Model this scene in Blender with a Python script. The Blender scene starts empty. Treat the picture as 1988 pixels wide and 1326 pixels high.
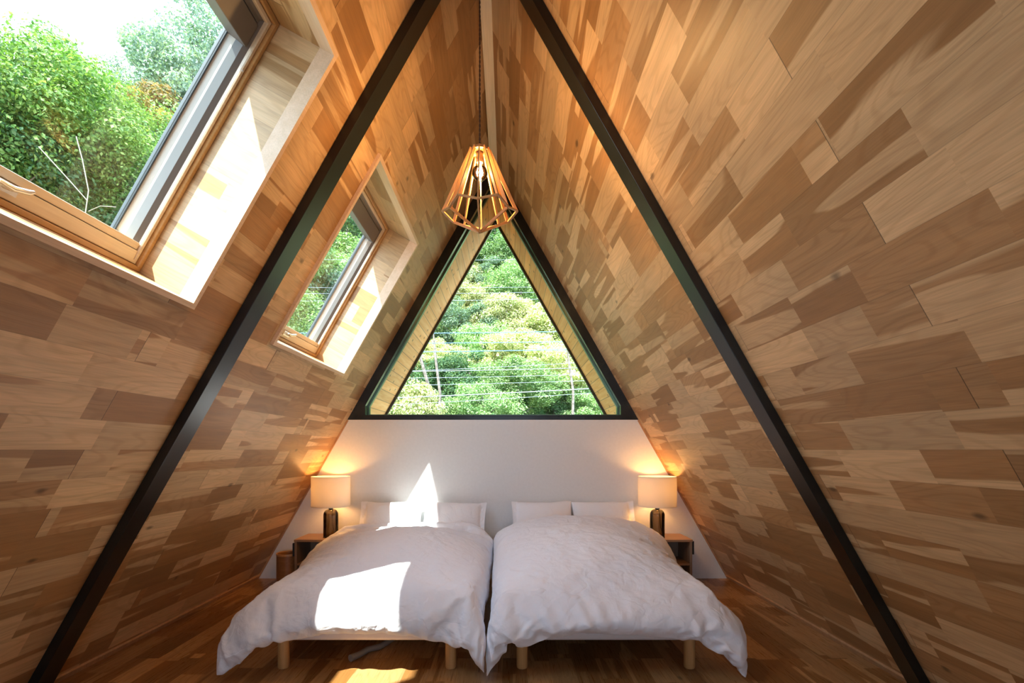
import bpy, bmesh, math, random
import numpy as np
from mathutils import Vector, Matrix, noise

S = bpy.context.scene
COL = S.collection
R = math.radians

# ---------------------------------------------------------------- camera, sky, sun, exposure
H_EYE = 1.25                      # eye height; the camera stands at x = 0, y = 0
cd = bpy.data.cameras.new('camera')
cam = bpy.data.objects.new('camera', cd)
COL.objects.link(cam)
cam.location = (0, 0, H_EYE)
cam.rotation_euler = (R(90), 0, 0)
cd.sensor_width = 36
cd.lens = 975 / 1988 * 36
cd.shift_x = (994 - 985) / 1988
cd.shift_y = (873 - 663) / 1988
cd.clip_start = 0.05
cd.clip_end = 400
S.camera = cam

S.view_settings.view_transform = 'Standard'
S.view_settings.look = 'None'
S.view_settings.gamma = 1
S.view_settings.use_curve_mapping = False
S.view_settings.exposure = 1.22
S.cycles.max_bounces = 10
S.cycles.diffuse_bounces = 7
S.cycles.glossy_bounces = 4
S.cycles.transmission_bounces = 6
S.cycles.transparent_max_bounces = 16
S.cycles.sample_clamp_indirect = 6
S.cycles.caustics_reflective = False
S.cycles.caustics_refractive = False
S.cycles.use_denoising = True

W = bpy.data.worlds.new('sky')
S.world = W
W.use_nodes = True
nt = W.node_tree
bg = nt.nodes['Background']
tc = nt.nodes.new('ShaderNodeTexCoord')
sx = nt.nodes.new('ShaderNodeSeparateXYZ')
nt.links.new(tc.outputs['Generated'], sx.inputs[0])
cr = nt.nodes.new('ShaderNodeValToRGB')
cr.color_ramp.elements[0].position = 0.0
cr.color_ramp.elements[0].color = (0.74, 0.90, 1.14, 1)
cr.color_ramp.elements[1].position = 0.9
cr.color_ramp.elements[1].color = (0.60, 0.84, 1.22, 1)
nt.links.new(sx.outputs[2], cr.inputs[0])
nz = nt.nodes.new('ShaderNodeTexNoise')
nz.inputs['Scale'].default_value = 2.2
nz.inputs['Detail'].default_value = 6
nt.links.new(tc.outputs['Generated'], nz.inputs['Vector'])
cl = nt.nodes.new('ShaderNodeValToRGB')
cl.color_ramp.elements[0].position = 0.38
cl.color_ramp.elements[0].color = (0.90, 0.95, 1.0, 1)
cl.color_ramp.elements[1].position = 0.6
cl.color_ramp.elements[1].color = (1.06, 1.05, 1.02, 1)
nt.links.new(nz.outputs[0], cl.inputs[0])
mx = nt.nodes.new('ShaderNodeMix')
mx.data_type = 'RGBA'
mx.blend_type = 'MULTIPLY'
mx.inputs['Factor'].default_value = 1
nt.links.new(cr.outputs[0], mx.inputs['A'])
nt.links.new(cl.outputs[0], mx.inputs['B'])
nt.links.new(mx.outputs['Result'], bg.inputs['Color'])
SKY = 2.8
bg.inputs['Strength'].default_value = SKY

SUN_DIR = Vector((0.365, 1.0, -1.738)).normalized()
sl = bpy.data.lights.new('sun', 'SUN')
sl.energy = 9.0
sl.angle = R(0.8)
sl.color = (1.0, 0.975, 0.93)
sun = bpy.data.objects.new('sun', sl)
COL.objects.link(sun)
sun.rotation_euler = SUN_DIR.to_track_quat('-Z', 'Y').to_euler()

# room: an A-frame loft; the ridge runs along y
XC, ZA, T, DW, YB = -0.14, 4.03, 0.5675, 4.875, -2.6
KQ = math.sqrt(1 + T * T)
US = (T / KQ, 1 / KQ)              # upslope unit of the left slope in (x, z)
UN = (-1 / KQ, T / KQ)             # outward unit of the left slope in (x, z)
SA = 2.165; SB = 3.385             # skylight bottom and top, along the slope
SMAX = ZA * KQ
WIN1 = (0.937, 2.147); WIN2 = (2.918, 4.128)
def L(y, s, n=0.0):                # left slope coordinates -> world
    return Vector((XC - ZA * T + s * US[0] + n * UN[0], y, s * US[1] + n * UN[1]))
def RR(y, s, n=0.0):
    p = L(y, s, n); return Vector((2 * XC - p.x, y, p.z))

def portal(name, pts, nrm):
    c = sum(pts, Vector()) / 4
    l = bpy.data.lights.new(name, 'AREA'); l.shape = 'RECTANGLE'
    e1 = pts[1] - pts[0]; e2 = pts[3] - pts[0]
    l.size = e1.length; l.size_y = e2.length
    l.cycles.is_portal = True
    o = bpy.data.objects.new(name, l); COL.objects.link(o)
    z = -Vector(nrm).normalized(); x = e1.normalized(); y = z.cross(x)
    m = Matrix((x, y, z)).transposed().to_4x4(); m.translation = c
    o.matrix_world = m
for i, w in enumerate((WIN1, WIN2)):
    a = 0.02
    portal('window_portal', [L(w[0] + a, SA + a, .24), L(w[1] - a, SA + a, .24), L(w[1] - a, SB - a, .24), L(w[0] + a, SB - a, .24)], (-UN[0], 0, -UN[1]))
portal('window_portal', [Vector((XC - 1.45, DW + .1, 1.56)), Vector((XC + 1.45, DW + .1, 1.56)), Vector((XC + 1.45, DW + .1, 3.9)), Vector((XC - 1.45, DW + .1, 3.9))], (0, -1, 0))
portal('window_portal', [Vector((XC - 1.0, YB - .1, .35)), Vector((XC + 1.0, YB - .1, .35)), Vector((XC + 1.0, YB - .1, 1.85)), Vector((XC - 1.0, YB - .1, 1.85))], (0, 1, 0))

# ---------------------------------------------------------------- materials
class NG:
    def __init__(self, name):
        self.m = bpy.data.materials.new(name); self.m.use_nodes = True
        self.t = self.m.node_tree; self.t.nodes.clear()
        self.out = self.t.nodes.new('ShaderNodeOutputMaterial')
    def n(self, kind, ins=None, **kw):
        x = self.t.nodes.new('ShaderNode' + kind)
        for k, v in kw.items(): setattr(x, k, v)
        for k, v in (ins or {}).items(): self.set(x.inputs[k], v)
        return x
    def set(self, sock, v):
        if isinstance(v, bpy.types.NodeSocket): self.t.links.new(v, sock)
        else: sock.default_value = v
    def math(self, op, a, b=0.0, c=None):
        x = self.t.nodes.new('ShaderNodeMath'); x.operation = op
        self.set(x.inputs[0], a); self.set(x.inputs[1], b)
        if c is not None: self.set(x.inputs[2], c)
        return x.outputs[0]
    def mr(self, v, a, b, c=0.0, d=1.0, smooth=False):
        x = self.t.nodes.new('ShaderNodeMapRange')
        if smooth: x.interpolation_type = 'SMOOTHSTEP'
        for i, q in enumerate((v, a, b, c, d)): self.set(x.inputs[i], q)
        return x.outputs[0]
    def vec(self, a, b, c):
        x = self.t.nodes.new('ShaderNodeCombineXYZ')
        for i, q in enumerate((a, b, c)): self.set(x.inputs[i], q)
        return x.outputs[0]
    def sep(self, v):
        x = self.t.nodes.new('ShaderNodeSeparateXYZ'); self.set(x.inputs[0], v); return x.outputs
    def noise(self, v, scale=1.0, detail=2.0, rough=.5, dist=0.0):
        x = self.n('TexNoise'); self.set(x.inputs['Vector'], v)
        self.set(x.inputs['Scale'], scale); self.set(x.inputs['Detail'], detail)
        self.set(x.inputs['Roughness'], rough); self.set(x.inputs['Distortion'], dist)
        return x.outputs[0]
    def mix(self, f, a, b, blend='MIX'):
        x = self.t.nodes.new('ShaderNodeMix'); x.data_type = 'RGBA'; x.blend_type = blend
        self.set(x.inputs['Factor'], f)
        for k, q in (('A', a), ('B', b)):
            if isinstance(q, tuple) and len(q) == 3: q = q + (1,)
            self.set([s for s in x.inputs if s.name == k and s.type == 'RGBA'][0], q)
        return [s for s in x.outputs if s.type == 'RGBA'][0]
    def bsdf(self, col, rough=.5, normal=None, **kw):
        x = self.n('BsdfPrincipled')
        if isinstance(col, tuple) and len(col) == 3: col = col + (1,)
        self.set(x.inputs['Base Color'], col); self.set(x.inputs['Roughness'], rough)
        if normal is not None: self.set(x.inputs['Normal'], normal)
        for k, v in kw.items(): self.set(x.inputs[k.replace('_', ' ')], v)
        return x.outputs[0]
    def bump(self, h, strength=.3, dist=.01):
        x = self.n('Bump'); self.set(x.inputs['Height'], h); self.set(x.inputs['Strength'], strength); self.set(x.inputs['Distance'], dist)
        return x.outputs[0]
    def done(self, sh):
        self.t.links.new(sh, self.out.inputs[0]); return self.m

ROW = 0.1375
def parquet(name, light, mid, dark, rough=.42, row=ROW, phase=0.0, tone=(.80, 1.10), heart=(.26, .86)):
    g = NG(name)
    uv = g.n('UVMap').outputs[0]
    u, v, _ = g.sep(uv)
    vr = g.math('DIVIDE', v, row)
    vr = g.math('ADD', vr, phase)
    j = g.math('FLOOR', vr); fv = g.math('SUBTRACT', vr, j)
    odd = g.math('FLOORED_MODULO', j, 2.0)
    ub = g.math('DIVIDE', g.math('SUBTRACT', g.math('SUBTRACT', u, 1.07), g.math('MULTIPLY', odd, .97)), 1.94)
    bi = g.math('FLOOR', ub); fb = g.math('SUBTRACT', ub, bi)
    w = g.math('ADD', g.math('DIVIDE', u, .46), g.math('ADD', g.math('MULTIPLY', j, 17.31), g.math('MULTIPLY', bi, 31.7)))
    vo = g.n('TexVoronoi', voronoi_dimensions='1D'); g.set(vo.inputs['W'], w); vo.inputs['Scale'].default_value = 1.0; vo.inputs['Randomness'].default_value = .8
    r1, r2, r3 = g.sep(vo.outputs['Color'])
    z1 = g.math('ADD', g.math('MULTIPLY', r3, 40.0), g.math('MULTIPLY', j, 3.7))
    # heartwood figures with soft, wandering edges inside a stave
    n1 = g.noise(g.vec(g.math('MULTIPLY', u, .75), g.math('MULTIPLY', v, 11.0), z1), 1.0, 1.5, .4, .12)
    tr_ = g.n('ValToRGB'); tr_.color_ramp.interpolation = 'CONSTANT'; ce = tr_.color_ramp.elements
    ce[0].position = 0.0; ce[0].color = (.9, .9, .9, 1); ce[1].position = heart[0]; ce[1].color = (.58, .58, .58, 1)
    for ps, vv in ((heart[0] + .12, .50), (heart[0] + .28, .42), (heart[1], .15)):
        q_ = ce.new(ps); q_.color = (vv, vv, vv, 1)
    g.set(tr_.inputs[0], r1); thr = g.sep(tr_.outputs[0])[0]
    hm = g.mr(n1, g.math('SUBTRACT', thr, .014), g.math('ADD', thr, .014), 0.0, 1.0, True)
    # growth rings
    n2 = g.noise(g.vec(g.math('MULTIPLY', u, 1.3), g.math('MULTIPLY', v, 7.0), g.math('ADD', z1, 9.0)), 1.0, 1.0, .4, .2)
    ring = g.math('SINE', g.math('MULTIPLY', n2, 95.0))
    ring = g.mr(ring, .2, 1.0, 0.0, 1.0)
    n3 = g.noise(g.vec(g.math('MULTIPLY', u, 6.0), g.math('MULTIPLY', v, 210.0), z1), 1.0, 3.0, .6)
    n4 = g.noise(g.vec(g.math('MULTIPLY', u, 2.0), g.math('MULTIPLY', v, 26.0), z1), 1.0, 2.0, .5)
    base = g.mix(g.mr(r2, 0, 1, 0, .42), light, mid)
    hcol = g.mix(g.mr(r2, 0.0, 1.0), dark, mid)
    hcol = g.mix(.45, hcol, dark)
    col = g.mix(hm, base, hcol)
    col = g.mix(g.math('MULTIPLY', ring, g.mr(hm, 0, 1, .20, .52)), col, dark)
    g3 = g.mr(n3, .3, .7, .88, 1.08)
    g4 = g.mr(n4, .3, .7, .90, 1.08)
    tn = g.mr(r3, 0, 1, tone[0], tone[1])
    k = g.math('MULTIPLY', g.math('MULTIPLY', g3, g4), tn)
    # seams between rows and the dark butt joints of the boards
    sd = g.math('MULTIPLY', g.math('MINIMUM', fv, g.math('SUBTRACT', 1.0, fv)), row)
    jd = g.math('MULTIPLY', g.math('MINIMUM', fb, g.math('SUBTRACT', 1.0, fb)), 1.94)
    seam = g.mr(sd, .0004, .0016, .74, 1.0)
    joint = g.mr(jd, .0006, .0022, .28, 1.0)
    k = g.math('MULTIPLY', k, g.math('MULTIPLY', seam, joint))
    # a few pin knots
    kv = g.n('TexVoronoi', voronoi_dimensions='2D'); g.set(kv.inputs['Vector'], g.vec(g.math('MULTIPLY', u, .55), g.math('MULTIPLY', v, 1.0), 0.0)); kv.inputs['Scale'].default_value = 2.6
    kd = g.math('ADD', kv.outputs['Distance'], g.math('MULTIPLY', g.math('SUBTRACT', n4, .5), .06))
    kn = g.mr(kd, .012, .045, .45, 1.0)
    kr = g.sep(kv.outputs['Color'])[0]
    kn = g.math('MAXIMUM', kn, g.math('LESS_THAN', kr, .62))
    k = g.math('MULTIPLY', k, kn)
    col = g.mix(1.0, col, g.n('CombineColor', {0: k, 1: k, 2: k}).outputs[0], 'MULTIPLY')
    h = g.math('MULTIPLY', seam, joint)
    bn = g.bump(g.math('ADD', h, g.math('MULTIPLY', n3, .10)), .25, .0015)
    rg = g.mr(n3, .3, .7, rough - .05, rough + .06)
    return g.done(g.bsdf(col, rg, bn, Specular_IOR_Level=.34))

def plain(name, col, rough=.5, nscale=0, namt=.0, metallic=0.0, bump=0.0, **kw):
    g = NG(name)
    c = col
    n = None
    if nscale:
        co = g.n('TexCoord').outputs['Object']
        nn = g.noise(co, nscale, 3.0)
        c = g.mix(g.mr(nn, .3, .7), tuple(q * (1 - namt) for q in col), tuple(min(1, q * (1 + namt)) for q in col))
        if bump: n = g.bump(nn, bump, .004)
    return g.done(g.bsdf(c, rough, n, Metallic=metallic, **kw))

def woodm(name, a, b, rough=.45, axis=0, sc=1.0, knots=False):
    g = NG(name)
    co = g.n('TexCoord').outputs['Object']
    p = list(g.sep(co))
    f = [30.0 * sc] * 3; f[axis] = 2.0 * sc
    v = g.vec(g.math('MULTIPLY', p[0], f[0]), g.math('MULTIPLY', p[1], f[1]), g.math('MULTIPLY', p[2], f[2]))
    n1 = g.noise(v, 1.0, 3.0, .55, .4)
    f2 = [160.0 * sc] * 3; f2[axis] = 6.0 * sc
    v2 = g.vec(g.math('MULTIPLY', p[0], f2[0]), g.math('MULTIPLY', p[1], f2[1]), g.math('MULTIPLY', p[2], f2[2]))
    n2 = g.noise(v2, 1.0, 2.0)
    c = g.mix(g.mr(n1, .3, .7), a, b)
    k = g.mr(n2, .3, .7, .93, 1.05)
    c = g.mix(1.0, c, g.n('CombineColor', {0: k, 1: k, 2: k}).outputs[0], 'MULTIPLY')
    return g.done(g.bsdf(c, rough, g.bump(n2, .15, .001)))

def soffitm():
    g = NG('knotty_pine_soffit')
    u, v, _ = g.sep(g.n('UVMap').outputs[0])
    vr = g.math('DIVIDE', v, .115); j = g.math('FLOOR', vr); fv = g.math('SUBTRACT', vr, j)
    wn = g.n('TexWhiteNoise', noise_dimensions='1D'); g.set(wn.inputs['W'], j)
    r = wn.outputs['Value']
    n1 = g.noise(g.vec(g.math('MULTIPLY', u, 2.5), g.math('MULTIPLY', v, 34.0), g.math('MULTIPLY', r, 30.0)), 1.0, 3.0, .5, .5)
    c = g.mix(g.mr(n1, .35, .65), (.95, .50, .22), (.85, .37, .13))
    k = g.mr(r, 0, 1, .82, 1.1)
    seam = g.mr(g.math('MINIMUM', fv, g.math('SUBTRACT', 1.0, fv)), .015, .04, .35, 1.0)
    kv = g.n('TexVoronoi', voronoi_dimensions='2D'); g.set(kv.inputs['Vector'], g.vec(g.math('MULTIPLY', u, .7), v, 0.0)); kv.inputs['Scale'].default_value = 7.0
    kn = g.mr(kv.outputs['Distance'], .05, .13, .35, 1.0)
    kr = g.sep(kv.outputs['Color'])[0]
    kn = g.math('MAXIMUM', kn, g.math('LESS_THAN', kr, .55))
    k = g.math('MULTIPLY', g.math('MULTIPLY', k, seam), kn)
    c = g.mix(1.0, c, g.n('CombineColor', {0: k, 1: k, 2: k}).outputs[0], 'MULTIPLY')
    return g.done(g.bsdf(c, .55))

def glassm(name, tint=(1, 1, 1), refl=.8, ior=1.45):
    g = NG(name)
    tr = g.n('BsdfTransparent', {'Color': tint + (1,)}).outputs[0]
    gl = g.n('BsdfGlossy', {'Roughness': .01}).outputs[0]
    fr = g.n('Fresnel', {'IOR': ior}).outputs[0]
    f = g.math('MULTIPLY', fr, refl)
    ms = g.n('MixShader', {0: f, 1: tr, 2: gl})
    return g.done(ms.outputs[0])

def clothm(name, col, sc=1.0, amt=.55):
    g = NG(name)
    co = g.n('TexCoord').outputs['Object']
    x, y, z = g.sep(co)
    a = g.noise(g.vec(g.math('MULTIPLY', x, 9 * sc), g.math('MULTIPLY', y, 4.0 * sc), g.math('MULTIPLY', z, 9 * sc)), 1.0, 4.0, .55, 1.2)
    b = g.noise(g.vec(g.math('MULTIPLY', x, 16 * sc), g.math('MULTIPLY', y, 34 * sc), g.math('MULTIPLY', z, 22 * sc)), 1.0, 3.0, .5, .8)
    # thin pressed creases
    c = g.math('ABSOLUTE', g.math('SUBTRACT', g.noise(co, 3.2 * sc, 3.0, .5, .6), .5))
    c = g.mr(c, 0.0, .028, 0.0, 1.0, True)
    h = g.math('ADD', g.math('MULTIPLY', a, .55), g.math('ADD', g.math('MULTIPLY', b, .09), g.math('MULTIPLY', c, .10)))
    wv = g.noise(co, 900.0, 1.0)
    h = g.math('ADD', h, g.math('MULTIPLY', wv, .006))
    return g.done(g.bsdf(col, .85, g.bump(h, amt, .03), Sheen_Weight=.15))

def emitm(name, col, strength):
    g = NG(name)
    return g.done(g.n('Emission', {'Color': col + (1,), 'Strength': strength}).outputs[0])

def leafm(name, a, b, c, trans=.35):
    g = NG(name)
    geo = g.n('NewGeometry')
    r = geo.outputs['Random Per Island']
    cr = g.n('ValToRGB'); cr.color_ramp.elements[0].color = a + (1,); cr.color_ramp.elements[1].color = c + (1,)
    e = cr.color_ramp.elements.new(.5); e.color = b + (1,)
    g.set(cr.inputs[0], r)
    oi = g.n('ObjectInfo').outputs['Random']
    k = g.mr(oi, 0, 1, .8, 1.2)
    col = g.mix(1.0, cr.outputs[0], g.n('CombineColor', {0: k, 1: k, 2: k}).outputs[0], 'MULTIPLY')
    d = g.bsdf(col, .55, Specular_IOR_Level=.35)
    tcol = g.mix(1.0, col, (1.15, 1.25, .55), 'MULTIPLY')
    tr = g.n('BsdfTranslucent', {'Color': tcol}).outputs[0]
    return g.done(g.n('MixShader', {0: trans, 1: d, 2: tr}).outputs[0])

M = {}
M['slope'] = parquet('birch_parquet_wall', (.70, .46, .235), (.57, .335, .15), (.37, .182, .064), .46, phase=-.45)
M['floor'] = parquet('birch_parquet_floor', (.50, .28, .115), (.38, .185, .065), (.25, .11, .03), .30, phase=.2)
M['reveal'] = parquet('birch_parquet_reveal', (.66, .44, .23), (.54, .33, .15), (.38, .20, .075), .42, phase=.3, heart=(.5, .90))
M['white'] = plain('white_plaster', (.77, .79, .79), .8, 40, .02, bump=.1)
M['trim'] = woodm('pale_birch_trim', (.78, .56, .37), (.70, .48, .29), .45, 1)
M['batten'] = woodm('birch_batten', (.52, .30, .15), (.42, .22, .10), .45, 2)
M['black'] = plain('black_paint', (.006, .0075, .0065), .30, 6, .25, bump=.05)
M['blackframe'] = plain('black_frame_paint', (.012, .013, .011), .16, 8, .2)
M['soffit'] = soffitm()
M['pane'] = glassm('window_glass', (.95, .98, .96), .75)
M['pine'] = woodm('orange_lacquered_pine', (.58, .33, .13), (.48, .26, .09), .3, 1)
M['pinelight'] = woodm('pale_lacquered_pine', (.74, .60, .43), (.68, .52, .35), .3, 1)
M['alu'] = plain('grey_aluminium', (.42, .46, .46), .35, metallic=.2)
M['taupe'] = plain('taupe_vent_housing', (.16, .135, .115), .45)
M['cream'] = plain('cream_sash', (.78, .72, .60), .4)
M['bead'] = plain('dark_aluminium_bead', (.13, .19, .12), .28, metallic=.85)
M['gasket'] = plain('grey_gasket', (.05, .06, .06), .5)
M['silver'] = plain('silver_handle', (.75, .72, .66), .25, metallic=.5)
M['sheet'] = clothm('white_cotton', (.86, .87, .91), 1.0, .55)
M['pillow'] = clothm('pillow_cotton', (.86, .87, .90), 1.3, .35)
M['base'] = clothm('beige_bed_cover', (.70, .62, .58), 2.0, .12)
M['legwood'] = woodm('honey_wood_leg', (.58, .32, .13), (.48, .24, .08), .35, 2)
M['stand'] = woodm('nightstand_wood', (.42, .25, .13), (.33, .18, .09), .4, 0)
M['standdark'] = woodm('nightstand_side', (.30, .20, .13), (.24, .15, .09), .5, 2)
M['binwood'] = woodm('bentwood', (.34, .15, .055), (.26, .11, .035), .35, 0)
M['smoke'] = None
M['rubber'] = plain('black_rubber', (.015, .015, .015), .5)
M['cord'] = plain('brown_textile_cord', (.07, .035, .02), .8)
M['slat'] = woodm('lamp_slat_wood', (.62, .33, .12), (.52, .26, .09), .45, 2)
M['socket'] = plain('dark_socket', (.05, .03, .02), .4)
M['tube'] = plain('grey_plastic_tube', (.22, .19, .17), .4)
M['plate'] = plain('white_plastic', (.7, .69, .66), .4)
M['wire'] = plain('pale_power_wire', (.22, .24, .26), .45)
M['wireblue'] = plain('blue_sleeved_wire', (.09, .20, .34), .45)
M['bark'] = plain('bark', (.15, .125, .10), .9, 14, .5, bump=.6)
M['earth'] = plain('hillside_undergrowth', (.10, .12, .05), .95, 1.4, .6, bump=.6)
M['leaf_a'] = leafm('leaf_fresh_green', (.09, .19, .05), (.22, .36, .12), (.44, .54, .28))
M['leaf_b'] = leafm('leaf_yellow_green', (.20, .28, .08), (.46, .47, .20), (.78, .72, .48))
M['leaf_c'] = leafm('leaf_deep_green', (.03, .09, .03), (.07, .16, .06), (.16, .26, .10))
M['leaf_d'] = leafm('leaf_rusty', (.10, .13, .03), (.24, .19, .06), (.42, .22, .08))
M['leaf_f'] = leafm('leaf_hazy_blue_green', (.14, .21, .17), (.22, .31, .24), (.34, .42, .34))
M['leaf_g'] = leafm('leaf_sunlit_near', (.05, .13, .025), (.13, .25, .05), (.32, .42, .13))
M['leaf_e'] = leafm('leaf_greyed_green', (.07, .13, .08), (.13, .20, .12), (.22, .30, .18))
g = NG('smoked_glass')
fr = g.n('Fresnel', {'IOR': 1.5}).outputs[0]
M['smoke'] = g.done(g.n('MixShader', {0: fr, 1: g.n('BsdfTransparent', {'Color': (.62, .57, .52, 1)}).outputs[0], 2: g.n('BsdfGlossy', {'Roughness': .04}).outputs[0]}).outputs[0])
g = NG('lamp_shade_fabric')
d = g.bsdf((.80, .74, .64), .9)
tr = g.n('BsdfTranslucent', {'Color': (.92, .88, .80, 1)}).outputs[0]
M['shade'] = g.done(g.n('MixShader', {0: .25, 1: d, 2: tr}).outputs[0])
M['bulbglass'] = glassm('clear_bulb_glass', (1.0, .86, .66), 1.0)
M['filament'] = emitm('filament', (1.0, .62, .25), 900)
M['lampbulb'] = emitm('frosted_bulb', (1.0, .50, .18), 12)

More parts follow.
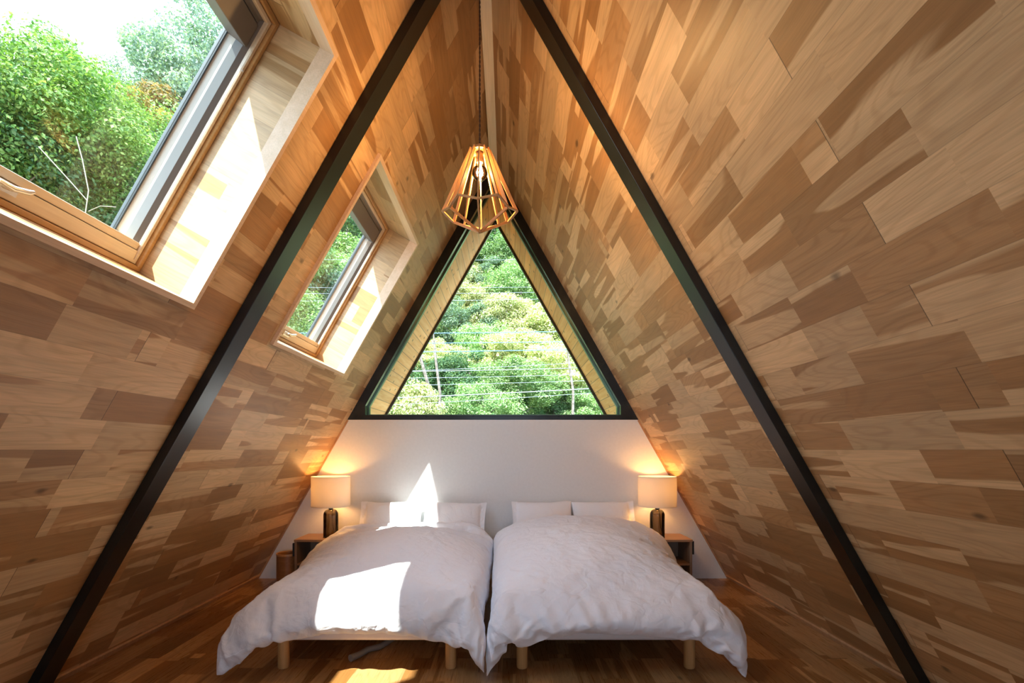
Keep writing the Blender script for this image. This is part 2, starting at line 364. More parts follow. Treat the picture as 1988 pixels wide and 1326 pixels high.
# cloth surfaces of the two duvets: grids of points in steps of 2 mm, as differences
D1T = """-391 12 12 10 11 9 5 8 11 11 10 10 2 8 10 13 11 5 8 9 12 13 13 12 13 12 13 13 11 13 12 13 13 12 13 13 12 13 13 12 13 12 12 12 13 12 13 12 11 13 12 13 13 12 12 11 11 10 12 8 9 1 12 3 2 5 10 10 11 11 10 11 11 -3 -5 0 1 0 1 4 1 -5 1 -1 0 10 -1 -2 -7 0 7 3 -3 1 -1 -1 0 0 0 0 -1 2 -1 1 -1 0 0 0 0 0 0 0 0 0 0 0 0 0 1 -1 0 1 0 0 0 -2 -1 1 0 -3 2 -1 -2 1 0 -2 8 10 -8 0 1 0 0 1 0 -4 -3 3 -6 -2 1 0 -1 1 5 -4 4 1 -7 4 4 4 -1 -9 0 6 -1 1 0 0 0 1 -1 0 0 1 -1 1 -1 1 -1 0 1 -1 0 0 0 0 1 0 0 -1 1 0 0 0 0 0 -2 2 -4 0 4 1 -3 6 -14 11 2 -5 -4 10 1 0 0 0 0 -2 -2 -2 -3 4 -3 0 -6 3 1 0 4 -3 0 5 0 0 -3 2 6 -6 1 1 -1 0 1 -1 0 0 1 -1 0 0 0 1 -1 1 -1 0 1 -1 1 -1 1 -1 1 -1 1 -1 1 0 0 0 0 3 -7 3 2 -1 -4 1 0 3 1 0 3 4 -2 0 -1 0 0 -1 -3 -3 -2 -2 -3 4 -4 6 -3 0 0 -1 2 1 1 -1 0 4 -1 2 -3 0 -1 1 0 0 0 0 0 0 1 -1 1 -1 0 1 -1 1 -1 0 1 -1 1 -1 1 -1 1 0 0 0 0 0 0 0 0 -1 0 -1 -1 5 -3 -1 12 -12 -1 3 0 5 0 0 1 0 -10 -6 9 -1 -1 -1 -3 2 -1 2 0 1 -1 0 0 0 3 0 -5 0 -1 7 -1 1 -1 1 -1 1 0 0 0 0 0 0 0 0 -1 1 0 1 -1 -1 1 -1 1 0 0 0 -1 1 0 0 0 0 0 0 5 -7 -1 2 -1 6 1 -9 7 1 -1 0 2 0 0 -1 -3 10 -1 -19 -2 -1 0 3 -4 1 1 0 0 0 0 1 1 -1 -4 4 1 0 0 1 -1 1 -1 1 0 -1 1 -1 0 1 0 0 0 0 0 0 -1 1 0 0 1 -1 0 0 0 1 -1 0 0 0 0 0 0 3 -2 2 0 -2 0 -5 5 4 -3 1 0 -1 2 1 -1 1 0 0 -2 0 1 -1 -1 0 -1 0 0 0 1 0 -1 1 0 2 -1 0 2 -1 0 0 0 0 0 0 0 0 1 -1 0 0 0 0 1 -1 0 0 0 1 -1 0 0 0 1 -1 0 0 0 1 -1 1 -1 1 0 7 -6 -1 1 1 -4 3 0 2 0 0 0 -3 1 0 3 -1 -3 2 0 0 3 -6 2 -1 1 0 -1 1 1 -1 0 -2 0 4 0 -3 5 -2 0 0 1 -1 0 0 0 0 0 0 0 0 0 0 0 0 0 0 0 0 0 1 -1 0 0 0 1 -1 0 0 0 0 0 0 2 4 -1 -2 -6 4 3 -2 1 0 0 0 -1 -2 3 -1 -1 -9 1 3 0 -4 4 4 -6 -3 1 1 0 -2 2 -1 2 0 0 0 1 -3 2 0 0 0 0 0 0 0 0 0 0 0 0 0 0 0 0 1 -1 0 1 -1 0 0 0 1 -1 0 0 0 1 -1 1 -1 0 0 -1 1 1 1 1 -2 2 0 0 0 0 2 -4 -3 2 -6 6 -5 0 7 -4 4 -5 5 -8 1 -1 1 0 0 0 0 2 -2 0 -1 2 0 1 -1 0 0 0 1 -1 0 1 -1 0 1 0 -1 1 -1 0 1 -1 0 0 0 1 -1 0 0 0 0 0 0 0 0 1 -1 0 2 -4 2 5 -3 2 -1 0 0 -1 0 0 4 -2 -6 -7 7 3 6 -6 5 -1 3 -12 6 -2 1 -2 2 -1 0 1 -2 1 1 1 0 0 -1 1 0 0 0 0 0 0 0 1 -1 0 0 0 0 0 0 0 0 0 1 -1 0 0 0 0 0 1 -1 0 0 0 -1 1 1 0 1 -1 0 2 0 1 0 -2 -1 0 -3 0 -5 3 4 -2 -2 11 1 -5 0 -16 10 1 -2 -1 1 -1 0 1 -1 1 0 -2 3 0 0 0 0 0 0 0 0 0 0 0 -1 1 0 -1 1 0 0 0 0 0 0 -1 1 0 0 0 1 -1 0 0 0 0 0 1 -1 0 0 2 0 -3 5 -1 0 -2 2 -1 -2 2 -6 5 -8 -6 -1 9 10 -11 12 -20 12 -1 3 1 -5 -2 0 1 -1 0 1 -1 2 -1 1 0 0 0 -1 1 0 -1 1 0 0 0 0 0 0 0 0 0 0 -1 1 0 0 0 0 0 0 -1 1 0 0 0 0 0 0 0 0 0 3 -2 3 -2 1 -1 0 -4 1 0 -2 3 -2 -8 10 0 -3 12 -6 -17 8 2 4 -2 1 5 -5 -2 -1 0 0 1 1 -1 1 -1 0 1 -1 1 -1 0 1 0 -1 0 1 0 -1 1 -1 0 1 -1 1 0 -1 1 0 -1 1 -1 1 0 -1 1 0 0 0 0 0 0 0 -1 3 -1 2 -1 -2 -1 0 -1 -1 0 -1 -2 9 -5 -1 -1 6 0 -8 9 1 0 -3 1 -5 3 0 -5 0 1 -1 1 1 -1 1 -1 0 1 -1 1 -1 1 -1 1 0 -1 0 0 0 1 0 -1 1 -1 0 1 -1 0 1 -1 1 0 -1 1 -1 0 1 -1 0 1 -1 1 1 -1 1 1 -4 -3 0 0 -1 0 2 -1 -1 0 2 -1 2 -4 0 11 2 -4 -3 2 -5 7 -2 -7 3 0 -1 1 -1 0 1 0 0 0 0 0 0 1 -1 0 0 0 0 0 1 0 -1 0 0 0 1 -1 0 1 -1 0 0 0 0 0 0 1 -1 0 1 0 -1 1 0 -1 1 0 -1 -1 5 0 -1 -1 -2 -9 2 1 1 1 3 -2 4 2 1 -1 4 1 -1 -10 -8 2 9 -1 -2 0 -1 1 0 0 0 0 0 -1 1 0 0 -1 1 0 -1 1 0 -1 0 1 0
0 0 0 0 0 -1 1 0 0 0 0 0 0 0 0 0 0 -1 1 0 -1 2 0 -1 0 3 -4 -2 -5 -2 -1 6 -1 -2 0 4 1 1 4 3 2 1 -3 2 -11 9 -7 2 -4 1 1 0 1 -1 0 0 -1 1 0 0 0 0 -1 1 0 -1 1 0 0 0 0 0 -1 1 0 -1 1 0 0 0 -1 1 0 -1 1 0 -1 1 0 -1 1 0 0 1 -2 0 0 0 1 1 -5 3 -2 0 -8 2 4 0 -3 4 1 5 7 -4 -1 2 -12 0 -1 4 -1 4 -3 0 0 -1 1 0 -1 1 -1 0 1 0 -1 1 -1 0 1 0 -1 0 1 -1 0 1 -1 0 1 -1 0 1 -1 1 -1 0 1 -1 0 1 -1 0 1 -1 0 0 0 0 0 1 -1 0 0 5 -5 -1 -4 7 -11 -1 1 5 0 2 10 -14 12 1 -13 4 -2 -1 8 -2 -1 0 -2 -1 1 0 -1 1 -1 1 -1 0 0 0 0 1 -1 0 0 1 -1 0 0 0 0 0 0 0 0 0 0 0 0 1 -1 0 1 -1 0 1 -1 0 1 -1 0 0 0 0 0 1 -2 -1 3 6 0 -2 -5 7 -9 2 -8 4 1 -2 6 1 -11 8 -7 3 7 -5 4 -8 2 2 -1 0 0 0 0 0 0 1 -1 0 0 0 0 0 0 0 0 0 0 0 0 0 0 0 0 1 -1 0 0 0 0 0 0 0 0 0 0 0 0 0 0 0 0 0 0 -1 1 -1 2 -3 1 5 5 0 -2 0 -10 5 -11 6 0 4 -10 9 -8 -1 10 -4 2 -2 -1 2 -3 2 -1 0 0 0 1 -1 0 0 0 0 0 0 0 0 0 -1 1 0 0 0 0 1 -1 0 -1 1 0 0 0 0 0 0 0 0 0 0 0 0 -1 1 0 -1 1 0 0 -1 3 -4 2 0 0 2 3 0 5 -2 -8 7 -9 4 6 -6 -14 0 16 0 -1 -2 -8 8 -6 3 -1 1 -1 0 0 0 0 0 0 0 0 0 0 0 0 -1 1 0 0 0 0 -1 0 1 0 0 0 0 0 0 0 0 0 -1 1 0 -1 1 0 0 0 -1 1 0 -1 1 -1 1 3 -4 -1 0 2 1 1 2 7 1 -8 -6 5 -13 -1 10 5 -10 0 2 -4 9 -7 5 -2 0 0 0 1 -1 0 0 -1 1 0 0 0 -1 1 0 0 0 0 0 0 0 1 -1 0 0 0 0 -1 1 0 -1 1 0 0 0 -1 1 0 -1 1 0 0 0 0 0 0 1 -2 2 3 -2 -3 -2 0 5 -2 -1 7 -6 -1 -7 4 1 -3 -1 8 -1 -7 9 -8 5 -1 0 1 -1 0 0 0 -1 1 0 0 0 0 0 0 0 0 0 0 0 -1 1 0 -1 1 0 -1 1 0 0 0 0 0 0 -1 1 0 0 0 0 0 0 -1 1 0 -1 1 -1 1 -1 0 1 3 1 -2 2 -6 5 -3 -1 9 -1 -2 -2 2 -1 3 -3 -2 8 -8 5 1 -2 1 -1 0 0 0 0 1 -1 1 -1 0 0 0 0 0 0 0 0 0 0 0 0 0 0 0 0 0 0 0 0 0 0 0 1 -1 0 0 0 0 0 0 0 0 -1 1 -1 1 -1 3 -4 2 1 -1 3 -5 3 -1 4 -4 -1 2 -2 -1 2 0 1 -1 5 -9 6 -1 -1 1 0 -1 0 1 -1 1 -1 1 -1 0 0 0 0 1 -1 0 0 0 0 1 -1 0 0 0 0 1 -1 0 0 0 0 0 0 0 0 0 0 0 0 0 0 0 0 1 -1 0 0 -1 1 4 -7 2 4 -5 2 -1 -1 3 -3 1 3 -2 2 -2 4 -3 4 -8 8 -4 1 -1 1 -1 1 0 -1 1 -1 0 0 0 1 -1 1 -1 0 0 0 1 -1 0 0 1 -1 1 0 -1 0 0 0 1 -1 0 1 -1 0 0 0 1 -1 0 0 0 0 1 -1 0 0 0 2 -3 1 5 -8 2 5 2 -1 -1 -4 2 -4 3 -3 0 2 1 2 -7 7 -6 5 -2 2 0 -2 1 0 1 -1 0 0 -1 1 -1 1 0 0 0 0 0 -1 1 0 -1 0 1 -1 0 1 -1 1 0 -1 1 0 -1 1 -1 1 0 -1 1 -1 1 -1 1 -1 0 1 0 -1 0 1 -1 -1 6 -8 3 1 -3 0 -1 4 3 -4 -1 0 2 -6 0 7 -5 4 -3 4 -2 -2 3 -1 0 -1 0 1 0 1 -1 1 -1 -1 1 0 0 0 0 0 0 0 0 0 0 0 0 0 0 -1 1 0 -1 1 -1 1 0 -1 1 -1 1 -1 1 -1 0 1 -1 1 0 -1 0 0 2 -1 6 -9 0 8 -8 5 -4 1 1 -2 2 -2 1 3 -3 1 0 0 -1 0 2 -1 1 -1 0 1 -1 0 0 1 -1 0 1 -1 0 0 0 0 0 0 0 0 -1 1 0 0 0 0 0 0 0 0 0 0 0 0 0 0 0 0 0 0 0 0 -1 1 0 0 -1 1 0 0 -1 -1 8 -7 -3 11 -11 4 -1 2 -1 -1 2 -1 2 -2 2 -1 1 -2 3 -2 2 -3 1 1 -1 1 0 0 -1 0 1 -1 0 0 1 -1 1 -1 0 1 -1 1 0 -1 0 0 0 1 -1 0 0 0 1 -1 0 0 0 0 0 0 0 0 0 0 0 -1 1 1 -2 1 -1 3 -1 -2 6 -1 -3 6 -9 0 3 -2 2 -3 5 -4 4 -4 3 -3 4 -3 2 -2 2 1 -1 0 -1 0 0 0 0 0 0 1 0 -1 0 0 1 -1 0 1 -1 0 1 -1 1 -1 0 1 -1 1 0 -1 1 -1 1 -1 1 -1 1 -1 0 0 0 0 0 -1 1 1 0 -1 -3 3 1 1 -2 1 -1 6 -2 -3 -1 -2 3 0 1 -3 5 -4 3 -3 2 -2 2 0 -1 1 0 1 0 -1 0 0 0 0 0 -1 0 1 0 -1 1 0 -1 1 0 -1 1 0 0 0 -1 1 0 -1 1 -1 1 -1 1 -1 1 -1 1 0 -1 1 -1 1 -1 -1 0 0 3 -1 0 -2 -1 5 -3 4 -2 0 -1 -1 2 0 -1 -2 4 -2 0 1 1 -3 2 0 1 0
-1 0 -1 1 0 0 0 0 0 0 0 0 0 0 0 0 0 0 0 -1 1 0 0 0 0 0 0 0 0 0 0 0 0 0 0 -1 1 -1 1 0 -1 0 0 1 0 0 0 -2 5 -3 0 1 -1 3 -3 -1 -1 2 -1 3 -3 0 1 -2 -1 4 -1 -2 4 1 -2 0 0 1 0 -1 -1 1 0 0 0 0 0 0 1 -1 0 0 0 0 0 0 1 -1 0 -1 1 0 0 0 0 0 0 0 0 0 -1 1 0 0 0 0 -1 1 0 -1 1 -1 1 -2 2 -3 1 2 -1 -2 3 -1 4 1 -4 -1 -3 5 -1 -1 3 2 -3 -2 5 -4 0 3 -1 -1 -1 0 2 0 -1 0 1 -1 0 0 1 -1 1 -1 1 -1 0 0 0 0 0 0 1 -1 0 0 0 0 0 0 0 0 0 1 -1 1 -2 1 -1 2 -2 0 1 -1 1 -2 1 0 2 0 -2 1 1 -3 5 -5 0 3 -1 3 -3 0 3 -4 2 -2 3 0 3 -3 -1 1 1 0 0 -1 0 1 0 -1 1 0 0 -1 1 -2 1 0 0 0 0 0 0 0 0 0 0 0 1 -1 0 0 0 0 0 0 0 0 0 1 -1 0 0 1 -1 0 -1 0 2 0 -3 1 1 0 -1 0 1 -2 7 1 -7 -1 1 -1 3 -2 1 -3 3 0 -2 2 1 0 0 -1 1 0 0 -1 0 0 1 -1 1 -1 0 -1 2 -1 0 0 0 1 -1 0 0 0 0 0 0 0 0 0 0 0 0 0 0 0 0 0 0 0 0 -1 0 2 -2 1 -1 1 -1 2 -4 0 4 -3 0 2 -2 2 0 2 -1 -3 6 -2 -1 3 -2 1 0 2 -4 2 1 -1 1 -1 -1 1 1 0 0 -1 1 -2 0 1 0 0 0 0 0 0 -1 1 0 0 0 0 0 0 -1 1 0 0 0 0 0 0 -1 1 -1 1 0 0 1 -1 -1 1 -1 2 -3 1 1 2 -1 -4 5 -2 -2 4 -3 1 1 -2 6 -4 0 2 -4 2 1 0 -2 2 1 -2 1 0 0 1 -1 1 -1 0 1 -1 1 -1 -1 1 0 0 0 0 0 0 0 0 0 0 -1 1 0 0 0 0 0 0 0 0 0 0 0 0 -1 1 0 -2 2 0 -1 2 -2 1 1 -2 1 -2 1 0 2 -2 1 -2 2 1 2 -5 3 1 -3 1 3 -1 0 1 -1 -1 2 -1 0 0 1 0 -1 1 0 -1 -2 0 2 0 0 -1 0 0 1 -1 1 0 -1 1 0 0 0 -1 1 0 -1 1 -1 1 -1 1 0 -1 1 0 -1 0 1 -1 0 0 0 -1 0 -1 2 0 3 -1 -2 -1 3 -2 2 -1 1 1 1 0 -5 3 0 -1 2 -1 -1 3 -1 -1 1 0 0 0 0 0 -1 -1 -1 3 0 -1 0 0 0 1 -1 0 1 -1 0 1 -1 0 1 -1 1 0 -1 1 -1 1 -1 0 0 0 1 -1 0 1 -1 0 0 0 1 -2 2 0 0 -1 0 -1 2 -1 3 -5 2 0 1 0 0 -1 -2 6 -4 3 0 -1 0 1 -2 2 -1 0 0 0 0 -2 1 -1 0 1 0 0 0 1 -1 1 -1 1 -1 0 1 -1 0 1 -1 0 1 -1 0 0 0 0 0 0 1 -1 1 -1 0 0 0 1 0 -1 0 -1 2 -2 1 0 -1 1 0 0 1 -3 4 -2 0 1 1 1 0 0 -5 4 0 2 -4 4 0 -1 -2 2 -1 1 0 -2 2 -3 1 1 1 -1 0 0 0 0 0 0 0 1 -1 0 0 0 0 0 0 0 0 0 0 0 0 0 0 0 0 0 0 0 0 -1 1 -1 2 -1 1 -2 2 -1 -1 2 -1 0 -1 1 1 -1 0 -2 1 1 0 0 -3 2 4 0 -5 5 -4 -1 1 3 -3 1 0 -1 1 -2 2 0 0 -1 0 1 0 0 0 0 0 0 -1 1 0 0 0 -1 1 0 -1 1 0 0 0 0 0 0 -1 1 -1 1 0 0 1 -2 2 -2 1 0 0 -2 0 3 -3 0 2 0 0 0 1 -3 5 -5 3 -1 -2 2 2 0 -3 1 -1 2 3 -1 -4 2 1 -4 1 -1 2 1 0 -1 1 0 0 0 -1 1 -1 1 -1 1 -1 0 1 -1 1 0 -1 1 -1 0 1 -1 1 -1 1 0 0 0 -1 0 1 -2 2 -1 1 0 -1 0 2 -1 -2 3 -1 -2 -1 0 4 -2 3 -6 7 -3 -1 2 -3 2 -1 0 5 -3 2 -6 -1 3 2 -4 3 0 0 0 -1 0 1 -1 1 -1 0 1 -1 1 -1 1 -1 1 -1 0 1 -1 0 0 0 1 -1 0 0 0 1 -1 0 0 0 1 0 -1 1 -2 1 0 -1 0 2 -2 1 1 -2 2 1 0 0 -1 0 -3 6 -4 1 -1 -2 3 3 -4 6 -6 2 -1 -2 2 1 -4 3 -1 0 1 -1 0 0 0 0 0 0 0 0 0 0 0 0 0 0 0 0 0 0 0 0 0 0 0 0 1 -1 -1 1 0 0 0 0 0 0 0 1 -2 1 1 0 -2 2 -1 -1 2 -2 2 0 1 -4 3 3 -5 1 0 -1 0 2 -3 7 -3 -2 2 -7 3 3 -4 2 0 1 0 -2 1 1 -1 1 0 -1 0 0 -1 1 0 0 0 0 0 0 0 0 0 0 1 -1 0 0 0 0 0 0 0 0 0 0 -1 1 0 0 0 1 -2 0 1 0 -1 2 0 -2 3 -2 2 -2 0 0 1 1 -1 0 -1 1 1 0 1 -7 6 -6 5 0 -3 4 0 -1 -1 -2 3 0 -2 1 -1 0 1 0 0 0 0 -1 1 -1 1 0 0 0 -1 1 0 -1 1 -1 1 0 -1 1 0 0 0 -1 1 0 0 0 0 0 0 1 -1 0 0 0 0 0 1 -4 1 2 -1 4 -4 1 -2 1 1 -1 1 0 2 -1 -3 -4 7 -3 3 1 -4 1 1 -2 3 -3 0 1 0 0 1 -2 0 1 0 0 0 0 0 0 -1 1 0 0 0 -1 1 0 0 0 -1 1 0 0 0 0 1 -1 0 0 0 0 0 0 0 1 -2 1 1 -2 0 1 3 -1 -4 5 -2 1 -2 3 -4 1 -1 0 4 3 -10 2 5 -6 6
-1 -4 3 -3 -1 3 -2 1 0 0 0 1 -2 2 -1 0 0 -1 1 -1 1 -1 1 0 -1 1 -1 1 0 -1 1 0 0 0 -1 1 -1 1 -1 1 0 -1 1 -1 1 0 -1 1 1 0 -1 0 1 0 -1 0 3 -2 -1 -1 -1 3 0 -1 -1 4 3 -11 4 -1 0 5 -6 0 4 -3 2 1 -1 -1 1 1 -1 0 -2 1 -1 1 -1 1 0 -1 1 0 0 0 0 0 0 0 0 0 0 0 -1 1 0 0 0 0 0 0 0 0 0 -1 2 -2 0 1 0 0 0 -2 2 -1 -1 2 2 -3 1 -2 4 1 -5 5 -2 -1 3 -1 -4 -4 11 -2 -6 3 1 -2 2 0 -1 -1 2 0 -3 2 -1 1 -1 1 0 0 0 0 0 0 -1 1 0 -1 1 0 0 0 0 0 0 0 0 -1 1 0 0 0 0 0 0 1 0 -1 1 0 -1 -1 1 -1 2 -2 1 1 -3 2 2 -4 5 -5 2 3 -3 0 0 5 -12 7 -2 1 -4 4 2 -3 1 1 0 -2 2 0 -2 2 -2 1 -1 2 -1 0 0 0 0 0 0 1 -1 0 0 0 0 0 0 0 0 0 0 0 1 -1 0 0 0 0 0 0 -1 1 0 -1 0 1 0 -1 1 0 2 -3 0 3 -4 3 2 -2 2 -5 3 -1 1 3 -8 2 -2 4 -4 3 2 -2 1 2 -3 0 3 -1 -2 1 -1 1 0 1 -1 0 0 0 0 1 0 -1 0 1 -1 1 -1 0 1 -1 0 0 0 1 -1 0 0 0 1 -1 1 -1 0 1 -1 0 1 0 -1 0 2 -1 -1 -1 3 -1 -2 2 -3 4 -3 2 3 -6 6 -3 -2 -2 4 -1 3 -3 3 0 0 0 -4 2 1 -1 -2 0 1 1 0 0 0 -1 1 0 0 -1 0 0 1 0 -1 1 -1 1 -1 0 1 -1 1 0 -1 1 -1 1 -1 0 0 0 0 1 -1 1 0 0 0 1 -1 -1 -1 3 -1 -1 1 1 -1 0 -3 7 -5 0 5 -5 2 -1 -1 -2 3 1 0 -2 -2 3 0 1 2 -4 -1 2 2 -1 0 -1 1 -1 1 -1 1 0 0 0 0 0 -1 1 -1 1 0 0 0 -1 1 0 -1 1 0 0 0 0 0 0 0 0 -1 1 -1 0 0 1 0 0 -1 2 -2 1 1 -1 -1 1 1 -1 -2 7 -1 -7 0 4 0 -1 1 1 -3 4 -2 0 -2 0 4 -5 2 0 2 -2 1 -1 1 -1 1 0 0 -1 1 0 -1 1 0 0 0 0 0 0 0 0 0 0 0 0 0 -1 1 0 0 0 0 0 0 0 0 0 0 1 -2 0 2 0 0 -1 0 -2 1 1 -2 0 3 -1 0 -1 4 -1 -2 0 0 0 -2 1 -1 2 3 -3 2 -1 -1 0 1 -2 2 0 1 -1 -1 0 1 -1 1 -1 0 1 -1 0 0 0 1 -1 0 0 0 1 -1 0 1 -1 1 -1 0 0 0 0 0 0 1 -1 0 0 0 1 0 -2 2 -3 1 -1 1 -1 1 1 0 -1 1 1 -2 -1 5 -2 1 1 -2 2 0 -3 3 -1 2 -1 -6 5 0 1 0 -2 -1 0 0 2 0 -1 1 -1 0 1 -1 1 -1 1 -1 0 1 -1 1 -1 0 1 0 -1 1 -1 1 -1 1 -1 1 0 0 -1 0 0 1 -1 0 0 2 -3 3 0 1 0 -4 -2 -1 0 0 0 0 10 -1 -7 3 0 0 0 -1 -2 5 -3 -2 2 -4 6 -1 1 -2 0 1 1 -1 2 -2 0 0 0 0 1 -1 1 -1 1 -1 1 0 -1 1 0 0 0 0 -1 1 -1 1 0 0 0 0 0 -1 0 1 0 0 -1 1 0 0 -1 2 -1 -1 0 1 2 1 1 -2 0 -2 3 -4 2 4 -5 1 -3 3 -2 1 -1 2 -2 -2 4 -1 1 -1 1 0 0 0 1 -2 1 -1 1 0 0 0 0 0 0 0 0 0 0 0 0 0 0 0 -1 1 0 0 0 -1 1 0 0 -1 1 0 0 0 0 1 -1 0 -1 0 -1 0 2 1 -1 3 -4 1 3 -3 4 -7 -1 5 -1 1 1 1 -3 1 1 -1 0 0 0 0 1 -1 2 -2 1 1 0 -2 1 0 0 -1 1 0 0 0 0 0 0 0 0 -1 1 0 0 0 0 0 0 0 0 0 0 0 -1 1 0 0 0 -1 0 1 -1 0 0 1 -1 1 0 -2 -1 1 1 5 -2 -2 3 -2 2 1 -7 0 4 1 -1 1 -1 -1 3 -2 2 -2 2 -2 2 -2 2 0 -2 0 1 0 -1 2 -1 0 0 0 0 0 0 0 0 0 1 -1 0 0 0 0 0 0 0 0 0 0 0 0 -1 1 -1 0 1 0 -1 1 -1 1 -1 1 -1 0 1 1 0 -3 0 3 1 -2 1 0 -3 5 1 -2 0 2 -4 3 0 -3 -1 1 3 0 1 -2 1 0 -1 1 0 1 -2 2 -1 1 -1 0 0 0 0 0 0 0 0 0 0 0 0 0 0 0 0 0 0 0 0 0 1 -1 -1 0 1 -1 0 0 -1 1 -2 1 1 1 1 0 -1 0 2 -1 -2 1 1 -2 2 -1 1 0 0 1 -1 2 -3 2 1 2 -4 1 0 1 2 0 0 -1 0 -1 -3 3 -1 0 1 -1 1 -1 1 -1 1 -1 0 0 0 0 0 0 0 0 0 0 0 0 0 0 0 -1 2 0 0 -2 0 0 0 -1 0 1 0 -1 0 0 1 0 1 -1 -1 2 -1 0 3 -2 4 -5 -1 3 -1 1 -3 4 1 3 -8 6 1 -1 1 -1 -1 -2 2 -1 -2 4 -1 0 0 -1 1 0 0 0 0 -1 0 0 0 0 0 0 -1 1 0 0 0 0 0 0 0 0 1 -1 0 0 1 1 -1 -1 1 0 0 -2 -1 0 0 0 -2 0 1 2 -2 1 0 1 0 1 4 -2 0 0 -3 3 1 4 -11 12 -1 -1 0 -6 -1 2 2 -3 1 4 -1 0 0 0 -1 1 -1 -1 -1 1 0 0 1 0 -1 1 -1 1 0 0 0 0 -1 1 0 0 0 -1 1 0 1 0 -1 1 1 0 -1 -1 3 0 -2 -1 -2 3 -4 1
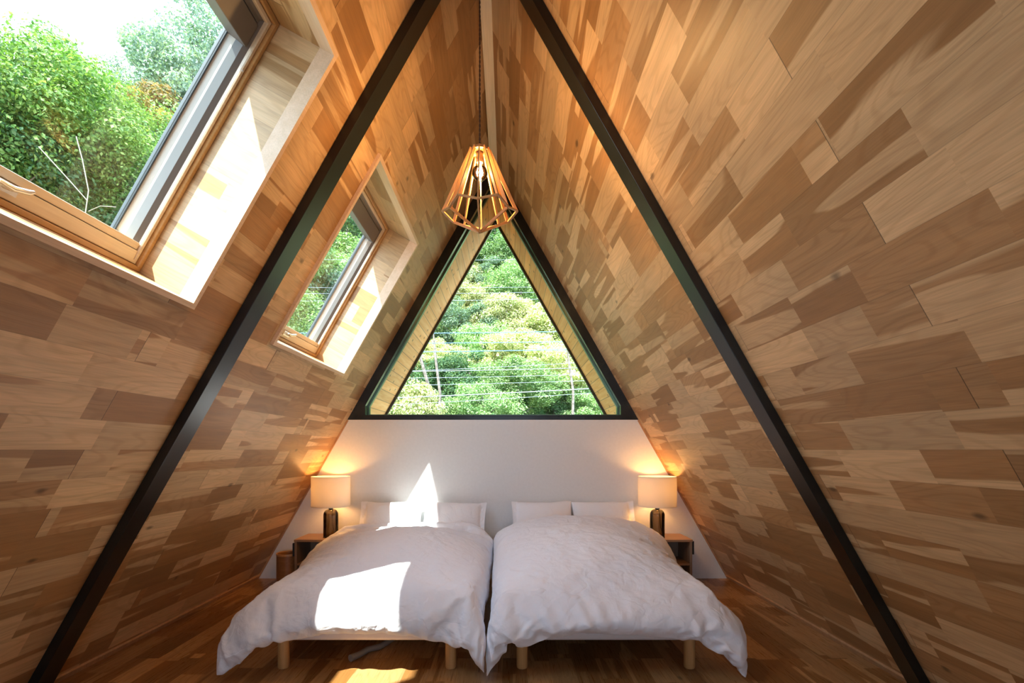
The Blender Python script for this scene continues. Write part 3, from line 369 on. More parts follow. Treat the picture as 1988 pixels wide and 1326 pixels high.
-1 1 0 2 -2 4 -4 1 5 -3 -1 3 -1 4 -13 10 -6 1 -1 -1 3 1 -1 0 3 2 -1 0 -2 1 -1 2 -1 -1 0 1 -1 0 1 0 -1 1 -1 1 0 0 -1 1 -1 1 0 -1 1 -1 1 0 0 -1 1 0 0 0 1 2 0 -1 -1 2 -2 2 -2 3 -6 -2 0 -1 -1 1 -1 10 -5 2 0 -1 -4 8 -11 6 -1 2 1 0 -1 1 2 -1 1 1 -3 -2 1 2 -2 1 -2 0 1 1 -1 1 1 -1 0 0 0 1 0 -1 0 0 0 1 -1 0 1 -1 1 -1 0 1 0 0 0 0 0 0 -1 1 -1 3 -2 4 -1 1 -2 5 0 -2 0 -1 -1 0 -8 10 -3 -1 -2 0 -5 9 -4 0 1 -2 0 3 3 -3 2 -2 -3 1 1 -1 -1 1 0 1 0 0 1 0 0 0 0 0 1 -1 0 0 0 0 1 -1 0 1 -1 0 0 0 1 -1 0 0 0 0 1 0 -1 1 0 1 -1 2 -1 0 -1 1 0 -1 3 -2 2 -1 -3 6 -6 0 2 -2 2 4 -10 7 3 0 -1 -3 1 -4 2 -3 0 3 -1 1 -1 0 1 0 0 0 1 0 0 0 -1 1 0 0 0 0 0 0 0 -1 1 0 -1 1 0 0 0 -1 1 -1 1 -1 1 -1 1 0 -1 1 -1 1 0 -1 1 2 0 -1 3 -2 1 -2 1 2 -4 -4 1 5 -2 4 -11 11 2 -5 -3 0 5 -6 3 -1 2 -1 -1 3 -2 1 1 -1 1 0 0 0 -1 1 -1 1 0 0 -1 1 0 -1 1 -1 1 0 -1 1 0 -1 1 -1 1 -1 1 -1 1 -1 1 -1 0 1 -2 2 -1 1 1 -1 -1 2 0 0 0 2 0 -4 -1 0 7 1 -5 1 -10 10 -6 -1 0 1 0 -2 7 -4 1 0 3 -1 -2 2 0 0 0 0 0 1 -1 1 -1 1 0 0 -1 1 -1 0 1 -1 1 0 -1 1 -1 0 0 0 0 0 0 0 0 0 0 -1 0 0 0 0 0 0 -1 1 1 1 -1 1 1 1 0 -2 4 -2 1 -3 1 0 -6 8 -7 2 0 1 3 0 0 -4 5 -2 1 -1 1 1 0 -1 -2 1 -1 1 -1 1 -1 1 -1 0 0 0 0 1 -1 0 0 0 0 0 0 0 0 0 0 0 0 0 0 0 -1 1 0 0 -1 -1 2 -2 1 0 0 -1 0 1 -1 0 0 2 3 -2 1 -2 0 2 0 -4 -1 3 3 -3 0 -1 1 0 4 -2 3 0 0 -1 -1 -1 -2 1 0 0 0 0 -1 1 0 1 -1 0 0 0 -1 1 0 1 -1 0 0 -1 1 0 0 -1 1 -1 1 -1 0 1 0 0 -1 0 0 -1 2 -1 0 0 -1 0 0 1 1 1 -3 3 -2 4 -1 1 -1 0 -3 -1 4 -4 1 4 -1 -1 3 -1 2 -3 -5 0 1 -1 1 2 1 0 0 0 0 1 0 -1 0 0 0 0 -1 1 0 0 -1 1 0 0 0 -1 0 0 1 -1 1 -1 0 1 -1 -1 1 0 2 -2 1 0 -1 0 0 2 -2 0 0 1 -2 4 -3 6 -6 4 -1 -4 4 -3 1 -2 1 4 -5 1 4 0 1 -6 -2 2 -1 0 3 0 2 0 -1 1 0 0 0 -1 0 0 0 0 0 1 -1 0 -1 1 -1 0 0 1 1 -2 1 -1 1 -1 0 1 -1 1 -1 0 2 -1 2 -2 0 -1 0 -1 1 2 -4 1 -1 3 -1 3 -2 4 -5 -1 6 -2 -3 3 -2 1 -3 3 3 0 0 -6 3 -2 1 1 0 -1 1 0 1 0 -1 -1 1 -1 0 1 -1 1 -1 1 0 -1 0 0 0 1 -1 1 0 -1 1 -1 0 0 1 0 0 0 -1 1 0 0 0 0 0 0 1 0 1 -1 0 0 1 -3 0 0 1 -1 2 0 4 -6 3 -3 -3 4 0 0 4 -1 -3 1 0 -2 6 0 -4 1 0 -2 0 0 0 1 0 -1 1 0 0 -1 0 1 -1 0 2 0 0 -1 0 0 0 -1 1 0 0 1 -1 0 0 -1 1 0 1 -1 0 -1 1 2 -1 1 0 0 0 -4 3 -2 4 -1 -1 -2 1 -3 5 -2 4 -3 -3 1 1 0 2 -3 1 2 -2 3 0 -4 -3 5 -1 -2 2 -1 0 0 0 0 0 0 1 -1 1 0 -1 1 0 -1 0 1 0 0 0 0 0 -1 1 0 0 0 0 0 1 -1 1 -1 1 -1 2 -1 0 0 1 0 0 0 2 0 -4 -3 1 -2 1 -1 3 1 1 0 1 -3 4 -2 3 2 -3 -3 -2 1 -2 0 0 2 -1 0 2 0 1 -2 1 0 0 1 -1 0 0 1 -1 1 0 -1 1 0 -1 1 0 0 -1 0 1 0 0 0 1 -1 1 -1 1 -1 1 -1 1 0 0 0 1 -1 1 -2 0 1 0 3 -5 -2 3 -5 3 -2 2 -1 4 1 -3 -1 7 -1 0 2 1 0 -6 0 2 1 0 0 -5 1 0 -1 1 0 0 1 -1 1 -1 1 0 1 -1 0 1 -1 0 0 0 -1 1 1 0 0 -1 1 -1 0 1 -1 1 -1 1 0 1 -1 0 0 0 0 -1 -2 0 -1 0 0 -2 6 -1 -3 3 -5 2 -1 4 -1 2 -2 8 -1 2 -1 0 -1 0 2 0 -1 0 -1 -6 3 -2 -1 1 0 -1 0 -1 1 0 0 0 0 -1 1 0 0 0 0 1 -1 1 0 -1 1 0 0 0 0 0 0 0 0 1 -1 0 0 0 0 1 -1 0 1 -1 0 0 -1 -3 0 -3 0 0 -2 3 -1 -1 1 2 6 -59 2 1 -1 1 2 6 -10 -6 3 -7 5 4 6 -1 1 1 3 -2 -1 0 1 0 0 0 1 0 0 1 -1 0 0 0 0 0 0 0 0 0 1 0 2 -1 0 0 1 1 3 -1 0 1 1 2 1 3 -3 0 -5 -3 -3 -4 -3 -3 2 -10 3 0 1 2 1 2 1 2 12 -10 -6 -1 -2 -3 -3 14 -5 -7 11 -11 -2 3 -2 8 -7 0 0 -3 1 1 3 -1 0 -2 0 2
-5 3 2 -2 0 0 0 0 0 0 0 0 1 0 -1 -1 1 0 -1 1 -1 1 2 0 4 -5 -1 9 -10 2 6 -7 -1 1 7 -9 12 -9 0 0 0 1 0 2 9 6 3 -3 -5 -3 -2 4 -10 8 -6 -5 5 10 -15 5 -1 13 -12 -4 6 2 -4 2 -1 -2 1 3 -6 6 -4 -2 3 1 3 -4 3 -2 -1 0 2 -4 -3 6 0 -1 1 2 -7 4 2 0 -2 2 1 7 -12 7 5 -13 10 -8 -2 -1 8 -8 0 1 2 0 3 -1 5 2 7 -4 4 -2 3 -8 -11 1 -1 6 7 -3 -4 0 1 3 -11 17 -5 0 -6 5 -9 3 5 -2 -1 2 -3 4 0 -3 1 -5 5 -3 2 2 3 -6 5 1 -6 6 -1 -5 -1 6 -2 -2 -2 6 -9 14 -12 8 9 -11 0 2 1 2 -6 -10 12 -4 0 0 4 -6 6 3 1 6 -1 -5 6 -7 7 -6 1 0 0 -2 6 -14 14 -7 -5 10 -1 -1 -3 5 -7 3 3 -5 1 -3 3 1 -3 1 4 -4 5 -1 -2 2 -3 -1 0 -1 0 3 -1 -2 6 -4 -3 2 1 2 -5 2 2 4 4 -13 9 -2 -7 8 -9 -2 5 -7 16 -5 2 -8 4 6 0 -8 5 0 1 -6 2 -3 4 1 2 -2 -7 -2 12 -8 8 4 0 -15 4 4 -5 3 3 -7 3 1 0 -2 0 3 -2 -2 3 -4 0 2 -2 5 -5 5 -3 1 -1 0 1 -4 6 -1 -2 1 -3 1 1 -5 10 -12 4 -4 11 6 -8 2 2 -2 -2 -5 6 0 1 5 -9 1 3 6 -1 -1 2 -3 1 2 -1 -1 2 0 1 -6 3 5 -3 -2 0 0 -2 0 2 -3 2 1 -2 3 -2 1 0 -1 0 -2 3 -1 0 1 -4 4 -3 2 0 -1 -4 3 1 -2 2 1 -2 3 -3 2 -6 1 5 6 -1 4 -11 1 5 -5 3 2 1 -3 -3 4 -2 0 1 -5 6 1 -1 0 0 0 -1 0 1 0 3 -4 3 -1 -2 2 -7 6 -1 -4 5 -3 1 1 -3 3 -3 3 0 -3 2 0 1 -3 3 -1 -2 1 -1 1 1 -1 1 0 -1 2 -2 1 1 -3 -1 3 -4 -1 -4 12 0 1 -5 -1 3 -1 2 1 0 -2 5 -2 2 -5 1 -2 -14 6 0 2 -3 1 -2 3 -1 0 1 1 0 -4 5 0 -8 7 -6 6 -3 -1 3 -1 -1 2 -2 0 3 -4 2 -2 0 1 2 -3 2 1 -2 0 0 2 -2 0 1 1 -2 1 0 -3 4 -3 -2 2 3 -9 -4 4 12 -8 1 4 -3 5 -2 2 0 1 3 -5 1 1 -9 10 7 0 -2 2 2 0 -5 3 0 1 -4 4 -1 -3 1 0 0 2 -5 7 -3 0 0 0 -2 4 1 -6 6 -3 2 -1 1 -3 1 -1 -1 3 0 -1 -3 3 1 0 -3 1 2 -3 2 -2 3 1 -3 -1 1 1 -2 -1 1 0 -1 6 -4 5 -2 2 -3 3 3 -1 0 -3 3 4 3 2 1 -2 -1 0 2 -2 2 -1 0 3 -5 -3 5 -5 -2 5 -2 3 -1 1 0 2 -3 -2 3 -3 4 -2 1 -3 3 -1 0 2 -2 0 2 1 -2 -1 1 1 -1 0 -1 0 1 -1 1 1 -4 3 -5 5 -9 8 -1 3 -4 5 -2 3 0 0 -3 2 4 -5 4 -1 10 -2 0 0 1 0 1 -4 2 -3 4 -2 0 0 2 -7 2 0 3 3 -2 0 -1 2 -1 -2 2 2 0 -5 3 1 -1 1 0 -2 0 2 -2 0 -2 2 1 -2 2 -2 -1 3 -1 -2 2 0 -1 1 -3 0 0 0 1 1 0 1 1 4 0 0 1 0 -2 1 1 -1 -9 6 -2 5 0 -2 3 1 -1 -1 1 -2 1 -2 1 -1 1 -7 8 0 -2 1 -1 1 -1 -1 2 0 -1 -1 3 -1 -2 2 -2 1 3 -2 -1 3 -1 1 -2 0 1 -3 4 -2 0 0 2 -4 1 0 1 -1 -3 -2 6 -7 4 2 2 2 -2 2 1 -1 1 0 -1 -7 -2 6 6 1 0 1 3 0 0 0 -1 -2 0 0 1 -1 -1 -4 6 -1 0 -1 2 -1 2 -2 0 2 -1 -1 0 -1 1 1 -1 0 1 -3 2 1 0 -3 1 1 -1 1 2 -2 0 -1 2 0 0 -2 3 -3 3 -3 -6 2 6 -1 -2 5 -1 3 -1 0 1 -1 0 -4 5 -1 1 -4 16 -5 2 1 1 -1 1 0 1 -2 -1 1 -2 -5 7 -2 0 2 0 -3 3 -3 3 0 -3 1 0 1 0 1 -1 1 1 -2 2 -1 -2 -1 5 -1 -1 1 -3 1 0 1 0 -2 -2 3 -1 -2 4 -3 3 -4 -5 4 3 2 1 1 0 0 0 0 0 0 0 0 1 -1 10 -4 6 -1 -2 1 2 -1 1 0 0 -2 -2 2 0 -3 2 1 -2 2 0 -2 2 -3 3 -1 1 -1 1 2 -4 3 -2 -1 2 0 -1 2 -1 -2 0 3 -3 1 0 0 0 -1 1 1 -2 2 -2 0 0 1 1 0 -4 4 3 0 0 -1 0 0 1 -1 -1 1 1 -1 1 5 2 3 -2 4 -1 0 -2 3 -1 0 1 -1 0 0 -1 0 0 0 -1 0 3 -3 2 -2 2 -1 1 -1 -1 3 -4 3 -1 1 -1 2 -1 -1 1 -1 -1 2 0 -2 1 0 1 -1 0 0 -1 3 -2 1 -2 2 -1 1 2 0 -3 0 0 1 1 -3 2 0 1 0 1 -1 11 1 -1 0 -4 1 -5 9 -4 2 2 0 0 0 -1 1 0 0 -1 0 1 -2 2 1 -1 0 0 0 0 0 -2 3 -2 2 -3 1 -1 0 2 0 0 -1 0 0 1 -1 0 0 1 0 0 0 -1 0 0 1 0 0 1 -1 -2 3 -1 -2 -2 -2 6 -1 -1 0 1 1 0 12 -1 -2 0 2 -5 6 -2 2 1 -1 0 1 0 0 0 0 -1 1 0 0 -1 0 -1
2 -1 0 0 0 -1 1 -1 1 -1 2 -1 1 -1 0 -1 2 -1 0 1 0 0 -1 0 0 0 0 0 1 0 0 1 -1 0 0 0 0 -2 1 0 0 0 -6 3 3 -1 -1 2 0 12 -11 8 1 -4 6 0 0 1 -1 0 1 0 0 0 -1 0 1 0 -1 0 1 -1 0 -1 2 -1 0 -1 2 0 -1 1 0 -2 1 -1 2 -1 0 -1 2 0 -2 1 0 1 0 -1 1 0 0 -1 0 0 0 0 1 -1 0 0 1 -2 2 0 0 0 -5 -1 0 5 0 1 7 4 -9 3 7 1 1 -1 -2 1 1 0 -1 0 1 0 0 0 0 0 0 -1 2 -1 0 -1 0 1 1 -2 0 1 -1 0 1 0 0 -1 1 0 0 -2 1 2 -2 0 0 1 0 -1 0 1 0 0 0 0 0 -1 1 0 0 -1 1 -2 -1 1 2 -2 1 0 -4 3 1 7 4 1 -1 2 -2 1 -1 2 -1 0 0 1 0 0 0 0 -1 0 1 0 0 -1 0 0 0 1 -1 0 0 0 0 0 0 0 1 -1 0 0 0 0 1 -1 -1 2 0 0 -1 0 0 0 0 0 1 0 -1 1 0 0 0 0 0 -1 0 0 -2 -2 3 0 2 0 -4 3 12 0 -1 2 -2 0 1 1 -1 1 0 0 -1 1 -1 1 -1 1 0 -1 0 1 -1 1 0 0 -1 0 0 1 -1 1 0 -1 1 -1 1 0 0 0 0 -1 0 0 1 -1 1 0 0 0 0 0 0 -1 1 0 -1 1 -1 0 0 0 1 0 0 -1 1 -1 -3 1 2 -1 0 12 -4 5 -8 2 4 -1 1 1 -1 1 0 1 -1 1 0 0 0 -1 1 0 -1 1 -1 1 -1 1 0 0 0 1 -2 0 1 -1 0 1 -1 0 0 0 2 0 0 -2 1 -1 0 0 1 0 -1 1 -1 0 1 0 0 0 0 0 -1 0 0 0 1 -1 0 0 -4 -2 6 -1 11 -5 -3 10 0 -1 1 -1 -1 1 -1 1 0 1 0 -1 1 -1 1 -1 0 0 1 0 -1 1 0 -1 0 0 0 0 1 -1 0 0 -1 1 0 1 0 -1 -1 1 0 0 0 1 0 -1 0 1 -1 1 0 -1 1 -1 0 0 0 1 -1 0 1 0 0 -1 1 0 -1 -2 -1 6 7 0 -1 -1 1 0 0 0 0 1 0 0 0 -1 1 -1 1 -1 1 0 0 -1 1 -1 0 0 0 1 -1 0 1 -1 1 0 0 1 -1 0 -1 0 0 1 0 0 0 0 -1 0 1 0 -1 1 0 0 0 -1 1 0 0 -1 0 0 0 0 0 0 1 -1 0 1 -5 -2 13 -1 0 0 1 -1 0 0 0 0 1 -1 1 -1 1 -1 1 -1 1 -1 0 1 -1 0 1 -1 0 1 -1 1 0 -1 1 -1 1 -1 -1 1 0 0 1 0 -1 0 0 0 0 0 1 -1 1 0 -1 1 -1 1 0 -1 1 0 0 0 0 0 -1 0 0 1 -1 1 -1 1 0 12 0 1 0 0 0 -1 -1 2 0 -1 1 -1 1 -1 1 -1 1 -1 1 0 -1 1 0 -1 1 0 -1 0 0 0 1 -1 1 -1 1 0 0 0 0 -1 0 1 -1 1 0 0 0 -1 1 -1 0 1 -1 0 0 0 1 -1 0 0 0 0 0 0 1 0 -1 1 -1 0 0 0 13 0 -1 1 -1 0 0 1 -1 1 0 -1 1 -1 1 -1 1 -1 1 0 -1 1 -1 0 1 0 -1 1 0 0 -1 0 0 0 0 0 0 0 0 0 0 0 1 0 -1 0 0 1 0 -1 0 1 -1 1 0 0 0 -1 1 -1 1 -1 0 0 1 -1 -1 1 0 1 -1 0 1 12 0 1 -1 1 -1 0 1 0 -1 1 0 -1 1 0 0 0 0 0 -1 1 -1 1 0 -1 0 1 0 -1 0 1 0 0 0 0 0 0 -1 1 0 0 0 -1 0 0 0 1 -1 1 0 0 -1 1 -1 1 -1 0 1 -1 1 -1 1 -1 0 0 0 1 -1 0 -1 2 0 -1 12 1 -1 0 -1 2 0 -1 0 1 -1 1 0 0 -1 0 0 1 -1 1 -1 1 0 -1 1 0 -1 0 0 0 0 0 0 0 0 0 0 1 -1 0 0 0 0 1 0 0 -1 1 -1 0 1 0 -1 1 -1 0 1 -1 1 -1 1 0 0 0 -2 1 0 0 1 0 -1 0 1 13 0 0 0 0 -1 0 1 0 -1 1 -1 1 -1 0 1 -1 0 1 -1 1 -1 0 1 -1 0 1 -1 1 0 0 -1 0 1 -1 0 0 0 1 0 0 0 0 -1 0 1 0 -1 0 1 -1 0 1 -1 1 0 -1 1 -1 1 0 -1 1 -1 1 -2 1 0 -2 2 1 0 0 12 0 0 0 0 1 0 -1 0 1 -1 1 -1 0 1 0 0 0 -1 1 -1 1 0 -1 1 -1 0 1 0 -1 0 1 0 -1 1 0 0 0 -1 0 0 0 0 0 1 -1 0 1 0 -1 0 1 -1 1 -1 1 0 0 0 -1 0 1 -1 1 -1 1 -1 0 1 -2 1 0 0 13 0 -1 1 0 -1 1 0 0 -1 1 -1 0 1 0 -1 1 -1 1 -1 1 -1 0 0 0 1 0 -1 0 1 0 0 -1 0 0 0 0 0 1 -1 1 0 0 0 -1 0 1 -1 0 1 0 -1 1 -1 1 -1 1 -1 1 0 0 -1 1 -1 1 0 -1 0 0 1 -2 1 1 12 0 1 -1 1 0 -1 0 0 1 -1 1 0 0 -1 1 -1 1 -1 1 -1 1 -1 1 -1 0 0 1 -1 0 0 0 1 0 0 0 0 0 -1 1 -1 0 0 1 0 0 -1 0 1 -1 1 0 -1 1 -1 1 -1 1 -1 1 -1 1 0 0 0 -1 1 0 0 -1 1 0 -1 13 0 0 0 -1 0 0 1 0 -1 1 0 0 -1 1 -1 1 -1 1 -1 1 -1 1 -1 1 -1 0 0 1 -1 0 0 0 0 0 0 0 0 1 -1 0 1 0 -1 0 0 1 0 -1 1 -1 0 1 -1 1 -1 1 -1 1 -1 1 0 -1 1 -1 1 0 -1 0 1 0 -1 1 12 0 1 0 0 0 0 -1 1 0 -1 0 0 1 -1 1 -1 1 -1 1
-1 1 -1 1 -1 1 0 0 -1 1 0 0 0 0 0 0 0 0 -1 1 0 -1 0 0 1 0 -1 1 0 -1 1 0 -1 1 -1 1 -1 1 -1 1 0 -1 1 -1 1 0 -1 1 0 -1 -1 1 0 13 0 -1 0 0 0 1 0 -1 0 1 -1 1 -1 1 -1 1 -1 1 -1 1 -1 1 0 0 0 -1 0 1 -1 0 0 0 0 0 0 0 0 0 0 1 -1 1 0 -1 0 1 -1 0 1 -1 1 0 -1 1 0 0 0 0 0 -1 1 0 0 0 -1 1 0 0 -1 1 0 0 12 0 1 0 0 0 -1 0 1 0 -1 1 -1 1 -1 1 -1 1 -1 1 -1 1 0 -1 0 0 1 -1 0 1 0 0 0 0 0 0 0 0 0 0 -1 1 -1 0 1 0 -1 1 0 -1 0 0 1 0 -1 0 1 -1 1 -1 1 -1 0 1 0 0 0 0 -1 1 -1 -1 1 13 0 -1 0 0 1 0 0 -1 1 0 0 0 -1 1 -1 1 -1 1 -1 1 -1 0 0 1 -1 0 1 0 0 -1 0 0 0 0 0 0 0 1 0 0 0 0 0 -1 1 0 -1 1 0 0 0 -1 0 1 -1 0 1 0 0 0 0 0 -1 0 1 -1 0 1 0 0 0 -1 12 1 0 0 0 -1 0 1 0 -1 1 -1 0 1 -1 1 -1 1 -1 0 0 1 -1 0 0 1 -1 0 0 0 1 0 0 0 0 0 0 0 -1 0 0 0 1 0 0 -1 0 1 -1 0 1 -1 1 0 0 0 0 -1 0 1 -1 0 0 1 0 -1 1 0 0 0 0 0 -1 13 -1 0 0 0 0 1 -1 1 0 -1 1 0 -1 1 -1 1 -1 1 1 -1 -1 1 0 -1 0 1 0 -1 1 -1 0 0 0 0 0 0 0 1 0 0 0 -1 0 0 1 0 -1 1 0 -1 1 -1 1 -1 1 -1 1 0 -1 1 0 0 0 -1 1 0 0 -1 0 0 0 1 12 1 0 0 0 0 -1 1 -1 0 1 -1 0 1 -1 0 0 1 -1 0 0 1 -2 1 1 0 -1 0 1 -1 1 0 0 0 0 0 0 0 -1 0 0 0 1 0 0 -1 1 0 -1 1 0 -1 1 -1 1 -1 1 -1 0 1 -1 1 -1 0 1 0 -1 0 1 0 0 0 -1 13 -1 0 0 0 1 0 -1 1 0 -1 1 0 0 -1 1 -1 0 1 -1 0 -1 2 -1 0 0 1 0 0 -1 0 0 0 0 0 0 0 0 1 0 0 0 -1 0 1 0 -1 0 1 -1 0 1 -1 1 -1 1 -1 1 0 -1 1 -1 1 0 -1 0 1 0 0 0 -1 1 0 12 1 0 0 0 -1 1 0 -1 0 1 -1 1 -1 1 0 0 -1 0 -1 1 0 0 1 0 0 -1 0 0 1 0 0 0 0 0 0 0 0 -1 0 0 1 0 0 -1 0 1 0 -1 1 0 -1 1 -1 1 -1 1 0 -1 1 -1 1 0 -1 1 0 -1 0 0 0 1 -1 0 13 -1 0 0 1 0 -1 1 0 0 -1 1 -1 0 1 -1 0 1 -2 2 -1 1 0 0 -1 0 1 0 0 0 -1 0 0 0 0 0 0 0 1 0 0 -1 0 0 1 0 -1 0 1 -1 1 0 -1 1 -1 1 -1 0 1 -1 1 -1 0 1 0 -1 1 0 0 0 0 0 0 13 0 -1 1 -1 0 0 0 0 0 1 -1 0 1 -1 0 1 -2 2 -1 1 0 -1 0 1 0 0 -1 0 0 1 0 0 0 0 0 0 0 -1 0 0 1 0 0 -1 1 0 0 -1 1 -1 1 0 -1 1 0 0 -1 0 1 0 0 0 0 -1 1 0 0 0 -1 1 -1 0 12 0 1 -1 1 0 0 -1 1 -1 0 0 1 -1 -1 1 -1 2 -1 1 -1 0 1 0 -1 0 0 1 0 0 -1 1 0 -1 0 1 0 0 0 0 0 -1 0 0 1 -1 0 0 1 -1 1 -1 1 0 -1 0 0 1 0 -1 0 1 -1 0 1 0 -1 0 0 1 -1 1 0 13 0 0 0 -1 0 0 1 -2 1 0 1 -1 -1 2 -1 1 -1 1 -1 1 0 0 -1 1 0 0 0 -1 0 1 -1 0 1 0 -1 0 0 0 0 0 1 0 0 -1 0 1 0 0 0 -1 1 -1 1 0 -1 1 0 -1 1 0 -1 1 0 -1 0 1 0 0 0 -1 0 0 12 0 1 0 0 -1 0 0 1 0 -1 0 -1 2 -1 1 -1 1 -1 1 -1 0 0 1 -1 0 0 0 1 0 0 -1 1 0 0 0 0 0 0 0 0 -1 0 0 1 0 -1 1 -1 0 1 -1 1 -1 1 0 0 -1 1 -1 0 1 -1 0 1 -1 0 0 0 0 1 0 0 13 0 -1 0 -1 1 1 0 -1 0 1 -1 1 0 0 0 0 -1 1 -1 1 0 -1 0 1 0 -1 1 -1 0 0 1 -1 0 0 0 0 0 0 0 1 0 0 0 -1 0 1 -1 0 1 -1 1 -1 0 0 1 -1 0 0 1 -1 0 1 0 -1 1 0 0 0 0 0 -1 0 13 0 0 0 0 -1 1 -2 1 1 -1 0 1 -1 1 -1 0 1 -1 1 -1 0 1 0 0 -1 1 -1 1 0 0 0 0 -1 1 0 0 0 0 0 -1 0 1 0 0 0 -1 1 0 -1 1 -1 0 1 -1 0 1 0 0 -1 1 -1 0 0 1 0 -1 0 0 0 0 1 0 12 0 0 0 0 0 -1 1 1 -1 0 0 0 1 -1 0 1 -1 1 0 0 0 -1 0 0 1 0 0 0 -1 1 -1 0 1 -1 0 1 -1 1 -1 1 0 -1 0 1 -1 1 -1 0 1 -1 1 0 -1 1 -1 0 1 -1 1 -1 1 0 -1 0 0 1 -1 1 0 -1 0 0 13 0 0 -1 0 1 0 0 -1 0 1 0 -1 0 0 1 -1 1 0 -1 1 -1 1 0 0 -1 0 0 0 1 -1 1 0 0 0 0 -1 1 -1 1 -1 0 1 0 -1 1 0 0 0 0 0 -1 1 0 -1 1 -1 0 1 -1 1 -1 0 1 0 -1 0 1 -1 0 1 0 0 12 1 -2 0 2 -1 0 0 0 1 -1 0 1 0 0 -1 1 -1 0 1 -1 1 -1 0 0 1 0 0
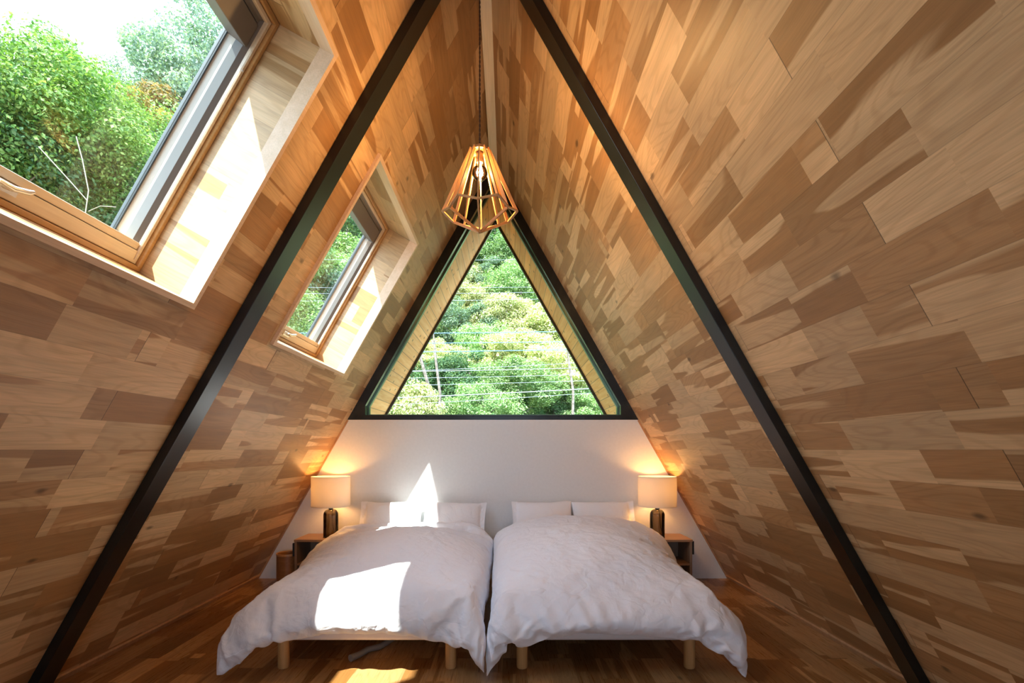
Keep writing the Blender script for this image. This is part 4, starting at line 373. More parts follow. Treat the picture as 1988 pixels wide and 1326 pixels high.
0 0 -1 1 -1 0 1 -1 1 0 0 0 0 0 -1 0 1 0 -1 0 0 0 0 1 -1 1 0 0 0 0 -1 1 0 0 0 0 -1 1 0 -1 1 -1 0 0 0 13 -1 1 0 -2 2 0 -1 1 -1 1 0 0 -1 0 1 -1 0 0 -1 2 -1 1 0 0 0 -1 0 0 0 1 -1 1 0 -1 1 -1 0 0 0 0 1 0 0 -1 0 1 0 0 -1 1 -1 1 -1 0 0 1 -1 1 -1 0 1 -1 0 0 0 0 1 -1 1 0 0 0 12 0 -1 2 0 0 -2 2 -1 1 -1 1 -1 0 1 0 -1 1 0 1 -2 1 0 0 -1 0 1 0 0 0 0 0 0 0 0 0 0 0 0 0 0 0 -1 1 0 0 -1 0 1 0 0 0 -1 1 0 0 -1 1 -1 1 -1 1 0 -1 1 0 -1 0 0 0 1 -1 0 11 0 1 -1 1 -1 2 0 0 -1 1 -1 1 0 0 -2 2 -1 0 0 1 0 -1 0 1 0 0 0 0 -1 0 0 0 0 0 0 1 0 0 0 0 -1 1 -1 0 1 0 0 0 0 -1 1 0 -1 1 0 0 -1 1 0 0 -1 1 0 0 -1 1 0 0 0 -1 1 0 12 0 1 0 0 0 -1 0 1 0 -1 1 -1 1 -2 1 0 1 0 0 0 -1 1 0 0 -1 0 0 0 1 0 0 0 0 0 0 -1 0 1 -1 0 1 0 0 0 0 0 0 -1 0 1 -1 0 1 -1 0 0 1 0 -1 1 0 -1 1 -1 1 0 -1 1 -1 0 1 0 13 0 -1 0 1 0 0 -1 0 1 0 -1 0 -1 2 1 -1 0 -1 0 0 1 -1 0 0 1 0 0 0 0 0 0 0 0 0 0 0 0 -1 1 0 -1 1 -1 1 -1 0 1 0 0 -1 1 0 0 0 -1 1 0 -1 1 -1 0 1 -1 1 0 -1 1 -2 1 1 -1 0 13 -1 1 0 -1 1 -1 1 -1 0 0 0 0 1 -1 0 0 0 1 0 0 -1 1 0 0 -1 0 0 0 0 1 -1 0 0 0 0 0 1 0 0 0 0 -1 1 0 0 0 -1 0 1 0 -1 1 -1 1 0 -1 0 0 0 1 -1 0 1 0 -1 1 0 0 0 -1 1 0 12 1 0 -1 1 -1 1 -1 1 -1 1 -1 0 0 1 0 0 0 0 -1 0 1 -1 0 0 1 0 0 0 0 -1 1 0 0 0 0 0 -1 0 0 0 0 0 1 -1 0 1 0 0 -1 1 0 0 0 -1 1 0 0 0 0 -1 1 -1 1 -1 1 -1 0 1 0 0 -1 1 13 -1 0 1 -1 0 0 1 0 0 -2 2 0 0 0 -1 0 0 0 1 0 -1 1 0 0 0 0 0 0 0 0 -1 1 0 0 0 0 0 0 0 0 0 0 0 -1 1 -1 0 1 0 0 0 -1 0 1 -1 0 0 0 0 0 -1 2 -2 1 -1 1 0 -1 0 1 1 -1 12 1 0 -1 0 1 0 -1 0 -1 2 -1 1 -1 0 1 0 0 0 -1 0 1 0 -1 0 1 0 -1 0 0 0 1 -1 0 0 0 0 0 0 0 1 0 0 -1 1 -1 1 0 -1 0 0 0 1 0 -1 1 0 0 0 0 0 0 -1 0 -1 2 -1 0 0 1 -1 -1 2 12 0 0 1 0 -1 0 0 -1 2 -1 1 -1 1 -1 0 1 0 -1 1 -1 1 -1 1 0 -1 0 1 0 0 0 0 0 0 0 0 0 0 0 0 -1 0 1 0 0 0 -1 1 0 0 -1 1 -1 0 1 -1 1 -1 0 0 0 1 -1 1 0 -2 2 -2 2 -1 0 1 -1 13 0 0 -1 0 0 1 -1 1 -1 1 -1 1 -1 1 0 -1 0 1 0 0 -1 1 0 0 0 -1 0 1 -1 0 0 0 0 0 0 1 0 0 0 0 0 -1 0 1 -1 1 -1 0 1 0 -1 1 0 -1 1 -1 1 0 -1 0 0 0 0 0 1 -2 2 -1 0 1 0 0 12 0 0 1 0 0 -1 1 -1 1 -1 1 -1 1 0 -1 1 -1 0 0 1 -1 0 0 0 0 1 0 -1 1 0 0 0 0 0 0 -1 0 0 0 0 1 0 0 -1 1 -1 1 0 -1 1 0 -1 1 0 -1 1 -1 0 1 0 -1 1 -1 1 -1 1 -1 0 1 -1 0 0 13 0 -1 0 0 0 0 0 1 -1 1 -1 1 -1 0 1 -1 1 0 -1 0 1 0 0 0 0 0 0 -1 1 -1 0 0 1 0 0 0 0 0 0 0 -1 0 0 1 -1 0 -1 1 0 -1 0 1 0 -1 1 0 1 0 -1 0 1 -1 1 -1 1 -1 1 0 -1 0 0 1 12 0 1 0 0 -1 0 1 -1 1 -1 -1 0 1 0 -1 2 -1 0 1 -1 0 1 0 -1 0 0 0 1 -1 1 0 0 -1 0 0 0 0 1 -1 0 1 0 0 -1 1 0 0 -1 0 0 1 -1 -1 1 1 -2 -1 2 1 0 -1 1 -1 1 -1 1 0 -1 0 1 0 -1 13 -1 0 0 0 0 0 0 0 0 -1 2 -1 0 0 1 -1 0 0 -1 2 0 -1 -1 1 0 0 0 0 1 0 0 0 0 0 0 0 0 -1 1 0 -1 0 0 0 0 0 1 -1 -1 1 0 0 0 0 -1 1 0 -2 1 -1 2 -1 2 -1 1 -1 0 1 0 -1 0 0 12 1 0 0 -2 0 -1 0 1 0 0 0 2 0 -1 1 -3 2 -1 1 -1 1 0 1 -1 0 0 1 0 -1 0 0 0 0 0 0 1 -1 0 1 0 0 0 0 0 -1 0 -1 1 1 -1 -2 0 2 1 -3 0 2 0 0 0 -1 2 -1 1 0 0 0 -1 1 0 -1 1 13 -1 0 -1 -1 2 0 0 -1 0 1 0 -1 1 1 -4 3 0 0 1 0 -1 0 0 0 1 0 -1 0 1 0 0 0 0 0 0 -1 1 0 -1 0 0 0 0 0 1 0 0 0 -1 0 1 -1 -2 -1 2 1 -2 2 -3 4 -4 4 -1 -1 0 0 -1 1 1 0 0 0 12 0 0 -2 2 -1 2 0 0 -1 1 -2 2 -3 0 3 -1 0 1 -1 0 -1 1 0 1 -1 0 1 0 -1 0 0 0 1 -1 1 -1 1 0 0
0 0 0 0 0 0 0 0 -1 1 0 -1 1 0 0 0 -2 1 -3 2 -3 4 -6 1 2 0 2 0 1 -1 1 1 -1 12 0 -1 2 0 0 -1 -1 0 2 -2 2 -2 2 -2 0 1 0 -1 0 0 2 -1 0 0 0 1 -1 0 1 -1 1 0 -1 1 -1 1 -1 0 0 0 0 0 0 0 0 0 0 1 -1 0 1 0 -1 0 0 1 -1 0 0 0 0 0 1 -2 1 -2 2 0 -1 1 0 1 13 0 -1 -1 1 0 0 0 1 -1 0 1 -2 -1 2 0 0 -1 1 0 0 0 0 1 0 0 -1 0 1 -1 1 -1 0 0 0 0 0 1 0 0 0 0 0 0 -1 1 -2 1 -1 1 0 0 -1 2 0 -1 0 0 1 -1 0 0 0 -1 1 -1 2 -1 0 1 -1 1 -1 12 0 -2 2 0 0 -1 0 2 -4 3 -1 1 0 0 0 0 0 0 0 1 0 0 -1 0 0 1 -1 0 0 0 1 0 -1 0 0 1 -1 0 0 0 -1 1 -1 1 -1 1 0 0 1 0 0 0 -1 -2 3 0 0 -1 1 0 -1 1 -1 0 0 -1 1 0 0 0 -1 1 12 -2 2 -1 0 -1 1 1 -3 4 -3 1 1 1 0 0 0 0 -1 1 -1 0 0 0 1 0 -1 1 0 0 0 -2 0 2 0 0 -1 -1 1 -2 2 -1 -1 3 -1 0 0 -1 2 -1 -3 -1 2 0 0 0 -1 -1 1 3 0 1 -1 0 0 0 1 -1 0 0 0 0 0 11 1 0 0 0 1 0 -1 0 0 0 0 0 0 0 -1 -1 1 2 -1 1 -1 0 -1 1 -1 0 0 0 1 -1 2 -1 0 -2 2 -1 0 -1 1 -1 2 -1 0 1 -1 1 0 -4 2 2 1 -4 0 3 -4 1 2 1 -4 4 0 0 0 0 0 -1 1 0 0 0 0 0 12 0 1 0 -1 0 1 0 0 -2 2 -5 -1 1 1 2 2 0 0 0 -3 1 0 2 -3 2 1 -1 -2 1 1 -1 1 -1 2 -3 1 1 -3 3 -2 -1 3 -3 0 0 1 -2 3 -2 3 -2 2 0 -1 1 1 -1 1 -2 -1 2 0 1 -1 0 1 0 -1 0 0 1 -1 12 0 0 0 1 0 -1 0 0 0 -3 4 -2 -2 2 -1 1 1 -4 2 2 -1 1 -1 1 -2 -2 0 4 -2 -1 0 0 2 -3 1 2 -1 0 -3 1 3 -1 1 -1 1 -3 2 2 1 -1 0 1 -1 0 1 -2 2 -1 0 -4 0 5 -1 0 0 0 -1 2 -1 0 0 0 12 0 0 0 0 0 1 -1 0 -1 1 -2 1 0 -1 2 0 -3 0 -3 -1 0 0 0 4 1 0 2 -3 2 1 0 -1 -4 4 -1 0 -2 3 1 -2 -1 0 2 1 -2 2 -1 0 1 0 1 -1 0 1 0 0 -2 -1 2 -2 2 -3 2 2 -1 -1 1 -1 1 1 -1 0 12 1 -1 1 0 0 -2 0 0 1 0 -1 1 0 -1 -2 -3 2 3 0 1 0 0 1 -4 0 2 0 1 -2 1 -2 0 1 -1 1 -2 3 0 1 0 0 0 -1 0 2 0 -1 0 -1 -1 1 1 0 0 0 -4 0 -3 -1 6 0 -2 3 1 1 -1 0 0 0 0 0 1 13 -1 1 -1 0 0 0 0 1 -1 0 0 0 0 -2 1 -1 -1 0 3 1 -1 0 0 0 -2 2 0 0 0 0 1 0 -1 -4 2 -1 -2 3 -3 6 -1 -2 -2 -2 -2 4 3 -6 1 0 -1 4 3 -2 -2 -1 -1 3 0 3 -1 1 -5 0 2 3 0 0 0 0 0 0 12 0 1 0 0 -2 2 0 -1 1 -1 0 -3 4 0 -6 2 1 2 -2 -3 4 -3 1 0 3 -8 -1 -1 1 -1 2 0 2 5 -6 3 2 -7 5 -7 -1 1 1 4 -2 0 -4 8 -6 2 3 -6 -2 4 -2 8 0 -3 3 -3 0 5 1 0 0 0 0 1 0 -1 0 0 12 1 -1 1 -1 1 -2 -1 1 -1 -1 0 1 -6 0 8 0 -1 -6 2 3 -3 1 -5 3 -4 3 3 -4 0 0 -2 0 0 0 4 1 -4 2 -4 3 1 0 1 -2 5 -7 6 -7 3 -3 -3 3 0 -2 3 -1 3 6 2 -1 0 -3 4 0 0 0 0 -1 1 0 0 0 12 0 0 0 0 0 0 1 -1 0 2 0 -2 0 -2 -4 -2 0 2 -1 -2 0 1 3 -3 3 2 -3 6 -1 -3 2 1 1 -3 -1 -3 3 2 3 -2 -1 -1 -2 0 -2 3 -4 3 0 2 0 0 -1 1 0 3 0 0 -1 1 0 1 -2 1 0 0 -1 1 0 0 1 -1 13 -1 0 -1 0 0 0 0 -1 1 0 0 2 -1 1 -1 1 0 1 -2 0 0 0 0 0 0 1 0 -2 0 2 -1 0 -1 2 0 0 1 -1 -2 1 1 0 0 0 0 0 0 0 0 -1 0 -1 1 -3 2 -1 1 1 0 -1 2 -1 0 -1 -1 0 2 -1 0 1 -1 1 10 0 4 7 7 8 10 0 1 5 5 4 12 -8 -6 1 6 11 -10 -9 -1 -1 -1 1 0 1 1 0 5 -3 -1 0 0 0 -1 0 0 0 1 0 0 4 -4 -1 -2 1 0 4 -5 -2 -1 -1 -1 2 4 -5 7 -6 2 9 9 12 3 -11 -8 -11 -8 -7 -6 -7 -6 -6 -6 2 8 1 -1 -1 -1 -2 8 -2 -4 4 -8 -8 13 -3 5 -6 -15 16 -2 2 2 4 -3 1 -2 -1 2 -7 4 2 -1 -1 0 2 0 0 0 -2 0 1 -1 1 0 1 -1 -1 0 1 1 0 0 4 -4 -2 7 -10 4 4 -12 -2 1 -9 8 9 0 0 0 0 1 1 0 5 10 -2 3 0 -1 -1 0 -4 7 -3 -7 8 -1 -7 9 -3 3 -4 -7 11 1 -2 0 1 -2 2 1 -3 3 -2 -1 1 1 1 -2 1 0 -1 1 1 -2 -3 3 0 0 1 1 -6 4 0 1 0 1 0 1 -4 4 0 -6 5 -6 -14 6 14 -10 3 2 1 0 2 -1 4 -1 11 0 -1
1 -1 0 -5 1 -2 6 2 1 -1 -1 2 -1 -6 5 1 1 -1 1 -3 1 2 -1 0 0 -1 1 0 0 1 -2 1 -1 0 2 -1 -1 1 0 0 0 1 -1 -1 1 0 0 0 1 -5 4 -1 2 -3 2 1 0 0 0 -1 -14 11 1 -1 0 3 -3 3 1 -1 11 1 -1 -1 1 0 1 0 0 0 0 -1 -1 2 0 -1 1 0 1 0 -1 1 0 0 -1 0 0 1 -1 0 1 0 -1 1 0 0 0 -1 1 0 0 0 0 0 0 -1 1 1 -1 0 -1 0 1 0 -1 -2 2 0 0 0 -6 5 0 1 -5 3 1 0 -1 1 1 -4 4 11 0 0 0 1 -1 1 -1 0 2 -1 -1 -1 2 -2 -6 1 6 2 -1 1 -1 0 1 0 0 -1 1 1 -1 0 0 -1 1 0 0 0 0 0 -1 0 0 1 0 0 0 -1 0 1 0 1 -1 -1 -2 2 0 0 -1 0 -7 8 0 -2 1 1 -1 0 0 0 -2 -4 1 3 11 0 1 -1 1 0 0 0 0 -1 1 -2 4 -1 -4 2 1 1 0 -1 0 0 1 -1 0 1 -1 0 0 0 0 0 2 -2 0 0 0 1 -1 1 0 0 -1 1 -1 1 0 0 -1 0 -1 2 0 -1 0 0 -4 3 -6 8 -1 -5 6 -2 -1 -1 2 1 -3 1 0 0 2 11 0 0 0 0 0 0 1 0 -1 -1 3 -4 1 2 -1 1 -2 1 2 -2 1 0 0 1 -2 2 -1 0 1 -1 0 0 1 -1 1 0 -1 1 0 -1 0 0 0 0 0 1 -1 0 1 0 -1 0 1 -4 2 -1 -1 3 0 0 1 -3 0 -1 1 -3 2 -1 3 -2 2 -5 11 0 -2 3 -1 1 -1 0 0 -1 -1 1 2 -3 0 4 -2 2 -3 3 0 -2 0 1 -2 2 -1 -1 2 -1 1 0 -1 -1 2 -2 0 1 1 -1 0 1 0 -1 0 0 0 0 1 -1 1 0 0 -2 2 -3 3 -4 4 1 -4 2 -3 1 -1 1 -2 -4 7 -2 0 3 -11 10 0 2 -2 -4 3 3 -1 -1 1 2 -4 2 1 -1 1 -1 -1 3 -5 3 0 0 0 1 -2 0 3 -4 2 -1 1 -1 2 -1 2 0 -2 -1 1 2 -2 -1 0 3 -1 -1 1 0 0 -2 1 1 0 0 -1 1 0 0 -1 2 -5 3 -4 2 -2 3 -3 -7 5 -3 -11 11 12 -5 2 -3 4 -3 3 -2 2 -2 2 0 -2 4 1 -4 4 1 -3 2 -3 1 -1 0 0 1 1 -1 1 -2 2 -1 2 -2 0 -1 0 2 -1 -1 -1 1 1 0 -2 1 -1 2 0 -1 2 -2 0 3 -3 2 -2 3 -3 1 -2 3 -4 2 -3 0 0 2 -1 -7 -1 -2 8 4 6 -1 0 -3 2 -1 4 -1 3 -4 2 -1 0 -2 5 -1 -1 0 -3 2 1 0 -2 1 1 -1 -2 1 3 -2 -1 1 -1 1 1 -1 -2 3 0 1 -1 -1 1 0 1 1 -3 0 2 -2 0 1 -1 2 0 0 0 0 -1 -1 0 -1 -4 0 0 -4 1 -3 3 -1 0 -13 4 -6 4 0 3 2 0 1 1 -1 1 0 2 -1 1 -1 3 -3 -1 2 -1 0 0 1 0 -1 0 1 0 -1 -1 2 -2 2 -1 -2 2 1 -3 1 -1 2 0 -1 2 -3 2 0 0 -1 3 -1 0 -2 2 1 0 -3 3 -2 0 -2 -2 2 -2 -2 2 -5 3 -6 3 0 -9 3 6 -7 2 3 0 -4 -1 5 2 1 0 -2 2 1 2 -5 2 -1 2 -2 1 -2 2 0 -2 1 0 1 0 0 -1 1 -1 0 2 -2 0 0 2 -1 -1 2 -1 -2 2 -1 1 -2 1 0 2 -3 3 -3 3 2 -1 -4 2 0 -4 0 -3 1 -1 -1 2 -2 0 -3 0 1 4 -6 3 7 0 -3 2 -1 -6 5 4 -1 1 0 3 -5 3 -1 0 -1 3 -3 3 -3 0 3 -1 0 -2 0 0 1 -1 0 1 -2 1 2 0 -4 1 2 -3 3 0 0 -1 0 2 1 -3 1 2 -3 2 -3 4 2 -1 -3 -2 -2 -1 0 -2 0 -1 0 -1 -1 0 0 0 5 4 -6 -3 -3 2 3 -5 7 -2 -1 8 0 -1 1 2 -2 -1 1 -2 0 3 -3 3 -3 1 -1 1 1 -3 3 -3 3 0 -1 0 1 -3 2 2 0 -4 5 -1 -1 -1 2 0 -1 -1 2 -2 2 0 -1 0 -2 0 4 -4 -4 -3 -1 0 0 0 3 -2 0 0 0 0 0 -11 1 10 -4 6 1 -1 8 -10 2 4 -2 3 -1 0 1 1 0 0 1 0 -4 4 -1 1 -2 0 0 -1 3 -4 5 -4 2 -2 2 -3 1 1 0 0 2 -3 0 2 1 -2 -1 1 1 0 0 -3 3 0 1 -3 1 -3 -1 -1 5 0 -1 -1 -1 -7 2 1 0 1 -1 0 -2 2 1 2 -6 1 -5 4 10 -1 -7 1 2 3 0 0 -1 1 0 1 -1 2 -2 -3 3 -1 2 -1 1 -2 4 -6 4 -2 2 -1 3 0 -3 -1 1 0 0 0 0 0 0 1 0 -2 1 0 2 -1 -2 0 1 0 -1 0 2 -4 -1 -3 -1 -2 7 -1 -2 1 0 0 0 -2 1 0 -3 5 -8 8 -1 1 -2 5 -1 0 -1 0 -1 1 1 -1 1 -1 1 -1 3 -3 3 -2 0 0 3 -3 3 -2 0 -1 3 -4 2 1 0 -3 3 -1 -1 -1 0 2 1 -2 2 -3 2 -4 0 2 -1 1 0 0 0 1 0 -2 1 -1 1 -6 2 3 0 -1 1 0 -2 1 -2 3 -7 8 0 1 0 0 -4 3 0 0 0 2 -2 -2 3 -2 1 0 3 0 1 -4 4 -1 1 -4 1 3 -3 0 3 -1 2 -4 1 1 2 -4 0 3 -2 1 -2 0 0 -1 1 -2 3 -1 1 -1 0 -1 1 -1 0 0 2 -1 0 -2 2 -3 -2 0 5 0 -1 1 -8 -3 2 8 2 -1 0 -5 2 1 0 2 0 0 -2 3 0 -3
1 3 0 -3 2 0 2 -2 0 -1 5 -2 -4 3 2 -3 -2 1 3 -2 -1 1 2 0 -4 3 -1 1 -4 3 0 1 -2 1 0 -1 -2 1 0 1 1 -1 -2 2 2 0 0 -1 0 0 1 -5 3 0 -10 8 0 4 0 -3 1 -5 5 -4 7 -2 -3 3 -1 1 -1 0 4 -2 -2 2 0 0 0 1 -2 1 0 -1 2 3 -3 -1 1 -1 1 -1 1 2 -2 -2 1 2 -2 0 -1 4 -3 0 0 1 -2 0 -1 3 -3 1 -1 1 -2 4 -3 1 2 1 -1 0 0 -1 1 -4 2 -4 2 4 -2 -2 0 -1 4 -2 2 0 -3 5 -3 0 2 1 -1 -3 5 -1 -3 4 -3 1 -1 2 1 0 -2 2 -5 3 2 -1 1 -1 -1 0 -1 0 4 -2 1 -3 1 0 -1 1 -2 0 2 1 -2 0 0 0 0 1 -1 2 -3 2 0 -1 1 1 -1 0 0 1 0 0 1 -1 -1 -5 1 1 0 0 1 5 -6 6 -5 2 2 -2 0 1 1 -1 0 2 -2 3 -3 3 -1 0 0 -1 -1 5 -1 -4 1 2 -3 4 0 -2 3 -6 1 0 4 -2 0 0 0 -1 0 1 -4 5 0 -3 1 -1 1 -2 3 1 -2 -1 1 0 1 1 -1 -1 -1 3 4 1 -8 -1 6 2 2 -1 -1 2 -6 5 -3 2 0 0 1 0 -1 0 1 3 -1 -2 -1 4 -4 0 2 0 3 -2 0 -2 3 -1 -1 3 -3 0 1 -3 4 2 -2 -3 1 2 -3 1 2 -1 -2 3 -5 -1 6 -5 2 -1 4 -3 1 2 -2 -1 -1 0 2 0 -1 1 6 1 -9 7 1 1 -1 -2 2 2 -5 6 -3 0 1 -1 1 0 0 0 4 -5 0 0 3 -2 0 3 1 -1 -2 0 2 -3 3 0 0 -1 -3 2 1 -1 2 -1 -2 0 3 -1 -2 2 0 -1 1 -1 0 1 -1 -4 7 -2 -4 3 -1 1 0 3 -1 0 0 -2 1 1 -2 -8 -2 -1 0 0 0 1 1 0 -4 5 -3 0 1 0 1 -2 2 -3 5 -5 6 -4 2 0 2 0 -2 0 -2 2 0 -1 2 -2 0 -1 2 4 -3 -1 2 -2 -1 2 0 -1 0 0 1 -2 2 -4 2 -2 1 4 -3 -1 -1 5 -3 2 -3 2 0 0 1 -1 0 0 0 0 0 -1 -1 0 1 0 -1 0 -2 5 -3 1 1 -1 -1 1 2 -4 5 -5 5 -5 5 -1 -2 1 0 -2 1 4 -1 -2 2 -1 -1 1 1 0 -2 2 -3 3 -2 3 -3 3 -3 0 1 0 0 -2 2 -1 2 0 -3 3 -5 1 1 -3 3 3 -5 2 3 -2 0 0 0 1 1 -1 -1 0 0 0 -1 1 -1 2 -3 2 0 0 0 1 -2 1 2 -3 4 -1 1 -1 -1 2 -1 -2 4 -1 -4 3 -1 1 1 2 -4 3 -3 1 -1 4 -5 4 -3 1 -3 4 1 -2 -2 1 2 1 -2 -1 0 0 -2 4 -2 -3 4 -3 2 2 -4 1 3 0 0 0 -2 0 2 -3 -1 1 0 0 -1 2 -2 3 -2 0 -1 0 1 1 -1 -2 2 2 -3 3 -1 0 1 -4 4 -1 -2 3 -2 5 -5 -2 3 2 -1 1 -2 3 -5 5 -4 3 -2 3 -2 -1 -1 2 -1 0 0 0 0 0 -2 4 -2 2 -3 0 2 -2 0 3 -5 2 2 -1 0 0 0 -1 1 0 0 1 0 1 -2 2 -2 1 -2 2 1 -2 0 -1 5 -1 -3 2 -4 -1 1 -1 6 -5 1 5 0 0 -4 2 0 0 1 -1 0 2 -4 6 -5 3 -2 1 -4 3 1 0 -2 0 1 -4 4 -3 1 4 -4 1 0 2 -3 0 -1 3 -2 3 -4 -1 3 0 1 -1 0 1 1 0 -1 1 -1 1 0 0 0 1 -1 -1 1 -2 3 -1 -3 3 -1 1 -1 3 0 -3 3 -1 1 -2 0 0 2 3 -4 -3 3 0 0 1 -4 3 -2 0 4 0 -2 -3 4 0 0 -3 5 -5 4 -3 -2 3 -2 1 -1 -1 1 2 -1 -1 -1 3 -2 -1 0 2 0 0 -1 1 0 1 -1 -1 1 -1 1 -1 1 -2 2 -3 5 -2 -4 5 -5 0 2 5 -3 -2 5 -2 2 -6 0 2 3 0 -3 0 5 -3 1 -3 1 3 -2 3 -1 -3 1 0 0 0 -1 1 -2 1 1 -1 1 -1 -1 0 -1 2 1 -3 1 -1 3 0 -2 2 -1 0 -2 2 0 -1 1 0 0 0 1 -1 1 -2 3 -3 3 -3 3 -3 -4 6 -3 4 1 0 -4 2 2 -2 -2 0 2 3 1 -4 -1 0 1 1 -1 -2 5 -1 -4 3 -2 -1 1 0 1 1 -2 1 0 2 -6 3 -1 -2 3 1 1 -1 -3 3 0 -1 -1 -2 2 1 0 0 0 -1 -1 0 2 2 0 -1 1 -1 1 -1 2 -3 3 -3 3 -3 0 3 -3 3 -4 1 0 3 -1 0 -4 8 -4 3 -3 -3 2 0 4 -1 -4 1 2 -4 3 3 -5 1 3 -2 0 2 -3 0 2 -2 0 3 -5 4 -2 -3 0 2 1 -2 -3 1 0 5 -1 0 -2 0 2 -1 1 0 0 0 1 0 1 -1 2 -2 1 -1 0 -1 3 -3 1 -1 0 2 -4 6 -2 1 -1 -1 -1 4 -4 5 -3 -3 4 0 0 -2 0 0 2 -2 4 -3 -3 6 0 -5 3 0 -4 6 -2 -2 2 -1 -1 3 -6 4 1 -3 -2 1 3 1 -2 2 -5 4 -2 1 0 -1 1 -1 1 0 -1 2 0 0 0 -1 1 0 -1 1 1 -3 -1 2 0 2 -5 4 0 1 -2 1 0 4 -5 1 -4 0 6 -3 -1 2 -3 3 2 -1 0 -1 -1 3 -2 -1 3 0 -3 2 -3 2 0 -2 1 -2 3 0 2 -4 2 -1 -5 4 -2 4 -5 4 -3 0 2 0 -1 1 0 -1 0 1 2 0 0 0 1 -1 -1 1 1 -4 3 1 -4 1 1 3 0 -3 -2 4 -2 0 -3 4 -1 1 0
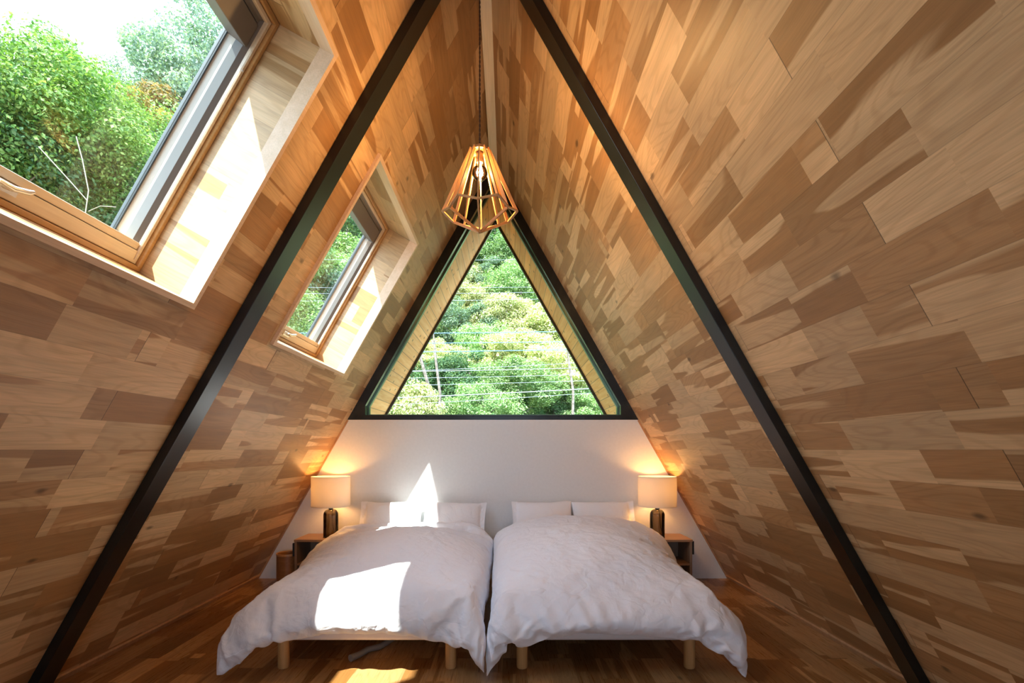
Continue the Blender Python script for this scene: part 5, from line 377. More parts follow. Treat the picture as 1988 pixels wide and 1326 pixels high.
-4 2 4 -3 1 -2 2 -2 3 -4 4 0 -3 0 4 -4 3 -1 0 -1 1 0 0 2 -6 4 -2 3 -4 0 5 -4 2 -5 2 0 2 0 -1 0 0 -1 1 1 0 0 1 1 0 0 -1 1 0 1 -2 0 -2 3 1 -1 -3 2 -1 -1 5 -6 2 1 0 -4 -1 1 2 6 -2 -4 1 4 2 -4 -1 0 3 -2 0 1 0 -4 4 -1 0 0 1 -3 3 -1 0 1 -4 0 0 5 -3 -1 -3 2 3 0 -3 1 1 -1 -1 1 1 -1 -2 0 6 2 0 0 0 0 0 0 -1 0 2 -3 0 -1 -1 3 -2 0 1 1 2 -3 -1 1 -1 3 3 0 -3 -2 2 1 -2 1 -1 2 -2 1 0 0 1 0 0 -2 1 1 -1 -1 2 -2 0 -1 3 0 -1 -1 -4 6 -4 4 -5 3 -1 1 -4 1 2 0 -1 0 0 1 0 -3 2 0 -1 1 0 -1 1 0 -1 -2 5 -4 0 3 -2 0 2 1 -5 -3 1 2 -3 7 2 -5 2 -3 5 0 -2 0 -3 5 -2 1 0 -2 1 0 -2 2 -2 1 -1 1 0 1 -3 4 -1 -2 3 -2 2 -1 -4 4 -4 4 -5 2 1 3 -2 -2 2 -1 0 1 0 -1 -2 1 0 1 -1 0 1 0 -1 0 2 -2 -1 2 -1 -1 3 -3 -4 1 6 0 -5 4 0 1 2 -5 2 0 -4 4 0 1 -2 0 3 -2 -1 -1 1 1 -1 3 0 -2 -1 1 -3 5 -3 0 1 -2 1 -3 4 2 -6 5 -3 1 1 -2 0 -1 1 0 1 -1 0 0 0 0 2 0 -1 1 0 0 -2 1 0 -1 1 1 -2 0 2 -6 1 5 -2 -3 0 6 3 -2 -5 1 3 1 -2 2 -3 2 -3 0 5 -6 2 1 0 -3 4 -1 -3 -1 2 2 -1 3 -4 -2 2 1 -1 2 1 -2 -2 2 -1 -2 1 -2 4 0 1 -1 -1 0 1 0 -1 0 -1 1 0 1 -1 1 -1 1 -2 2 1 -4 2 1 -1 -4 5 -4 -3 3 2 5 1 -5 1 1 -1 0 -1 -2 3 1 -2 1 0 -3 2 1 -1 2 1 -3 0 3 -2 1 -3 0 0 2 3 0 -6 5 -4 -1 -1 0 4 -4 5 -1 0 -2 0 -1 2 -1 2 -3 1 0 1 -1 1 1 -1 0 0 -1 0 0 0 -2 3 -2 1 -3 5 -4 1 6 -2 3 -1 -2 0 -1 0 2 -3 0 3 -3 -1 0 4 -3 3 -3 0 0 0 0 1 1 -1 0 -1 3 -1 -2 0 -2 2 1 -1 1 2 -1 1 -6 5 -6 4 0 -2 1 1 0 0 -2 3 -2 1 0 -1 2 -2 1 1 -2 1 -2 4 -5 2 1 2 -6 5 -4 -1 7 -3 4 -1 -5 0 3 -1 -1 -1 4 -3 -1 3 -1 2 -4 2 -1 5 -4 4 -2 -1 -1 -1 -1 3 -2 1 0 1 0 0 -1 2 -5 4 -2 1 -1 3 -4 4 -2 -2 3 -1 1 -3 3 0 -1 0 0 -1 1 0 1 0 -1 -1 0 3 -5 5 0 -2 -4 8 -5 -2 6 -2 3 -2 -3 2 1 -2 2 1 -4 -1 4 0 -2 4 -3 1 2 -3 -3 4 -1 -1 0 3 -3 5 -5 4 -4 1 0 0 0 -1 -1 6 -5 2 -2 1 2 1 -5 -1 6 -5 0 2 1 -2 1 0 0 0 0 0 1 0 -1 0 0 1 0 1 -2 -4 2 5 -4 -3 9 0 0 -2 -3 2 2 -5 1 -3 1 4 1 -1 -2 3 -3 0 0 0 3 -1 -1 -1 3 -2 -2 4 -4 6 -7 5 -1 1 0 -1 -2 5 -8 6 -3 3 1 -4 -2 5 -1 -4 4 0 -3 0 1 2 -1 1 -1 1 -1 0 0 0 0 1 0 -4 2 -2 6 0 -3 -4 9 -3 -3 1 -3 4 -2 -2 7 -4 3 0 -1 -3 0 3 -2 0 1 1 0 -4 4 1 -1 -2 1 4 -5 2 -4 6 -3 1 0 -4 4 1 -5 5 -6 6 -2 -3 1 4 -3 1 2 -2 1 1 0 -1 -1 1 -1 1 -1 1 0 0 0 -1 1 -4 4 -1 1 1 -2 -4 9 -4 1 1 -3 3 -2 1 2 -3 1 1 -2 -1 3 -1 1 -2 2 1 -1 -2 3 -2 -1 -1 1 5 -7 5 -1 1 -4 4 -2 -2 2 0 0 2 -2 3 -6 2 2 0 -2 2 -2 -1 3 -2 2 0 1 -3 1 1 -1 1 -1 0 -1 1 0 -4 2 1 -1 4 -2 -2 6 -3 1 -3 0 4 0 -2 1 -2 -1 4 -4 3 2 -1 -2 -2 4 -3 0 1 -1 1 0 -2 6 -3 -3 2 -1 1 1 1 -3 0 3 1 -5 4 -4 3 -1 3 -4 -1 3 -2 -1 4 -1 -3 3 -1 1 -1 1 0 0 0 0 0 -1 1 -1 0 -1 3 -3 3 -2 1 2 -4 -1 2 0 5 -5 -1 4 -1 1 0 -3 4 -5 3 -3 5 0 -3 2 -1 0 2 -3 0 4 -4 0 -1 2 0 -3 0 3 -2 4 -5 2 1 -2 4 -1 -2 0 3 -1 -2 2 -1 0 1 1 -4 0 3 -1 2 -2 1 0 0 0 0 -1 1 -1 2 -1 2 -4 2 -3 0 5 -2 -2 6 -8 6 -1 -2 1 0 -2 4 -1 1 -5 5 -4 2 1 -2 2 1 -3 3 -1 -3 1 1 4 -4 2 1 0 -4 4 -4 5 -2 2 0 -3 -1 2 -2 2 1 -2 -1 4 -4 -1 3 2 0 -5 4 -1 0 -1 1 0 0 -1 1 -2 -2 4 0 -2 4 -6 2 3 -4 6 0 -7 6 -2 0 1 -2 -2 5 -4 1 1 4 -4 4 -3 -1 2 -1 -1 1 -1 1 1 -1 2 -3 2 0 -1 0 0 0 1 -2 -2 0 -1 4 -1 3 -1 -3 3 1 0 -2 1 2 -2 0 -2 4 -2 -1 1 -1 0 0 1 0 -1 -3 5 -1 1 -1 -3 5 0 -4 3 -3 -2 4 2 -4 -2 1 1 4 -2 3 -3 2 -1 -1 1
0 1 0 -3 1 1 -1 3 -4 1 0 -1 0 0 1 1 2 -2 -1 2 3 -1 -2 -2 4 -5 2 0 0 -1 2 -4 2 -1 -1 3 3 -4 1 0 1 1 -1 -1 0 0 -1 2 -1 0 -3 1 3 -1 -2 3 -1 -2 4 0 -6 1 7 -2 3 -3 1 -2 2 -1 -3 4 -3 1 -2 2 2 -3 0 3 -4 2 1 -1 1 1 -2 -1 0 1 -1 1 0 -1 0 3 0 -4 3 0 0 -5 3 -2 5 -3 1 2 -5 3 2 -3 2 -2 1 1 0 0 2 -5 3 0 1 -1 3 -2 -2 2 -1 -2 3 1 -3 -1 5 -4 3 -2 1 -2 0 -1 2 -1 -1 3 -1 0 0 -3 4 -1 -1 1 3 -4 1 1 -4 1 4 -3 0 1 1 -1 -3 2 -2 3 2 -5 2 0 5 -4 3 -2 3 -5 0 4 -4 2 2 -1 1 -2 0 1 0 -6 7 -1 1 -1 3 -2 -1 2 -1 -2 4 -1 -6 2 6 -1 0 -1 -2 0 1 1 -1 0 2 -2 -3 2 2 -2 3 -2 1 -2 2 -4 2 -2 1 4 0 -3 0 1 -1 0 0 1 -1 2 -3 1 4 -4 1 -2 4 -3 -1 -1 6 -3 -2 2 -2 3 -2 1 1 -1 0 0 1 0 0 0 -1 1 -2 0 -1 0 4 -2 -4 5 2 0 -2 0 -2 0 1 2 -3 3 -4 3 0 0 1 -3 2 -1 0 -1 0 0 2 0 -1 2 -1 -2 -1 2 -1 0 0 -1 4 0 -3 4 -3 1 2 0 -1 -2 -1 5 -3 -2 3 0 -1 0 -2 4 -2 0 0 0 0 1 0 0 0 0 -1 2 1 -1 0 0 -5 6 1 -1 -4 1 -1 3 -1 2 -5 4 -2 2 -3 2 2 -3 1 -1 1 0 1 0 -2 1 1 0 -3 -1 4 -2 2 -3 3 -3 1 -2 1 3 -6 4 -1 2 0 -2 1 4 -5 3 0 -2 0 0 1 -1 -1 3 -1 0 0 -1 1 0 0 0 1 -2 1 0 1 1 -6 7 -1 -1 -3 3 0 1 -1 1 -4 4 -2 1 -2 3 -1 -2 1 2 -4 1 0 0 1 0 -1 -3 2 1 1 -3 2 -2 3 -2 3 -1 2 -5 2 3 -2 2 -5 0 6 -1 -2 0 0 -3 2 1 -2 0 3 -1 -1 1 0 0 0 1 0 1 -1 0 2 -2 -2 2 -2 2 1 -1 0 2 -3 -2 -1 1 3 2 -4 4 -2 2 -4 1 2 -4 0 3 -1 0 -1 0 1 0 2 0 -1 0 2 1 -1 -1 -2 0 0 -1 5 -4 1 -3 0 4 0 -5 3 -3 1 -2 2 -1 3 0 0 -2 1 2 -1 1 -1 1 2 0 -1 0 0 1 -3 2 -2 1 4 -5 2 -3 0 3 3 0 0 -5 -1 5 -4 0 0 3 -1 -3 4 0 0 1 -2 0 0 -2 2 -1 0 -1 0 -1 -1 1 4 -2 2 1 -3 -2 1 -2 6 -3 -1 0 4 -4 4 0 1 1 -5 -4 1 0 -1 1 -1 4 0 1 0 2 0 0 0 1 -4 4 0 -1 3 -4 2 -4 4 1 -1 -3 2 -3 5 0 -1 -2 3 -1 -3 -1 2 0 0 -2 -2 2 3 -4 5 -2 0 0 1 0 -1 2 0 -6 5 -1 -2 2 3 -4 2 -5 3 2 1 -3 2 -1 -2 1 1 2 1 0 -2 1 -2 2 -2 -1 0 0 2 0 0 1 -1 1 -1 2 1 -4 2 -2 2 -2 0 -1 1 -3 5 -2 1 -4 3 -3 3 2 -1 0 -3 1 1 1 0 -2 4 -6 1 1 -2 1 1 2 -4 1 4 -4 -1 2 2 -3 4 -2 3 -2 -2 -3 1 -1 -1 4 1 -2 3 -3 1 3 -3 4 -4 -2 2 0 0 2 0 0 0 0 0 0 0 1 0 -2 1 -2 3 -2 -2 0 5 -4 0 1 2 0 0 -3 -2 5 -2 -1 2 0 -2 1 -1 -1 3 -3 2 1 -2 2 -5 5 0 -4 5 -1 -1 -2 0 -3 2 -2 1 -1 5 -4 2 0 -3 -1 2 2 5 -3 0 2 -2 0 2 -2 0 -1 2 0 1 -1 0 0 0 -1 1 -2 2 -1 2 -4 -1 5 1 -2 0 2 -4 1 -4 3 1 -1 -4 1 5 -2 -2 4 -2 -2 3 -2 2 -2 0 3 -2 1 -2 -1 4 -5 3 -1 -2 2 3 -1 -1 -1 2 -6 8 -5 1 1 2 0 -4 -2 6 -1 -1 0 1 -1 1 -1 1 3 -1 0 0 0 1 1 0 -3 0 -1 2 -1 1 3 -4 0 -2 3 -4 2 -2 4 -2 0 3 0 1 -2 -4 5 -3 -2 5 -5 3 0 -1 2 -4 -1 6 -3 2 -2 -2 -3 -1 5 -3 -1 -2 3 0 -3 5 -1 5 0 1 -2 -1 2 0 -3 0 2 -1 1 -1 0 1 -1 2 0 0 1 -1 0 -2 1 0 1 -2 -5 1 0 1 0 2 4 -6 4 -3 0 2 0 -1 -1 2 -1 1 3 -6 3 3 -3 2 -4 2 0 0 -1 0 -2 5 -5 0 5 -1 3 -8 0 1 4 -6 -1 2 3 -6 -1 3 3 1 1 0 -2 1 0 0 2 -1 1 0 -1 1 2 1 -1 0 0 -4 4 -4 -1 1 -3 4 0 3 -4 3 2 -7 3 -4 5 2 -6 -1 -1 2 -1 2 1 3 2 -3 -1 -2 1 2 -2 0 1 3 1 -5 -1 5 1 -1 1 -5 5 4 -3 -5 3 2 -2 -8 2 0 -3 3 -4 4 -1 5 -3 3 -1 1 -1 2 0 0 -1 2 0 0 -1 -3 5 -8 1 1 -1 8 1 -2 -3 5 -2 -11 5 -3 2 -2 3 2 -1 7 -2 1 0 -1 -5 0 1 0 -1 2 -1 0 1 -4 2 -1 5 0 -4 2 -2 2 5 -1 -5 5 2 1 -4 0 5 0 -4 0 -9 7 -8 7 -3 2 -2 2 -2 4 -3 1 1 0 2 0 0 -3 4 -4 6 -1 1 2 -2 -1 1 -1 -6 -6 4 -1 7 -3 3 -7 3 4 -1 -1 2 -2 -1 2 -1 -3 1 4
-4 3 -2 0 2 -3 1 -2 -1 5 -4 5 -3 -1 4 2 -4 0 3 3 1 -2 -2 4 -3 4 -7 6 -10 -1 0 -1 -1 1 0 8 -2 -1 2 2 -2 0 3 0 2 -2 -1 0 1 -3 -5 2 -4 0 8 5 -3 -4 4 -3 6 0 0 -5 3 -5 0 0 -3 2 3 -1 -1 0 -1 -1 2 -1 2 0 -2 3 -4 1 0 3 0 -2 1 2 -1 0 -3 3 -2 6 -3 6 -2 3 -6 5 0 -1 -1 -1 0 -1 -7 5 0 -1 2 0 1 -1 0 0 0 2 0 -4 -5 5 -5 6 6 -1 -3 0 3 0 0 -3 0 -2 1 -5 4 -3 -1 4 -4 0 2 -2 1 -1 3 -2 1 -1 -1 4 -4 1 2 -4 2 0 1 -3 4 2 -3 5 -2 3 -3 3 -2 1 -2 2 0 -2 2 0 2 -2 -2 4 -4 0 0 1 1 -1 1 -2 -2 -1 1 2 -3 8 -5 7 1 -6 1 -2 5 -2 -1 0 0 -2 -1 -2 2 -5 2 2 -3 4 -2 -3 4 0 -1 -2 2 0 0 1 -2 1 0 -3 4 -5 2 -1 4 -5 2 0 2 2 -3 2 0 -2 4 3 1 -2 3 -3 1 -2 2 1 -3 -1 1 0 2 0 -2 -2 0 3 3 0 -5 7 -4 4 -4 0 2 -4 4 -2 -3 0 -2 2 -1 0 -1 0 2 -2 -1 2 -1 1 2 -5 0 1 3 -1 0 -1 -2 -1 3 -2 3 -4 1 1 1 2 2 -3 1 -3 -3 7 -1 3 3 -4 -2 3 0 1 1 1 1 -5 0 0 3 0 -1 5 -5 2 2 1 0 -1 0 3 -6 5 -1 -1 -5 2 2 -2 0 2 -2 -1 -1 -1 -3 3 0 1 1 0 -2 -1 -1 -2 5 -1 0 -2 -3 1 -2 4 -2 -2 5 -2 1 0 -1 3 -3 -5 1 2 0 0 -1 0 -2 1 8 3 -1 2 0 1 0 -3 5 -2 1 -2 0 0 -3 5 1 0 -1 -1 -1 -1 -1 6 -9 2 0 2 -3 -1 -1 0 4 -1 3 -3 -2 0 2 -3 -1 0 2 1 -2 3 -2 0 -2 2 -1 0 0 0 -2 4 -3 1 1 1 1 -1 -6 3 6 -1 -7 1 3 -4 1 3 3 -7 6 2 -3 1 1 4 3 -2 1 -2 0 1 1 2 0 -1 -1 2 0 0 0 0 -8 4 -7 -1 0 2 2 2 4 -2 0 -6 1 1 4 -5 3 0 -1 -3 2 3 -2 2 -3 2 -3 2 1 -5 4 -2 -2 6 -6 1 -1 1 -2 2 0 4 -3 3 -1 -1 7 -2 -3 1 -3 -1 4 2 4 0 -5 6 -2 2 0 1 -1 -1 1 0 0 1 -1 -2 0 2 -5 0 -4 7 6 2 -4 2 -1 -5 -8 1 3 -1 1 -2 1 -1 -3 1 4 -2 -2 0 0 3 -3 0 2 -1 0 -3 1 4 -2 3 -3 2 -4 2 5 1 -2 1 4 -4 5 -3 -3 4 -3 2 -9 1 9 -1 -1 7 -6 6 -3 3 -1 -1 1 1 0 1 0 -2 3 0 -7 0 -1 9 2 -1 1 0 -6 -4 -5 0 -2 -1 0 1 0 3 0 0 4 -5 3 3 -2 -1 -5 4 -1 1 -3 4 3 -4 -2 0 3 2 -4 6 -3 -1 2 0 5 0 5 -9 2 -2 -2 -1 4 11 -11 -6 1 11 -2 4 -2 2 -4 0 2 -1 1 1 -1 -1 3 -2 -7 -1 2 9 -1 1 -1 -2 -8 -3 -1 1 4 1 5 -3 0 2 -8 -1 4 -2 5 -5 2 -3 0 2 -2 2 -3 4 1 -1 10 -3 -3 -5 1 4 -1 9 -8 -4 -2 1 2 7 1 -4 11 0 2 0 -5 0 3 -5 -8 1 5 -2 3 0 1 -2 1 2 -1 0 1 -1 -6 4 5 -1 0 0 -6 0 5 5 -3 4 1 -1 -3 -6 6 -4 -3 6 3 -6 -2 -4 1 -2 5 3 2 6 -2 0 3 -3 2 -7 3 2 2 1 1 -2 -5 7 -1 0 1 -4 -6 6 2 1 0 -3 2 -6 3 -4 7 0 -2 -6 2 -4 4 0 1 -1 1 1 -1 0 -1 4 -2 -2 2 -2 0 5 2 -12 5 11 -2 -2 -3 3 3 -5 5 -1 -1 -2 6 0 0 0 0 0 0 -1 -3 3 -1 -1 3 -2 2 1 -1 0 -1 1 0 0 -1 1 0 -1 2 0 -1 0 -4 1 3 -3 2 -1 -4 -7 3 -3 1 -2 5 0 0 0 0 1 0 1 -2 -3 4 4 2 -2 2 0 0 -1 6 -1 -8 0 3 5 0 -2 2 -2 3 -1 2 -2 -1 2 0 0 0 0 1 -1 -1 0 1 0 0 0 0 0 0 0 -2 3 -1 0 0 1 0 0 -1 1 0 0 -1 -4 -2 1 1 1 -4 -5 3 -5 5 -3 1 0 2 0 2 0 -4 1 1 -3 0 1 7 -1 -1 -1 -1 0 8 2 1 0 -1 0 1 0 0 -1 1 -2 0 1 -4 0 2 -1 -1 -1 3 1 2 -3 -1 -3 3 0 2 0 1 0 -1 1 0 0 -1 -1 -1 2 -2 2 -5 -3 -1 -1 -1 3 -2 6 -1 -3 2 -6 2 0 3 -1 1 1 -4 1 -3 1 1 0 0 -2 1 1 0 0 7 -5 6 -1 0 0 2 1 -1 -1 0 -1 0 1 0 2 0 -2 1 0 0 -2 -1 -1 1 1 3 -3 -1 -1 0 0 0 0 0 1 0 1 2 2 0 2 -3 2 -1 -1 0 0 -6 1 -5 0 -1 -1 3 -1 -1 0 3 4"""
